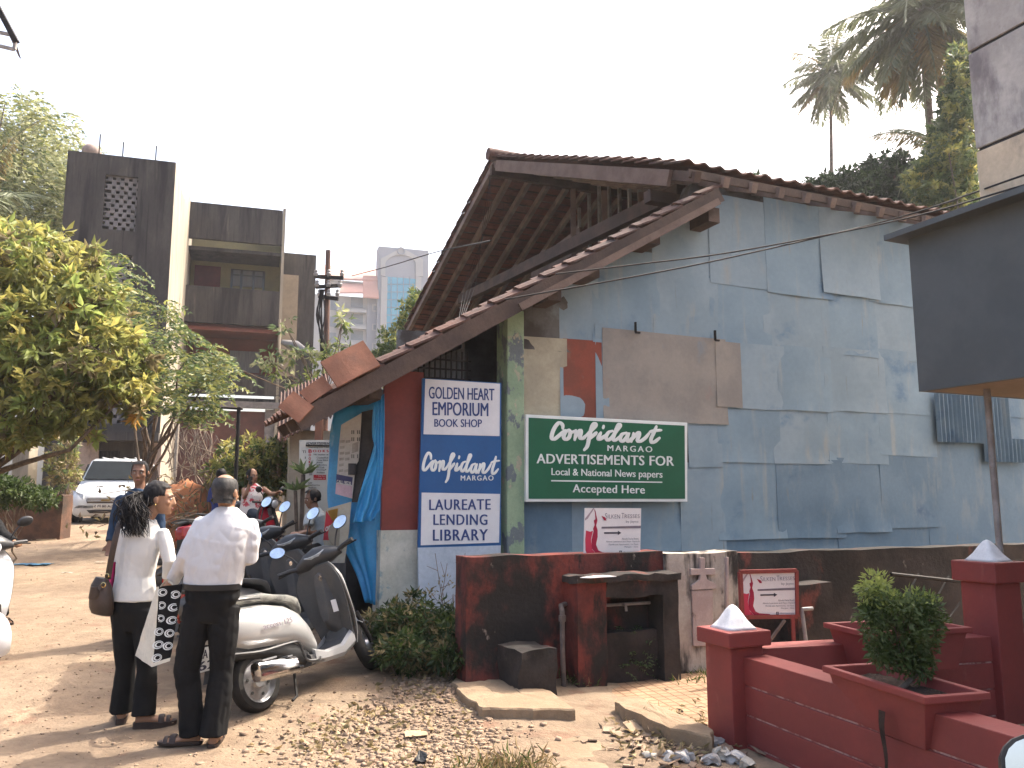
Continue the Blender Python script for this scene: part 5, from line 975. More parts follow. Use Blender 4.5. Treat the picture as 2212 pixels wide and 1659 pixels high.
mat('red_earth', (.36, .15, .075), (.25, .105, .055), ns=2, rough=1, bump=1, bs=14)
c = V3((at(405, 1060, 16.5).x, 16.5, .6)); rings = []
for t, h in ((1, 0), (.85, .35), (.6, .85), (.32, 1.2), (.1, 1.32)): rings.append([c+V3((math.cos(a)*1.15*t*(1+.25*noise.noise(V3((math.cos(a)*2, math.sin(a)*2, t*3)))), math.sin(a)*1.0*t, h+.14*noise.noise(V3((math.cos(a)*3, math.sin(a)*3, t*5))))) for a in [2*math.pi*k/28 for k in range(28)]])
o = MB().loft(rings).build('earth_mound', 'red_earth', smooth='all', kind='structure')
T = thing('brush_heap', 'heap of dry brushwood thrown on the red earth mound', 'brushwood', c+Z*.5); m = MB()
for k in range(230):
    a = c+V3((rng.normal()*.62, -.5+rng.normal()*.35, .35+abs(rng.normal())*.45)); d = V3(rng.normal(size=3))*.3; m.tube([a, a+d*.5+V3((0, 0, .05)), a+d], [.012, .009, .004], 4)
m.build('twigs', 'twig', T); P = np.array([(c+V3((rng.normal()*.7, -.6+rng.normal()*.3, .3+abs(rng.normal())*.5)))[:] for _ in range(420)]); v, f_ = leaves(P, rng.normal(size=P.shape), .14, .06, .2, .3); rawmesh('dry_leaves', v, f_, ['leaf_tan', 'frond_dry', 'twig'], T, mi=np.repeat(rng.integers(0, 3, len(P)), 2))
T = thing('dry_creeper', 'dry leafless creeper hanging on the tower wall corner', 'creeper', V3((at(400, 1000, 22).x, 24, 1))); m = MB()
for k in range(46):
    x = rng.uniform(370, 470); y = 900+abs(rng.normal())*30; q0 = [at(x, y, 24), at(x+rng.uniform(-25, 30), y+rng.uniform(20, 60), 23.8), at(x+rng.uniform(-35, 60), y+rng.uniform(60, 130), 23.5)]; m.tube(catmull(q0, 4), .014, 4)
m.build('stems', 'twig', T); MB().tube([at(385, 910, 23.4), at(382, 960, 23.4), at(378, 1030, 23.4)], .05, 6).build('main_stem', 'bark_pale', T)
T = thing('thin_post', 'thin dark iron post standing in front of the shuttered shop', 'post', V3((at(511, 1000, 14.5).x, 14.5, .5))); MB().tube([V3((at(509, 1050, 14.5).x, 14.5, .5)), at(516, 880, 14.5)], .035, 8).build('post', 'iron', T); MB().beam(at(478, 881, 14.5), at(524, 884, 14.5), .03, .03).build('arm', 'iron', T)
T = thing('tin_awning', 'corner of a rusty tin awning on a steel frame at the top left edge', 'awning', at(-60, 60, 7.5)); A_ = lambda x, y: at(x, y, 7.5)
MB().pbox(A_(-40, -75), A_(33, 85)-A_(-40, -75), V3((-.5, .9, .3)), V3((-.03, 0, .03))).build('sheet', 'roof_tile', T)
m = MB().beam(A_(-45, -60), A_(36, 92), .04, .05); m.build('edge_rail', 'iron', T)
for p in (((34, 88), (31, 107)), ((31, 107), (-40, 90)), ((-2, 70), (28, 76))): MB().beam(A_(*p[0]), A_(*p[1]), .025, .03).build('frame_bar', 'pipe_grey', T)
MB().pbox(A_(-330, 60)-Z*5.2, V3((.15, .6, 0)), V3((-.3, .1, 0)), Z*5.4).build('support_wall', 'plaster_pink', T)

# ================================================================ white van
mat('van_paint', (.50, .52, .53), (.48, .5, .51), ns=1, rough=.28, spec=.6, coat=.6, mottle=.02); mat('glass_dark', (.012, .015, .015), rough=.1, spec=.18, mottle=0); mat('tyre', (.018, .017, .016), (.03, .027, .024), ns=8, rough=.85); mat('chrome', (.62, .62, .64), rough=.12, metal=1, mottle=0); mat('black_plastic', (.022, .022, .023), (.03, .03, .031), ns=6, rough=.5); mat('lamp_glass', (.55, .56, .57), rough=.1, spec=.7, coat=.5, mottle=0); mat('alloy', (.38, .38, .39), rough=.35, metal=.8); mat('plate', (.66, .66, .62), mottle=.02)
vg = ground(226, 1131); hd = V3((.30, -.954, 0)).normalized(); R = frame(hd)
vo = V3((vg.x-hd.x*2.1, vg.y-hd.y*2.1, gz(vg.x, vg.y)-.02))
T = thing('white_van', 'silvery white people carrier parked facing the viewer before the dark block', 'van', vo, R)
def vring(x, w, wr, zb, zbelt, zt):
    h = [(w*.86, zb), (w*.97, zb+.06), (w, zb+.2), (w, zbelt-.12), (w*.985, zbelt), (wr+(w-wr)*.45, zbelt+(zt-zbelt)*.55), (wr, zt-.07), (wr*.86, zt-.015), (wr*.5, zt)]
    return [V3((x, y, z)) for y, z in h]+[V3((x, -y, z)) for y, z in h[::-1]]
S = [(-2.02, .72, .6, .5, .95, 1.45), (-1.98, .80, .66, .32, .98, 1.68), (-1.4, .84, .68, .25, 1.0, 1.735), (-.2, .84, .68, .25, .99, 1.75), (.45, .84, .67, .25, .97, 1.72), (.62, .84, .66, .25, .97, 1.66), (1.22, .84, .74, .25, .95, 1.06), (1.32, .835, .75, .25, .9, 1.03), (1.8, .81, .7, .25, .78, .93), (2.0, .78, .66, .19, .72, .86), (2.1, .75, .6, .19, .68, .77), (2.16, .70, .52, .22, .61, .69), (2.185, .62, .45, .27, .52, .6)]
MB().loft([vring(*s) for s in S]).build('body', 'van_paint', T, smooth=True, local=True)
def vp(x, y, z): return V3((x, y, z))
def panel(pts, mt, name, th=(.0, 0, .0), par=None): return MB().prism([vp(*p) for p in pts], V3(th)).build(name, mt, par or T, local=True)
panel([(.68, .60, 1.62), (.68, -.60, 1.62), (1.17, -.70, 1.13), (1.17, .70, 1.13)], 'glass_dark', 'windscreen', (.022, 0, .022))
for s in (1, -1):
    for x0, x1 in ((-1.75, -.95), (-.88, -.05), (.02, .62)): panel([(x0, s*.845, 1.02), (x1+(.3 if x1 > .5 else 0), s*.845, 1.02), (x1-(.08 if x1 > .5 else 0), s*.735, 1.55), (x0+.04, s*.735, 1.57)], 'glass_dark', 'side_window', (0, s*.012, .006))
    panel([(1.84, s*.80, .64), (1.82, s*.80, .84), (2.04, s*.68, .80), (2.13, s*.5, .73), (2.15, s*.5, .62), (2.06, s*.74, .60)], 'lamp_glass', 'headlight', (.025, s*.012, .006))
    MB().sphere((.92, s*1.0, 1.05), (.07, .11, .09), 12, 8).tube([(.92, s*.84, 1.02), (.92, s*.95, 1.03)], .03, 6).build('wing_mirror', 'black_plastic', T, smooth=True, local=True)
    panel([(2.1, s*.68, .30), (2.15, s*.52, .30), (2.15, s*.52, .38), (2.1, s*.7, .38)], 'black_plastic', 'fog_lamp', (.035, s*.0, 0))
    for x in (1.35, -1.3):
        w_ = MB().lathe((x, s*.68, .3), (0, s, 0), [(.2, 0), (.3, 0), (.31, .04), (.31, .13), (.29, .17), (.2, .17)], 22).build('wheel', 'tyre', T, smooth=True, local=True); MB().lathe((x, s*.82, .3), (0, s, 0), [(.2, 0), (.19, .03), (.06, .01), (.05, .04), (0, .04)], 18).build('rim', 'alloy', w_, smooth=True, local=True)
        MB().lathe((x, s*.82, .31), (0, s, 0), [(.0, .0), (.35, 0), (.35, .024), (0, .024)], 22).build('wheel_arch', 'black_plastic', T, local=True)
panel([(2.18, .42, .53), (2.18, -.42, .53), (2.15, -.46, .66), (2.15, .46, .66)], 'black_plastic', 'grille', (.012, 0, 0))
for k in range(4): MB().box((2.197-.008*k, 0, .545+.036*k), (.016, .84, .012)).build('grille_bar', 'chrome', T, local=True)
MB().box((2.2, 0, .6), (.02, .2, .05)).build('front_badge', mat('gold', (.5, .38, .16), rough=.3, metal=.8), T, local=True)
panel([(2.18, .34, .275), (2.18, -.34, .275), (2.18, -.42, .36), (2.18, .42, .36)], 'black_plastic', 'air_intake', (.02, 0, 0))
MB().box((2.2, -.02, .45), (.012, .5, .11)).build('number_plate', 'plate', T, local=True); text_mb('GA 08 M 5', lambda x, y, h: V3((2.2075+.001*h, .21-.44*x*1-.02, .42+.06*y)), .03).build('lettering', 'ink', T, local=True, fix=False)
for k in (-.4, -.13, .13, .4): MB().box((-.6, k, 1.748), (2.2, .03, .02)).build('roof_rib', 'van_paint', T, local=True)
# ================================================================ scooters
mat('silver_paint', (.46, .46, .455), (.43, .43, .425), ns=1, rough=.3, metal=.35, spec=.6, coat=.5, mottle=.02); mat('scooter_black', (0.027, 0.0284, 0.0311), (0.0405, 0.0405, 0.0419), ns=4, rough=.38, spec=.5, mottle=.1); mat('dusty_plastic', (0.0743, 0.0743, 0.0756), (0.101, 0.0945, 0.0878), ns=3, rough=.6, mottle=.1)
mat('seat_cover', (.19, .19, .17), (.08, .08, .075), ns=9, lo=.4, hi=.6, rough=.35, bump=.6, bs=14, st=(1, 2.5, 1)); mat('seat_black', (.02, .02, .02), (.03, .03, .03), rough=.5, bump=.2, bs=60); mat('tail_red', (.35, .02, .015), rough=.12, coat=.5, mottle=0); mat('red_paint', (.26, .012, .02), (.22, .01, .02), rough=.25, coat=.6, mottle=.02)
mat('mirror_glass', (.8, .82, .84), rough=.03, metal=1, mottle=0); mat('white_scooter', (.6, .6, .6), (.56, .56, .57), rough=.25, coat=.5, mottle=.02); mat('dial', (.4, .42, .43), (.3, .32, .33), ns=20, rough=.15)
def sring(x, w, z0, z1, n=18, e=2.6, yo=0):
    c = (z0+z1)/2; h = (z1-z0)/2; r = []
    for k in range(n):
        a = 2*math.pi*k/n; ca, sa = math.cos(a), math.sin(a); r.append(V3((x, yo+w*math.copysign(abs(ca)**(2/e), ca), c+h*math.copysign(abs(sa)**(2/e), sa))))
    return r
def wheel(T, c, ax, name='wheel', r=.217):
    w = MB().lathe(c, ax, [(r-.065, -.045), (r-.02, -.05), (r, -.028), (r+.003, 0), (r, .028), (r-.02, .05), (r-.065, .045)], 30, closed=True).build(name, 'tyre', T, smooth=True, local=True)
    m = MB().lathe(c, ax, [(r-.062, -.05), (r-.075, -.03), (r-.085, -.02), (.06, -.03), (.045, -.05), (0, -.05)][::-1]+[(r-.062, -.05), (r-.062, .05), (r-.085, .02), (.05, .03), (.03, .05), (0, .05)], 24); a = V3(ax).normalized(); u = a.orthogonal().normalized(); v = a.cross(u)
    for k in range(6): q = V3(c)+(u*math.cos(k*1.047)+v*math.sin(k*1.047))*.1; m.lathe(q-a*.034, a, [(.012, 0), (.012, .004)], 8, 1); m.lathe(q+a*.03, a, [(.012, 0), (.012, .004)], 8, 1)
    m.build('rim', ['alloy', 'black_plastic'], w, smooth=True, local=True); return w
def make_scooter(label, loc, hd, lean_, steer, paint, seat='seat_black', plate=None, deco=None, group='scooters parked along the shop', name='parked_scooter', cat='scooter', rail='black_plastic', guard=True):
    R = frame(hd) @ Matrix.Rotation(-lean_, 3, 'X'); T = thing(name, label, cat, loc, R, group)
    B = lambda m, n, mt, par=None, sm=True, bv=0: m.build(n, mt, par or T, smooth=sm, local=True, bevel=bv)
    r = .217; ax = V3((-.42, 0, .907)).normalized(); hp_ = V3((1.05, 0, .72)); SM = Matrix.Rotation(steer, 3, ax); sp_ = lambda p: hp_+SM @ (V3(p)-hp_)
    wheel(T, (0, 0, r), (0, 1, 0)); wheel(T, sp_((1.265, 0, r)), SM @ V3((0, 1, 0)))
    # tail and side panels
    S = [(-.37, .05, .62, .70), (-.34, .10, .56, .745), (-.25, .155, .485, .775), (-.1, .19, .44, .785), (.1, .2, .42, .765), (.3, .19, .40, .72), (.42, .17, .36, .66), (.52, .14, .31, .56), (.6, .1, .28, .42)]
    B(MB().loft([sring(*s) for s in S]), 'side_panel', paint)
    B(MB().loft([sring(x, w, z0, z1, 14) for x, w, z0, z1 in [(-.34, .07, .34, .60), (-.2, .10, .40, .55), (.1, .12, .36, .52), (.35, .12, .22, .46), (.5, .1, .2, .34)]]), 'engine_cover', 'black_plastic')
    B(MB().loft([sring(x, w, z0, z1, 16, 3) for x, w, z0, z1 in [(-.31, .06, .775, .80), (-.27, .12, .77, .835), (-.1, .145, .765, .85), (.1, .15, .76, .845), (.22, .145, .745, .815), (.38, .135, .70, .79), (.48, .11, .62, .765), (.53, .07, .6, .72)]]), 'seat', seat)
    B(MB().loft([sring(x, w, z0, z1, 14, 4) for x, w, z0, z1 in [(.46, .15, .20, .30), (.56, .17, .2, .285), (.8, .17, .2, .285), (.93, .15, .22, .34), (1.0, .09, .3, .5)]]), 'floorboard', 'dusty_plastic')
    for s in (1, -1): B(MB().loft([[V3((x, s*w, z0)), V3((x, s*(w+.022), z0+.03)), V3((x, s*(w+.022), z1-.02)), V3((x, s*(w-.01), z1))] for x, w, z0, z1 in [(.5, .14, .21, .33), (.62, .155, .2, .29), (.82, .155, .2, .30), (.98, .15, .26, .40)]]), 'side_skirt', paint, sm=False)
    # leg shield: dark inner shell, painted outer shell
    hw = lambda t: (.15+.1*math.sin(min(1, t*1.3)*math.pi/2))*(1-.42*max(0, (t-.72)/.28)**2)
    def shield(a, t, off): z = .27+.70*t; y = (a-.5)*2*hw(t); return V3((1.0-.13*t+off-.5*y*y*1.6*(1-off*3)+(0 if off == 0 else .10*math.sin(math.pi*min(1, t*1.05))*(1-(y/.26)**2)), y, z))
    B(MB().grid(lambda a, b: shield(a, b, 0), 14, 16, (.012, 0, 0)), 'leg_shield', 'dusty_plastic'); B(MB().grid(lambda a, b: shield(a, b, .03), 14, 16, (.01, 0, 0)), 'front_apron', paint)
    B(MB().tube([shield(0, k/12, .012) for k in range(13)]+[shield(k/8, 1, .012) for k in range(1, 9)]+[shield(1, 1-k/12, .012) for k in range(1, 13)], .013, 6), 'shield_rim', 'scooter_black')
    B(MB().loft([sring(x, w, z0, z1, 12, 3) for x, w, z0, z1 in [(.86, .05, .5, .9), (.93, .09, .42, .95), (.99, .1, .36, .96)]]), 'glove_box', 'dusty_plastic')
    B(MB().prism([V3((.868, -.155, .56)), V3((.868, -.10, .56)), V3((.858, -.10, .66)), V3((.858, -.155, .66))], (-.004, 0, 0)), 'sticker', 'board_white', sm=False); B(MB().lathe((.835, -.06, .86), (-1, 0, .1), [(.0, 0), (.022, 0), (.022, .006), (0, .006)], 14), 'lock_ring', 'chrome')
    # steered parts
    fd = MB(); fc = V3((1.265, 0, r))
    fd.grid(lambda a, b: sp_(fc+V3((math.cos(-.5+2.5*a)*(.25+.015*math.cos((b-.5)*3)), (b-.5)*.17, math.sin(-.5+2.5*a)*(.25-.06*((b-.5)*2)**2)))), 16, 8, (0, 0, .004)); B(fd, 'front_mudguard', paint)
    B(MB().tube([sp_((1.265, .07, r)), sp_((1.16, .07, .5))], .02, 8).tube([sp_((1.265, -.07, r)), sp_((1.16, -.07, .5))], .02, 8).tube([sp_((1.17, 0, .48)), sp_((.98, 0, .95))], .03, 8), 'fork', 'iron')
    cw = MB(); sec = [(-.21, .03, .03, .0), (-.17, .05, .045, .01), (-.1, .085, .075, .02), (0, .1, .088, .03), (.1, .085, .075, .02), (.17, .05, .045, .01), (.21, .03, .03, 0)]
    cw.loft([[sp_((.93+a*1.05*math.cos(t)+.01, y, 1.015+dz+b*math.sin(t)-.35*a*math.cos(t)*.4)) for t in [2*math.pi*k/14 for k in range(14)]] for y, a, b, dz in sec]); cowl = B(cw, 'handlebar_cowl', 'scooter_black')
    c = sp_((.88, 0, 1.075)); nrm = SM @ V3((-.62, 0, .78)); uu = SM @ V3((0, 1, 0)); vv = nrm.cross(uu)
    B(MB().loft([[c+nrm*h+uu*(.1*s*math.cos(t))+vv*(.05*s*math.sin(t)) for t in [2*math.pi*k/20 for k in range(20)]] for s, h in ((1.12, -.02), (1.05, .012), (.92, .014), (.9, .008))]), 'dial_panel', 'dial', cowl)
    B(MB().sphere(sp_((1.03, 0, 1.0)), (.035, .09, .07), 14, 8), 'headlamp', 'lamp_glass', cowl)
    for s in (1, -1):
        g = [sp_((.92, s*.18, 1.02)), sp_((.90, s*.25, 1.035)), sp_((.865, s*.35, 1.04))]; B(MB().tube(g, [.018, .019, .019], 10), 'handle_grip', 'black_plastic'); B(MB().tube([sp_((.95, s*.19, 1.015)), sp_((.945, s*.27, 1.03)), sp_((.91, s*.37, 1.025))], .007, 6), 'brake_lever', 'iron')
        ms = sp_((.93, s*.3, 1.235)); st = B(MB().tube(catmull([sp_((.93, s*.17, 1.04)), sp_((.95, s*.2, 1.12)), sp_((.94, s*.25, 1.19)), ms], 4), .007, 6), 'mirror', 'black_plastic')
        mn = SM @ V3((-.97, s*-.05, .22)).normalized(); mu = SM @ V3((0, .94, s*.34)).normalized(); mu = (mu-mn*mu.dot(mn)).normalized(); mv = mn.cross(mu); el = lambda sc, h: [ms+mn*h+mu*(.072*sc*math.cos(t))+mv*(.05*sc*math.sin(t)) for t in [2*math.pi*k/22 for k in range(22)]]
        B(MB().loft([el(.4, -.035), el(.85, -.022), el(1, 0), el(1, .004)]), 'mirror_shell', 'black_plastic', st); B(MB().loft([el(.93, .0045), el(.93, .0055)]), 'mirror_glass', 'mirror_glass', st, sm=False)
    # rear trim
    B(MB().tube(catmull([(.02, -.175, .80), (-.15, -.185, .815), (-.33, -.14, .83), (-.385, 0, .835), (-.33, .14, .83), (-.15, .185, .815), (.02, .175, .80)], 5), .013, 8), 'grab_rail', rail)
    for s in (1, -1): B(MB().loft([[V3((x, s*y*.0+s*yy, z)) for yy, z in ((y0, z0), (y0+.035, z0+.0), (y0+.03, z1), (y0, z1))] for x, y0, z0, z1 in [(-.365, .045, .60, .70), (-.31, .1, .55, .70), (-.24, .135, .6, .66)]]), 'tail_lamp', 'tail_red', sm=False)
    B(MB().grid(lambda a, b: V3((-.33-.06*b*b, (a-.5)*.17, .56-.26*b)), 4, 6, (.006, 0, 0)), 'rear_mudguard', 'black_plastic')
    if plate:
        P = B(MB().prism([V3((-.362, .13, .55)), V3((-.362, -.13, .55)), V3((-.40, -.13, .39)), V3((-.40, .13, .39))], (-.006, 0, -.001), ), 'number_plate', 'plate', sm=False, bv=.0)
        for k, t in enumerate(plate): B(text_mb(t, lambda x, y, h, k=k: V3((-.3705-.0195*k*1.0-.001*h-.016*(1-y)-.0, .1-.2*x, .475-.075*k+.06*y)), .03), 'lettering', 'ink', P, sm=False)
    if deco: B(text_mb(deco, lambda x, y, h: V3((-.02+.30*x, -.2+.0-.004-.001*h-.004*math.sin(x*3.14), .565+.04*y+.03*(1-x)*0)), .02), 'lettering', 'bar_grey', sm=False)
    # exhaust, guard, stand
    ex = B(MB().tube([(.34, -.15, .22), (.2, -.19, .24)], .018, 8).loft([[V3((x, -.2+w*math.copysign(abs(math.cos(t))**.6, math.cos(t)), z+h*math.copysign(abs(math.sin(t))**.6, math.sin(t)))) for t in [2*math.pi*k/18 for k in range(18)]] for x, w, h, z in [(.24, .03, .04, .25), (.22, .048, .062, .255), (-.14, .056, .072, .285), (-.16, .05, .065, .287), (-.165, .02, .02, .287)]]), 'exhaust', 'chrome')
    B(MB().box((-.06, -.203, .355), (.14, .10, .012)).box((.14, -.203, .33), (.05, .1, .01)), 'heat_shield_strap', 'alloy', ex, sm=False)
    if guard:
        for s in (1, -1): B(MB().tube(catmull([(-.30, s*.17, .45), (-.1, s*.225, .42), (.18, s*.235, .42), (.28, s*.23, .40), (.33, s*.22, .27), (.42, s*.24, .24), (.5, s*.2, .25)], 4), .011, 8), 'side_guard', 'scooter_black')
    for s in (1, -1): B(MB().tube([(.3, s*.1, .2), (.22, s*.16, .03), (.16, s*.17, .012)], .012, 6), 'stand_leg', 'iron')
    return T
def onslope(px, py): return ground(px, py)
r0 = ground(563, 1537); fr = ground(786, 1453); hd = (fr-r0).normalized()
hd = V3((hd.x, hd.y, hd.z)); SCO = r0
make_scooter('silver scooter with patterned grey seat cover parked nearest the viewer', r0, hd, rad(15), rad(30), 'silver_paint', 'seat_cover', ('GA 08', '62'), 'access 125', rail='scooter_black')
for k, (dx, dy, ln, st_, lb) in enumerate(((-.5, .75, 10, 25, 'black scooter directly behind the silver one, its dusty cowl above the seat'), (-.95, 1.55, 11, 28, 'second black scooter back in the row by the books banner'), (-1.4, 2.35, 9, 22, 'farthest black scooter of the row, mostly hidden by the bald man'))):
    p = r0+V3((dx, dy, 0)); p.z = gz(p.x, p.y); make_scooter(lb, p, V3((hd.x-.03*k, hd.y, .065)), rad(ln), rad(st_), 'scooter_black', guard=k == 0)
p = V3((at(545, 1100, 13.6).x-.55, 13.6, 0)); p.z = gz(p.x, p.y); make_scooter('dark red scooter with the phoning woman seated on it', p, V3((.96, -.28, 0)), rad(2), rad(-5), 'red_paint', group='scooters beyond the parked row'); RS = p
p = V3((at(440, 1100, 12.6).x, 12.6, 0)); p.z = gz(p.x, p.y); make_scooter('red tailed scooter standing behind the bald man beside the earth mound', p, V3((.35, .93, 0)), rad(10), rad(15), 'red_paint', group='scooters beyond the parked row')
p = at(-22, 1200, 7.7)-V3((.75, -.66, 0))*1.05; p.z = gz(p.x, p.y); make_scooter('white scooter cut by the left edge with a rider holding its handle', p, V3((.75, -.66, -.03)), rad(0), rad(0), 'white_scooter', group='scooters beyond the parked row'); LS_ = p
make_scooter('scooter whose round mirror just shows in the bottom right corner', V3((.972, .205, 0)), V3((.05, 1, 0)), 0, 0, 'silver_paint', group='scooters beyond the parked row')
# ================================================================ people
mat('skin', (.30, .165, .10), (.26, .14, .085), ns=6, rough=.55, mottle=.04); mat('skin_dark', (.19, .10, .065), (.16, .085, .055), ns=6, rough=.5, mottle=.04); mat('hair_black', (.012, .011, .012), (.022, .02, .02), ns=30, rough=.62, spec=.12, st=(1, 1, .2), bump=.4, bs=90)
mat('hair_grey', (.05, .047, .046), (.02, .02, .02), ns=20, rough=.6, bump=.4, bs=90); mat('white_cotton', (0.512, 0.512, 0.528), (0.48, 0.48, 0.496), ns=3, rough=.85, bump=.25, bs=22, mottle=.03); mat('white_knit', (0.544, 0.536, 0.512), (0.504, 0.496, 0.48), ns=3, rough=.9, bump=.2, bs=50, mottle=.03); mat('black_cloth', (.009, .009, .0095), (.013, .013, .0135), ns=3, spec=.12, rough=.9, bump=.25, bs=20, mottle=.06)
mat('navy_shirt', (.014, .035, .075), (.01, .028, .06), ns=3, rough=.8, bump=.25, bs=20); mat('grey_shirt', (.33, .36, .37), (.28, .31, .32), ns=3, rough=.85); mat('jeans', (.035, .05, .075), (.025, .035, .055), ns=6, rough=.85); mat('floral', (.62, .57, .54), (.48, .06, .08), ns=9, lo=.52, hi=.58, rough=.8, mottle=.05, dirt=[((.25, .2, .2), 14, .62, .68, (1, 1, 1))]); mat('royal_shirt', (.03, .05, .2), rough=.85)
mat('leather', (.055, .036, .027), (.035, .024, .019), ns=8, rough=.4, bump=.4, bs=30); mat('sandal', (.045, .028, .022), (.03, .02, .017), ns=8, rough=.5); mat('brass', (.5, .36, .15), rough=.25, metal=1, mottle=0); mat('pink_cloth', (.6, .03, .16), (.5, .025, .13), rough=.8); mat('canvas', (.62, .59, .5), (.55, .52, .44), ns=4, rough=.9, bump=.3, bs=120); mat('belt', (.012, .012, .013), rough=.4); mat('eye_white', (.6, .57, .53), rough=.3, mottle=0); mat('lip', (.25, .09, .075), rough=.5, mottle=0)
def blob(mb, voxel, sm=3, disp=None):
    me = bpy.data.meshes.new('b'); me.from_pydata([tuple(v) for v in mb.v], [], mb.f); bm = bmesh.new(); bm.from_mesh(me); bmesh.ops.recalc_face_normals(bm, faces=bm.faces); bm.to_mesh(me); bm.free()
    o = bpy.data.objects.new('b', me); COL.objects.link(o); r = o.modifiers.new('r', 'REMESH'); r.mode = 'VOXEL'; r.voxel_size = voxel; s = o.modifiers.new('s', 'SMOOTH'); s.iterations = sm; s.factor = .5
    dg = bpy.context.evaluated_depsgraph_get(); dg.update(); ev = o.evaluated_get(dg); q = ev.to_mesh(); n = len(q.vertices)
    v = np.empty(n*3, np.float32); q.vertices.foreach_get('co', v); v = v.reshape(-1, 3); nn = np.empty(n*3, np.float32); q.vertices.foreach_get('normal', nn); nn = nn.reshape(-1, 3)
    f = [tuple(p.vertices) for p in q.polygons]; ev.to_mesh_clear(); bpy.data.objects.remove(o); bpy.data.meshes.remove(me)
    if disp: v = v+nn*np.array([disp(V3(p)) for p in v.tolist()], np.float32)[:, None]
    m = MB(); m.v = [tuple(p) for p in v.tolist()]; m.f = f; m.m = [0]*len(f); return m
def hand(mb, w, e, pn, curl, s=1.0, side=1, spread=.0):
    """palm with four curled fingers and a thumb; w wrist, e direction, pn palm normal"""
    e = V3(e).normalized(); pn = V3(pn); pn = (pn-e*pn.dot(e)).normalized(); a = e.cross(pn)*side
    mb.tube([w-e*.02*s, w+e*.03*s, w+e*.075*s, w+e*.092*s], [(.024*s, .019*s), (.037*s, .016*s), (.04*s, .014*s), (.036*s, .011*s)], 10, side=a)
    for k, (o, L) in enumerate(((.03, .068), (.010, .077), (-.011, .071), (-.03, .055))):
        p = w+e*(.082-.004*abs(k-1.2))*s+a*o*s; d = (e+a*o*spread).normalized(); pts = [p-d*.02*s, p]; c = 0
        for j, l in enumerate((.45, .3, .25)):
            c += curl*(.8 if j == 0 else 1.1); q = (d*math.cos(c)+pn*math.sin(c)); pts.append(pts[-1]+q*L*l*s)
        mb.tube(pts, [.0092*s, .0092*s, .0086*s, .008*s, .0066*s], 7)
    p = w+e*.022*s+a*.03*s; mb.tube([p-a*.012*s, p+a*.016*s+e*.022*s+pn*.008*s, p+a*.026*s+e*.045*s+pn*.018*s, p+a*.024*s+e*.066*s+pn*.028*s], [.013*s, .0115*s, .0098*s, .0075*s], 7)
def head(mb, c, R, s=1.0):
    p = lambda x, y, z: c+R @ V3((x*s, y*s, z*s))        # x forward, y left, z up; origin between the ears at eye height
    mb.sphere(p(-.012, 0, .035), (.098*s, .077*s, .092*s), 18, 14, R); mb.loft([[p(x0+dx*math.cos(t), w*math.sin(t), z) for t in [2*math.pi*k/16 for k in range(16)]] for x0, dx, w, z in ((.012, .083, .07, .045), (.014, .083, .0705, .01), (.018, .079, .066, -.03), (.026, .07, .056, -.065), (.038, .054, .042, -.092), (.048, .034, .026, -.106))])
    mb.loft([[p(x+d*math.cos(t), w*math.sin(t), z) for t in [2*math.pi*k/10 for k in range(10)]] for x, d, w, z in ((.092, .012, .009, .022), (.098, .016, .011, 0), (.106, .018, .016, -.022), (.102, .016, .019, -.034), (.095, .008, .012, -.041))])
    for sd in (1, -1): mb.sphere(p(-.012, sd*.079, -.004), (.02*s, .011*s, .032*s), 10, 8, R @ Matrix.Rotation(sd*.35, 3, 'Z')); mb.sphere(p(.076, sd*.033, .028), (.018*s, .026*s, .010*s), 10, 6, R); mb.sphere(p(.066, sd*.042, -.018), (.02*s, .022*s, .02*s), 10, 6, R)
    mb.sphere(p(.09, 0, -.058), (.014*s, .024*s, .006*s), 10, 6, R); mb.sphere(p(.088, 0, -.07), (.014*s, .02*s, .007*s), 10, 6, R); mb.sphere(p(.076, 0, -.096), (.02*s, .022*s, .016*s), 10, 6, R)
    return p
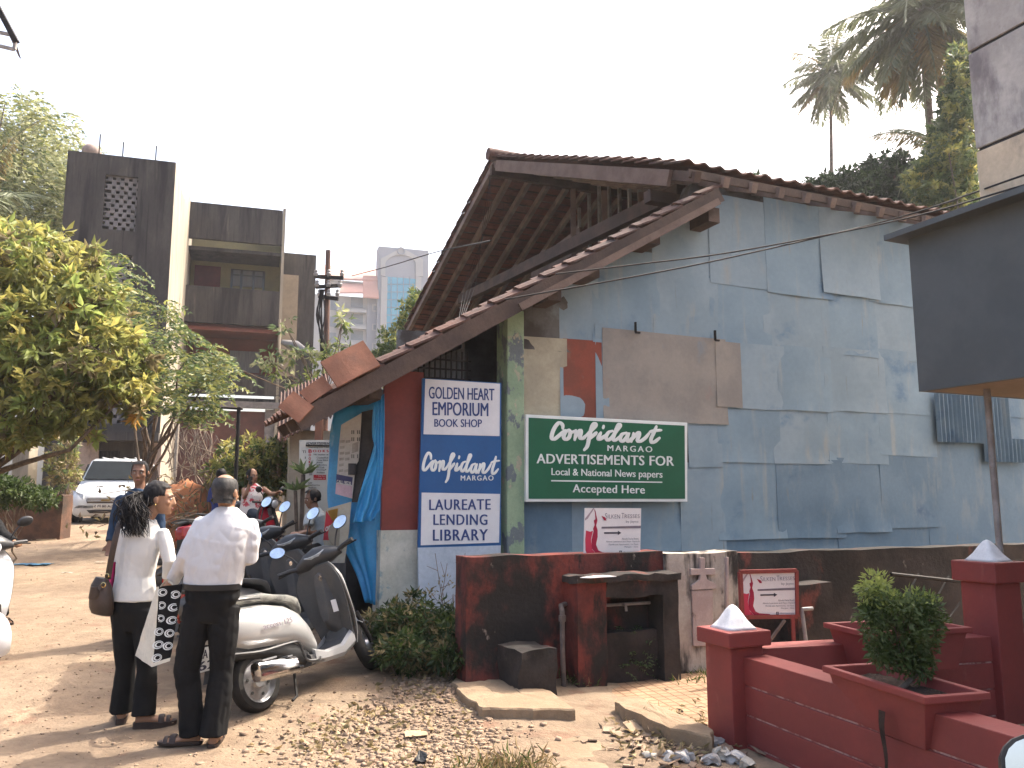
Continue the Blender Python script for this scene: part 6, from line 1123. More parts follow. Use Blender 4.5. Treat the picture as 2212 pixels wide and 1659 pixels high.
def person(label, J, f, fh, o, group=None):
    """J: joints in the world; o: options. Body stays one mesh, clothes and hair are children."""
    f = V3(f).normalized(); sR = f.cross(Z).normalized(); base = (J['anL']+J['anR'])/2; T = thing('person', label, 'person', V3((base.x, base.y, min(J['anL'].z, J['anR'].z)-.08)), group=group)
    vx = o.get('vx', .0075); k = o.get('k', 1.0); sk = o.get('skin', 'skin'); b = MB(); tw = o['tw']   # tw: torso stations (point, half width, half depth)
    b.tube([t[0] for t in tw], [(t[1]*.93, t[2]*.9) for t in tw], 16, side=sR); nk = tw[-1][0]; hc = J['head']; fh = V3(fh).normalized(); up = (Z*1.0+V3(o.get('tilt', (0, 0, 0)))).normalized(); Rh = frame(fh, up)
    b.tube([nk-Z*.05, nk, nk.lerp(hc, .5)-Z*.0, hc-Z*.02-fh*.01], [.06*k, .054*k, .05*k, .052*k], 12); hp3 = head(b, hc, Rh, o.get('hs', 1.0))
    for S in 'LR':
        sh, el, wr, hd_ = J['sh'+S], J['el'+S], J['wr'+S], J['hd'+S]; b.tube([sh, sh.lerp(el, .4), el, el.lerp(wr, .35), wr], [.036*k, .040*k, .035*k, .036*k, .024*k], 10).sphere(sh-Z*.015, .036*k, 10, 8); hand(b, wr, hd_-wr, o.get('pn'+S, f), o.get('curl'+S, .35), k, 1 if S == 'R' else -1)
        hi_, kn, an, to = J['hip'+S], J['kn'+S], J['an'+S], J['to'+S]; b.tube([hi_, hi_.lerp(kn, .5), kn, kn.lerp(an, .35), an], [.075*k, .066*k, .05*k, .048*k, .034*k], 10)
        d = (to-an); d.z = 0; d = d.normalized(); sl = V3((0, 0, (to.z-an.z)+.065))/.2; q = an-Z*.04; b.tube([q-d*.05, q+d*.02, q+d*.09-Z*.012+sl*.09, q+d*.16-Z*.022+sl*.16, q+d*.19-Z*.026+sl*.19], [(.03, .03), (.036, .034), (.042, .024), (.044, .016), (.03, .011)], 10, side=d.cross(Z))
    B = blob(b, vx, 2).build('body', sk, T, smooth='all')
    h = o.get('hs', 1.0)
    if o.get('face', True):
        for sd in (1, -1): MB().sphere(hp3(.083, sd*.031, .009), .0105*h, 8, 6).build('eye', 'eye_white', T, smooth=True); MB().sphere(hp3(.0915, sd*.031, .009), .0052*h, 8, 6).build('pupil', 'hair_black', T, smooth=True); MB().tube([hp3(.096, sd*.016, .03), hp3(.093, sd*.034, .036), hp3(.08, sd*.052, .03)], .0042*h, 6).build('eyebrow', 'hair_black', T)
        MB().sphere(hp3(.098, 0, -.062), (.008*h, .021*h, .0085*h), 10, 6, Rh).build('lips', 'lip', T, smooth=True)
    fo = o.get('fold', .007); fs = o.get('fs', 7.0)
    fold = lambda amp: (lambda p: amp*(1.3*noise.noise(V3((p.x*fs, p.y*fs, p.z*fs*.55)))+.8*abs(noise.noise(V3((p.x*fs*2+5, p.y*fs*2, p.z*fs*1.6))))-.3))
    m = MB(); lo_ = o.get('shirt_lo', 1); st = tw[lo_:]; st = [(st[0][0]-Z*o.get('hang', .0), st[0][1], st[0][2])]+st; m.tube([t[0] for t in st], [(t[1]+.012, t[2]+.012) if i < len(st)-1 else (t[1]+.014, t[2]+.014) for i, t in enumerate(st)], 18, side=sR)
    for S in 'LR':
        sh, el, wr = J['sh'+S], J['el'+S], J['wr'+S]; r_ = o.get('sleeve_r', .062)*k; fr_ = o.get('sleeve', 2.0); pts = [sh.lerp(el, t) for t in (-.05, .3, .65)]+[el]+[el.lerp(wr, t) for t in (.35, .7, .95)]; ln = [0, .3, .65, 1, 1.35, 1.7, 1.95]; n_ = sum(1 for q in ln if q <= fr_)
        if fr_ > 0: m.sphere(sh-Z*.012, r_*.86, 12, 8); m.tube(pts[:n_], [r_*q for q in (.8, .98, .95, .88, .8, .74, .7)][:n_], 12)
    blob(m, vx*1.05, 2, fold(fo)).build('shirt', o['shirt'], T, smooth='all')
    m = MB(); t0 = tw[0]; t1 = tw[1]; wst = t0[0].lerp(t1[0], 1.0); m.tube([t0[0]-Z*.09, t0[0].lerp(wst, .4), wst+Z*o.get('rise', .03)], [(t0[1]*.72, t0[2]*.8), (t1[1]*1.0+.006, t1[2]+.008), (t1[1]+.004, t1[2]+.004)], 16, side=sR); lr = o.get('leg_r', (.098, .085, .072, .074, .08))
    for S in 'LR':
        hi_, kn, an = J['hip'+S], J['kn'+S], J['an'+S]; m.tube([hi_+Z*.03, hi_.lerp(kn, .5), kn, kn.lerp(an, .5), an-Z*o.get('hem', .02)], [x*k for x in lr], 12)
    blob(m, vx*1.15, 7, fold(fo*1.1)).build('trousers', o['trousers'], T, smooth='all')
    for S in 'LR':
        an, to = J['an'+S], J['to'+S]; d = (to-an); d.z = 0; d = d.normalized(); sl = (to.z-an.z+.065)/.2; q = an-Z*.083; hl = o.get('heel', .0); z1 = lambda x: Z*(sl*max(0, x)); w_ = d.cross(Z)
        sole = [(q+d*x+w_*(y*s_)+z1(x)) for s_, rng__ in ((1, range(7)), (-1, range(6, -1, -1))) for x, y in [[(-.065, .02), (-.05, .034), (0, .037), (.08, .044), (.15, .048), (.2, .038), (.222, .014)][i] for i in rng__]]
        sh_ = MB().prism([p-Z*hl for p in sole], Z*(.022+hl)).build('sandal', 'sandal', T, bevel=.004); arch = lambda x, hgt: [q+d*x+w_*.046+Z*.015+z1(x), q+d*x+w_*.03+Z*hgt+z1(x), q+d*x+Z*(hgt+.012)+z1(x), q+d*x-w_*.03+Z*hgt+z1(x), q+d*x-w_*.046+Z*.015+z1(x)]
        MB().tube(catmull(arch(.12, .05), 4), (.02, .004), 8, side=d).tube(catmull(arch(.165, .038), 4), (.014, .004), 8, side=d).build('strap', 'sandal', sh_, smooth=True)
    return T, hp3, Rh
def A(px, py, Y): return at(px, py, Y)
# ---- the bald man in a white shirt
Y = 5.64; g_ = gz(-2, 5.4)
J = dict(head=A(487, 1066, Y), shL=A(436, 1130, Y+.01), elL=A(405, 1203, Y-.02), wrL=A(371, 1254, Y+.1), hdL=A(358, 1274, Y+.12), shR=A(539, 1134, Y+.02), elR=A(541, 1203, Y+.02), wrR=A(505, 1212, Y+.32), hdR=A(488, 1205, Y+.42),
         hipL=A(428, 1318, Y), knL=A(402, 1448, Y+.0), anL=A(417, 1588, Y+.02), toL=A(360, 1612, Y+.0), hipR=A(486, 1318, Y+.02), knR=A(478, 1450, Y+.02), anR=A(462, 1598, Y-.02), toR=A(474, 1602, Y+.2))
J['anL'].z = .09; J['anR'].z = .09; J['toL'].z = J['toR'].z = .03
tw = [(A(457, 1310, Y), .165, .12), (A(458, 1264, Y), .185, .13), (A(462, 1225, Y), .195, .135), (A(476, 1170, Y), .2, .13), (A(486, 1135, Y+.01), .195, .105), (A(489, 1112, Y+.01), .13, .075), (A(489, 1098, Y+.02), .06, .06)]
MAN, hp3, Rh = person('balding man seen from behind in white long sleeved shirt and black trousers', J, (.12, .99, 0), (.15, .95, -.1), dict(tw=tw, shirt='white_cotton', trousers='black_cloth', fold=.011, fs=8, sleeve=1.95, sleeve_r=.068, pnL=V3((.3, .6, -.2)), curlL=.75, curlR=.6, vx=.0065, leg_r=(.105, .095, .078, .082, .09), tilt=(0, .15, 0)))
m = MB(); m.tube([A(458, 1266, Y)-Z*.018, A(458, 1266, Y)+Z*.02], [(.198, .147)]*2, 24, side=V3((.99, -.12, 0))); m.build('belt', 'belt', MAN, smooth=True)
hb_ = MB()                                                   # fringe of hair round the bald crown
rr_ = [(-.02, .055, .100, .0875), (-.045, .056, .098, .087)]
def shell(lo_a, hi_a, z0, z1, par, mt, grow=.012, name='hair', top=False, nz=8, na=40, ruff=.004):
    def fn(a, b):
        t = lo_a+(hi_a-lo_a)*a; z = z0+(z1-z0)*b; q = min(.999, max(-.999, (z-.035)/(.092+grow))); r = math.sqrt(1-q*q); r = max(r, .85) if z < .035 else r
        w = ruff*noise.noise(V3((t*9, z*120, 2))); return hp3(-.012-(.098+grow+w)*r*math.cos(t), (.077+grow+w)*r*math.sin(t), z)
    return MB().grid(fn, na, nz).build(name, mt, par, smooth='all')
shell(-2.0, 2.0, -.045, .098, MAN, 'hair_grey', .006, ruff=.006); shell(-1.5, 1.5, -.075, -.04, MAN, 'hair_grey', .0, ruff=.005)
# ---- the woman beside him
Y = 6.08
J = dict(head=A(345, 1079, Y+.02), shL=A(267, 1148, Y+.02), elL=A(256, 1212, Y+.05), wrL=A(272, 1240, Y+.24), hdL=A(280, 1238, Y+.33), shR=A(352, 1150, Y-.03), elR=A(366, 1212, Y-.06), wrR=A(360, 1262, Y+.02), hdR=A(357, 1282, Y+.05),
         hipL=A(268, 1322, Y), knL=A(272, 1440, Y+.02), anL=A(262, 1545, Y+.06), toL=A(262, 1552, Y+.26), hipR=A(312, 1326, Y-.02), knR=A(318, 1448, Y-.03), anR=A(309, 1562, Y-.06), toR=A(352, 1570, Y-.02))
J['anL'].z = .115; J['anR'].z = .115; J['toL'].z = J['toR'].z = .05
tw = [(A(290, 1335, Y), .135, .105), (A(290, 1296, Y), .155, .115), (A(292, 1245, Y), .132, .098), (A(299, 1195, Y), .15, .105), (A(306, 1158, Y), .155, .095), (A(312, 1134, Y), .115, .07), (A(318, 1118, Y), .054, .052)]
WOM, hp3, Rh = person('woman with black ponytail in white top and black trousers, head turned right', J, (.25, .97, 0), (.96, .22, -.06), dict(tw=tw, shirt='white_knit', trousers='black_cloth', fold=.006, sleeve=1.75, sleeve_r=.055, curlR=.7, pnR=V3((-.5, .5, 0)), vx=.0065, leg_r=(.1, .088, .072, .078, .086), hang=.0, shirt_lo=1, rise=.0, heel=.03, hs=.97, k=.95))
m = MB(); R_ = Rh; m.sphere(hp3(-.018, 0, .046), (.105, .086, .092), 22, 16, R_); m.sphere(hp3(-.06, 0, .01), (.062, .078, .075), 16, 12, R_)
cut = blob(m, .006, 2, lambda p: .004*noise.noise(p*40)); M_ = R_.inverted(); keep = MB()
vs = [M_ @ (V3(v)-hp3(0, 0, 0)) for v in cut.v]; keep.v = cut.v; keep.f = [q for q in cut.f if not all(vs[i].x > .042+.35*max(0, .075-vs[i].z)*0 and vs[i].z < .092 for i in q) and not all(vs[i].x > -.004 and vs[i].z < .03 for i in q)]; keep.m = [0]*len(keep.f)
keep.build('hair', 'hair_black', WOM, smooth='all', fix=False)
m = MB(); pc = hp3(-.11, 0, .02); m.sphere(pc, .035, 12, 8)
for k in range(420):
    a = rng.uniform(0, 6.3); r_ = rng.uniform(0, .05); q = pc+V3((rng.normal()*.016, rng.normal()*.022, rng.normal()*.014)); e_ = A(290+rng.normal()*15, 1150+rng.uniform(-45, 12), Y-.13+rng.normal()*.025); md = q.lerp(e_, .45)+V3((-.045+rng.normal()*.03, -.035+rng.normal()*.015, .02+rng.normal()*.02)); w1 = V3((rng.normal()*.022, rng.normal()*.012, 0))
    m.tube(catmull([q, q.lerp(md, .5)+V3((0, 0, .015)), md, md.lerp(e_, .5)+w1, e_], 4), [.0045]*13+[.004, .003, .002, .001], 4)
m.build('ponytail', 'hair_black', WOM, smooth=True); MB().lathe(hp3(-.105, 0, .02), Rh @ V3((-1, 0, -.3)), [(.03, 0), (.036, .01), (.03, .02)], 12, closed=True).build('hair_band', 'royal_shirt', WOM, smooth=True)
MB().sphere(hp3(-.01, -.088, -.04), .008, 8, 6).build('earring', 'brass', WOM, smooth=True)
# carried things
def zb3(x, y): return (x*.428, 948.8+y*.428)
hbY = 5.96; HBG = thing('handbag', 'brown leather shoulder bag hanging at the left side of the woman', 'handbag', A(220, 1328, hbY)); q = lambda x, y, dy=0: A(*zb3(x, y), hbY+dy)
rows = [(515, 700, 32, .03), (512, 740, 52, .05), (512, 800, 60, .065), (512, 850, 60, .07), (514, 880, 52, .055), (516, 886, 40, .04)]; m = MB(); m.loft([[q(x, y)+V3((w*.428/1787*5.8*math.cos(t)*1.0, d*math.sin(t), -.01*math.cos(t))) for t in [2*math.pi*k/20 for k in range(20)]] for x, y, w, d in rows]); m.build('bag_body', 'leather', HBG, smooth=True)
MB().loft([[q(x, y, -.055)+V3((w*.0014*math.cos(t), .02*math.sin(t), 0)) for t in [2*math.pi*k/14 for k in range(14)]] for x, y, w in ((478, 745, 20), (478, 770, 26), (474, 800, 28), (472, 808, 20))]).build('side_pocket', 'leather', HBG, smooth=True)
MB().tube(catmull([q(545, 705, -.02), q(555, 640, -.03), q(570, 560, -.04), q(590, 470, -.03), q(608, 418, .02), q(640, 400, .1)], 5), (.022, .005), 8, side=V3((1, 0, 0))).build('strap', 'leather', HBG, smooth=True)
MB().lathe(q(540, 690, -.03), V3((.3, 1, 0)), [(.014, -.003), (.02, 0), (.014, .003)], 14, closed=True).lathe(q(522, 735, -.07), V3((.1, 1, 0)), [(.014, -.003), (.02, 0), (.014, .003)], 14, closed=True).build('buckle_ring', 'brass', HBG, smooth=True); MB().tube([q(500, 760, -.07), q(535, 705, -.05)], (.014, .004), 8, side=V3((1, 0, 0))).build('flap_tab', 'leather', HBG)
cl = MB().grid(lambda a, b: q(545+55*a-12*b, 620+275*b, .12+.03*math.sin(a*9+b*3)), 8, 14, V3((0, .003, 0))); tag(cl.build('pink_scarf', 'pink_cloth', smooth='all'), 'bright pink scarf hanging behind the brown handbag', 'scarf')
bY = 5.62; TB = thing('tote_bag', 'canvas tote bag with black side printed with white rings, held by the bald man', 'shopping bag', A(340, 1440, bY)); tq = lambda x, y, dy=0: A(*zb3(x, y), bY+dy)
f1 = [tq(790, 745), tq(925, 730), tq(857, 1120), tq(765, 1150)]; bk = V3((-.02, .13, 0)); f2 = [tq(790, 745, .03), tq(925, 730, .03), tq(835, 1085, .16), tq(682, 1092, .16)]
m = MB(); NN = 10
def tote(a, b, s): l = f1[0].lerp(f1[3], b).lerp(f1[1].lerp(f1[2], b), a); k_ = f2[0].lerp(f2[3], b).lerp(f2[1].lerp(f2[2], b), a); return l.lerp(k_, s)+V3((.006*noise.noise(V3((a*4, b*5, s*3))), .012*noise.noise(V3((a*3, b*3, s)))*math.sin(b*3), 0))
MB().grid(lambda a, b: tote(0, b, a), 6, 14).grid(lambda a, b: tote(1, b, a), 6, 14).grid(lambda a, b: tote(a, b, 1), 8, 14).grid(lambda a, b: tote(a, 1, b), 8, 6).grid(lambda a, b: tote(a*.08, b, 0), 2, 14).grid(lambda a, b: tote(a, .955+.045*b, 0), 10, 2).build('bag', 'canvas', TB, smooth='all')
fr_ = MB().grid(lambda a, b: tote(.08+.92*a, .955*b, 0), 10, 14).build('printed_side', 'black_cloth', TB, smooth='all'); nb_ = (f1[1]-f1[0]).cross(f1[3]-f1[0]).normalized(); nb_ = nb_ if nb_.y < 0 else -nb_
m = MB()
for r_ in range(6):
    for c_ in range(2):
        ca, cb = .24+.52*c_, .08+.165*r_+.05*(c_ % 2)
        if cb > .93: continue
        o_ = tote(ca, cb, 0); ua_ = (tote(ca+.02, cb, 0)-o_).normalized(); ub_ = nb_.cross(ua_); e = lambda sc, sx, sy: [o_+nb_*.003+(ua_*math.cos(t)*.036*sc+ub_*math.sin(t)*.026*sc)+ua_*sx+ub_*sy for t in [2*math.pi*k/20 for k in range(20)]]
        for so, si, sx in ((1.0, .80, 0), (.66, .46, .004)):
            a_, b_ = e(so, sx, 0), e(si, sx+.003, 0); m.add(a_+b_, [(k, (k+1) % 20, 20+(k+1) % 20, 20+k) for k in range(20)])
m.build('ring_print', 'paint_white', fr_, fix=False)
MB().tube(catmull([tq(810, 745), tq(835, 715, .03), tq(852, 712, .06), tq(880, 738, .02)], 4), (.012, .003), 6, side=V3((0, 1, 0))).build('handle', 'canvas', TB, smooth=True)
# ---- man in the blue shirt walking towards the viewer
Y = 8.5
J = dict(head=A(302, 1022, Y), shL=A(336, 1078, Y), elL=A(346, 1130, Y+.02), wrL=A(345, 1178, Y-.05), hdL=A(344, 1200, Y-.07), shR=A(262, 1078, Y), elR=A(246, 1130, Y+.02), wrR=A(237, 1172, Y-.08), hdR=A(236, 1192, Y-.1),
         hipL=A(316, 1205, Y), knL=A(316, 1295, Y-.08), anL=A(316, 1378, Y+.0), toL=A(318, 1385, Y-.2), hipR=A(280, 1205, Y), knR=A(278, 1295, Y+.04), anR=A(278, 1372, Y+.2), toR=A(276, 1380, Y))
for a_ in 'LR': p = J['an'+a_]; p.z = gz(p.x, p.y)+.09; t_ = J['to'+a_]; t_.z = gz(t_.x, t_.y)+.03
tw = [(A(298, 1212, Y), .16, .11), (A(298, 1180, Y), .175, .12), (A(298, 1145, Y), .175, .125), (A(299, 1105, Y), .19, .125), (A(300, 1082, Y), .185, .1), (A(301, 1066, Y), .12, .07), (A(302, 1056, Y), .056, .056)]
BM, hp3, Rh = person('man in dark blue shirt walking toward the viewer in front of the van', J, (.1, -1, 0), (.22, -.97, -.12), dict(tw=tw, shirt='navy_shirt', trousers='black_cloth', skin='skin_dark', fold=.009, vx=.009, sleeve=1.95, sleeve_r=.062))
shell(-2.15, 2.15, -.05, .126, BM, 'hair_black', .006); MB().grid(lambda a, b: hp3(.02+.05*a, -.06+.12*b, .128-.03*a*a-1.2*(.06-.12*b)**2*8*.2), 6, 8).build('hair_top', 'hair_black', BM, smooth='all')
# ---- woman phoning on the red scooter
Y = 13.5; sx = at(540, 1100, Y).x; zb_ = gz(sx, Y)
J = dict(head=A(545, 1029, Y), shL=A(568, 1054, Y+.1), elL=A(585, 1067, Y+.05), wrL=A(597, 1066, Y-.1), hdL=A(607, 1060, Y-.14), shR=A(527, 1056, Y-.08), elR=A(528, 1076, Y-.2), wrR=A(537, 1052, Y-.2), hdR=A(540, 1042, Y-.18),
         hipL=A(545, 1108, Y+.1), knL=A(583, 1112, Y+.05), anL=A(585, 1150, Y), toL=A(596, 1152, Y), hipR=A(538, 1110, Y-.08), knR=A(566, 1116, Y-.2), anR=A(572, 1152, Y-.25), toR=A(583, 1156, Y-.28))
for a_ in 'LR': J['an'+a_].z = zb_+.39; J['to'+a_].z = zb_+.33
tw = [(A(541, 1113, Y), .18, .14), (A(541, 1104, Y), .19, .15), (A(543, 1090, Y), .17, .14), (A(546, 1070, Y), .18, .14), (A(548, 1056, Y), .16, .1), (A(547, 1050, Y), .1, .07), (A(546, 1045, Y), .055, .055)]
W2, hp3, Rh = person('woman in sleeveless red and white floral top phoning on a red scooter', J, (.85, -.5, 0), (.75, -.66, -.1), dict(tw=tw, shirt='floral', trousers='jeans', sleeve=0, vx=.012, fold=.006, curlR=.9, curlL=.7, hang=.05, k=1.05))
shell(-2.2, 2.2, -.06, .126, W2, 'hair_black', .008); MB().sphere(hp3(-.12, 0, .03), .05, 10, 8).build('hair_bun', 'hair_black', W2, smooth=True)
tag(MB().box(A(541, 1038, Y-.22), (.02, .07, .13), frame(V3((.85, -.5, 0)))).build('mobile_phone', 'black_plastic', bevel=.006), 'dark mobile phone held to the ear of the woman in floral top', 'phone')
# ---- man seated among the scooters
Y = 10.9; zb_ = gz(at(690, 1100, Y).x, Y)
J = dict(head=A(676, 1078, Y), shL=A(700, 1116, Y+.1), elL=A(690, 1150, Y-.1), wrL=A(668, 1152, Y-.25), hdL=A(655, 1150, Y-.3), shR=A(668, 1114, Y-.15), elR=A(664, 1150, Y-.28), wrR=A(650, 1153, Y-.35), hdR=A(640, 1152, Y-.38),
         hipL=A(705, 1190, Y+.05), knL=A(650, 1190, Y-.1), anL=A(648, 1250, Y-.1), toL=A(630, 1255, Y-.15), hipR=A(690, 1192, Y-.15), knR=A(640, 1194, Y-.35), anR=A(640, 1258, Y-.35), toR=A(622, 1262, Y-.4))
for a_ in 'LR': J['an'+a_].z = zb_+.1; J['to'+a_].z = zb_+.04
tw = [(A(697, 1192, Y), .16, .12), (A(697, 1178, Y), .17, .12), (A(694, 1155, Y), .165, .12), (A(689, 1132, Y), .17, .12), (A(685, 1114, Y-.02), .165, .09), (A(682, 1104, Y-.02), .1, .07), (A(680, 1098, Y-.02), .056, .056)]
SM_, hp3, Rh = person('man in pale grey shirt sitting behind the scooters by the books banner', J, (-.9, -.45, 0), (-.85, -.5, -.25), dict(tw=tw, shirt='grey_shirt', trousers='black_cloth', skin='skin_dark', sleeve=.7, sleeve_r=.07, vx=.011, fold=.008))
shell(-2.2, 2.2, -.04, .126, SM_, 'hair_black', .008); MB().grid(lambda a, b: hp3(.02+.055*a, -.06+.12*b, .13-.03*a*a), 6, 8).build('hair_top', 'hair_black', SM_, smooth='all')
T = thing('stool', 'low dark stool under the man in the pale grey shirt', 'stool', V3((A(697, 1190, Y).x, Y, zb_))); c_ = A(697, 1200, Y); MB().box(V3((c_.x, Y, c_.z-.03)), (.36, .36, .05)).build('seat', 'old_wood', T, bevel=.008)
for a_ in (-.14, .14):
    for b_ in (-.14, .14): MB().box(V3((c_.x+a_, Y+b_, (c_.z-.05+zb_)/2)), (.04, .04, c_.z-.06-zb_)).build('leg', 'old_wood', T)
# ---- person in blue seen from behind near the post
Y = 14.2; px = 478
J = dict(head=A(px, 1028, Y), shL=A(px-20, 1056, Y), elL=A(px-25, 1085, Y), wrL=A(px-22, 1110, Y+.1), hdL=A(px-22, 1122, Y+.1), shR=A(px+20, 1056, Y), elR=A(px+25, 1085, Y), wrR=A(px+22, 1110, Y+.1), hdR=A(px+22, 1122, Y+.1), hipL=A(px-10, 1120, Y), knL=A(px-10, 1160, Y), anL=A(px-10, 1190, Y), toL=A(px-10, 1190, Y+.2), hipR=A(px+10, 1120, Y), knR=A(px+10, 1160, Y), anR=A(px+10, 1190, Y), toR=A(px+10, 1190, Y+.2))
zg = gz(J['anL'].x, Y)
for a_ in 'LR': J['an'+a_].z = zg+.09; J['to'+a_].z = zg+.03; J['kn'+a_].z = (J['hip'+a_].z+zg)/2
tw = [(A(px, 1125, Y), .15, .11), (A(px, 1112, Y), .165, .115), (A(px, 1095, Y), .155, .11), (A(px, 1072, Y), .175, .115), (A(px, 1058, Y), .17, .09), (A(px, 1050, Y), .1, .07), (A(px, 1046, Y), .055, .055)]
PB, hp3, Rh = person('dark haired person in royal blue shirt, only head and collar showing by the thin post', J, (-.1, 1, 0), (-.2, .97, 0), dict(tw=tw, shirt='royal_shirt', trousers='black_cloth', skin='skin_dark', sleeve=1.0, vx=.013)); shell(-2.3, 2.3, -.06, .126, PB, 'hair_black', .01)
# ---- rider at the left edge
b_ = LS_; hx = V3((.751, -.66, 0)); L_ = lambda x, y, z: V3((b_.x, b_.y, b_.z))+hx*x+V3((.66, .751, 0))*y+Z*(z-.05*x)
J = dict(head=L_(.3, 0, 1.52), shL=L_(.27, .19, 1.27), elL=L_(.52, .27, 1.08), wrL=L_(.76, .29, 1.04), hdL=L_(.86, .29, 1.05), shR=L_(.27, -.19, 1.27), elR=L_(.55, -.27, 1.07), wrR=L_(.79, -.29, 1.04), hdR=L_(.88, -.3, 1.04), hipL=L_(.2, .1, .86), knL=L_(.62, .17, .72), anL=L_(.82, .2, .38), toL=L_(1.0, .22, .32), hipR=L_(.2, -.1, .86), knR=L_(.66, -.19, .72), anR=L_(.98, -.24, .2), toR=L_(1.15, -.25, .12))
tw = [(L_(.12, 0, .85), .16, .13), (L_(.14, 0, .95), .17, .12), (L_(.18, 0, 1.05), .16, .11), (L_(.23, 0, 1.18), .18, .12), (L_(.26, 0, 1.29), .17, .09), (L_(.27, 0, 1.34), .1, .07), (L_(.28, 0, 1.38), .055, .055)]
person('rider in black sleeves at the left edge, only an arm and a foot in view', J, hx, hx, dict(tw=tw, shirt='black_cloth', trousers='black_cloth', sleeve=1.95, vx=.009, curlR=.8, curlL=.8, pnR=V3((0, 0, -1)), pnL=V3((0, 0, -1))))
# ================================================================ rubbish by the gate post and litter on the road
mat('paper', (.42, .38, .32), (.32, .28, .23), ns=8, rough=.8); mat('plastic_clear', (.34, .325, .31), (.24, .23, .22), ns=8, rough=.3, spec=.6); mat('cardboard', (.36, .27, .17), (.28, .2, .13), ns=5, rough=.9); mat('blue_plastic', (.05, .16, .26), (.04, .12, .2), rough=.5)
def crumple(c, r, seed, flat=.6):
    m = MB(); m.sphere(c, (r, r*.85, r*flat), 14, 10); m.v = [tuple(V3(v)+V3((noise.noise(V3(v)*26+V3((seed, 0, 0))), noise.noise(V3(v)*26+V3((0, seed, 0))), noise.noise(V3(v)*26+V3((0, 0, seed)))))*r*.75) for v in m.v]; return m
RUB = [(1420, 1632, .055, 'cardboard'), (1452, 1645, .05, 'plastic_clear'), (1478, 1648, .06, 'plastic_clear'), (1500, 1620, .045, 'paper'), (1522, 1600, .05, 'plastic_clear'), (1545, 1612, .055, 'plastic_clear'), (1556, 1640, .06, 'paper'), (1590, 1648, .06, 'plastic_clear'), (1440, 1600, .05, 'cardboard'), (1470, 1585, .045, 'paper'), (1396, 1540, .035, 'paper'), (1405, 1640, .04, 'paper'), (1612, 1655, .05, 'paper'), (1535, 1652, .05, 'plastic_clear')]
WORDS = ['brown crumpled card in the rubbish heap, left of the rest', 'small clear plastic wad at the front of the rubbish heap', 'larger clear plastic wad in the middle front of the heap', 'crumpled paper between the kerb piece and the gate post', 'clear plastic bag wad close to the foot of the short gate post', 'shiny plastic wad touching the short gate post', 'pale crumpled paper below the short gate post', 'plastic wad under the low wall nearest the viewer', 'brown card lump beside the broken kerb piece', 'paper scrap against the kerb piece side', 'white paper scrap tucked at the far end of the kerb piece', 'paper scrap at the left front edge of the heap', 'paper lump farthest right along the low wall foot', 'flat clear plastic in front of the gate post']
for k, (px, py, r, mt) in enumerate(RUB):
    p = ground(px, py); o = crumple(p+Z*r*.45, r, k*3.7, .55).build('rubbish_piece', mt, smooth=False); tag(o, WORDS[k], 'rubbish', 'rubbish by the gate post')
m = MB()
for k in range(190):
    p = ground(1480+rng.normal()*70, 1612+rng.normal()*26); a = rng.uniform(0, 6.28); s = .015+.075*rng.random()**2.2; R_ = Matrix.Rotation(a, 3, 'Z') @ Matrix.Rotation(rng.normal()*.4, 3, 'X'); m.box(p+Z*.02, (s*1.6, s, .008), R_)
m.build('rubble_chips', 'stone_chip', kind='stuff')
P = np.array([(ground(1460+rng.normal()*60, 1600+rng.normal()*28)+Z*rng.uniform(.01, .06))[:] for _ in range(420)]); v, f_ = leaves(P, rng.normal(size=P.shape)*np.array([1, 1, .4]), .07, .02, .2, .3); rawmesh('dry_litter', v, f_, ['leaf_tan', 'grass_dry', 'twig'], kind='stuff', mi=np.repeat(rng.integers(0, 3, len(P)), 2))
def plate_(px, py, w_, h_, ang, tilt, mt, name, label, cat, grp=None, th=.012):
    p = ground(px, py); R_ = Matrix.Rotation(ang, 3, 'Z') @ Matrix.Rotation(tilt, 3, 'X'); m = MB(); m.grid(lambda a, b: p+Z*(.015+abs(math.sin(tilt))*h_*.5)+R_ @ V3(((a-.5)*w_*(1-.15*b), (b-.5)*h_*(1+.1*math.sin(a*5)), .01*noise.noise(V3((a*4, b*4, px))))), 8, 6, V3((0, 0, -th))); return tag(m.build(name, mt, smooth=True), label, cat, grp)
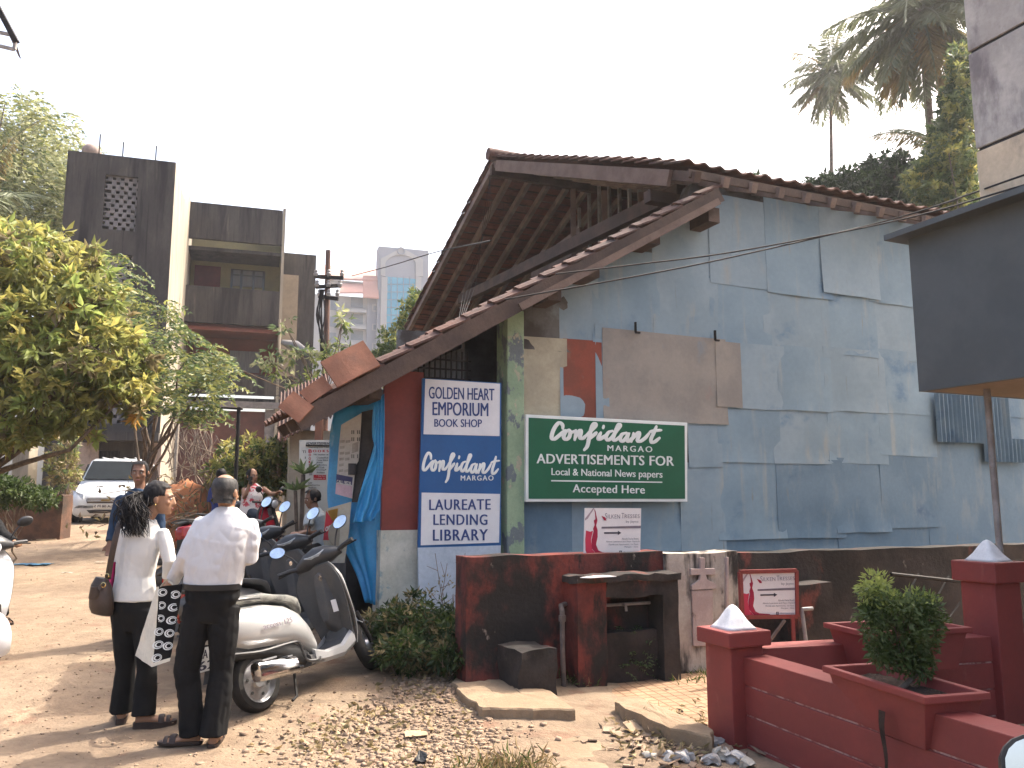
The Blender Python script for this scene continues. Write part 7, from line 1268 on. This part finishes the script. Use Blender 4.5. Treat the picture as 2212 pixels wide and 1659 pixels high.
plate_(1400, 1583, .34, .2, .5, .25, 'cardboard', 'broken_board', 'broken brown board leaning on rubbish beside the kerb piece', 'board')
plate_(898, 1590, .16, .1, .3, .1, 'cardboard', 'card_scrap', 'tan card scrap lying on the gravel in front', 'scrap', 'scraps on the ground', .004)
plate_(352, 1562-0, .17, .1, .1, .0, 'cardboard', 'card_scrap', 'tan card scrap between the couple on the road', 'scrap', 'scraps on the ground', .004)
plate_(900, 1448, .1, .07, .6, .3, 'paper', 'paper_scrap', 'white paper scrap in front of the weeds', 'scrap', 'scraps on the ground', .003)
plate_(146, 1239, .2, .06, .1, 0, 'paper', 'paper_scrap', 'white paper scrap on the road left of the handbag', 'scrap', 'scraps on the ground', .003)
plate_(100, 1166, .42, .14, .15, .05, 'cardboard', 'broken_board', 'broken board lying on the road near the left edge', 'board', None, .02)
plate_(218, 1216, .2, .06, .0, 0, 'paper', 'paper_scrap', 'white paper scrap on the road beside the blue shirted man', 'scrap', 'scraps on the ground', .003)
p = ground(70, 1221); o = MB().grid(lambda a, b: p+V3(((a-.5)*.55, (b-.5)*.22+.05*math.sin(a*7), .02+.03*noise.noise(V3((a*6, b*4, 2))))), 16, 6, V3((0, 0, -.003))).build('blue_plastic_scrap', 'blue_plastic', smooth=True); tag(o, 'crumpled blue plastic strip on the road at the left', 'scrap', 'scraps on the ground')
p = ground(910, 1645); tag(crumple(p+Z*.02, .05, 9, .45).build('charred_lump', 'black_plastic'), 'small black charred lump on the gravel near the bottom edge', 'lump')
# ================================================================ air
hz = bpy.data.materials.new('haze'); hz.use_nodes = True; t = hz.node_tree; t.nodes.clear(); out = t.nodes.new('ShaderNodeOutputMaterial'); pv_ = t.nodes.new('ShaderNodeVolumePrincipled')
pv_.inputs['Color'].default_value = (.95, .96, 1, 1); pv_.inputs['Density'].default_value = .0006; pv_.inputs['Anisotropy'].default_value = .45; t.links.new(pv_.outputs[0], out.inputs['Volume']); MATS['haze'] = hz
MB().pbox(V3((-150, -65, -1.2)), V3((420, 0, 0)), V3((0, 320, 0)), Z*70).build('haze', 'haze', kind='stuff')
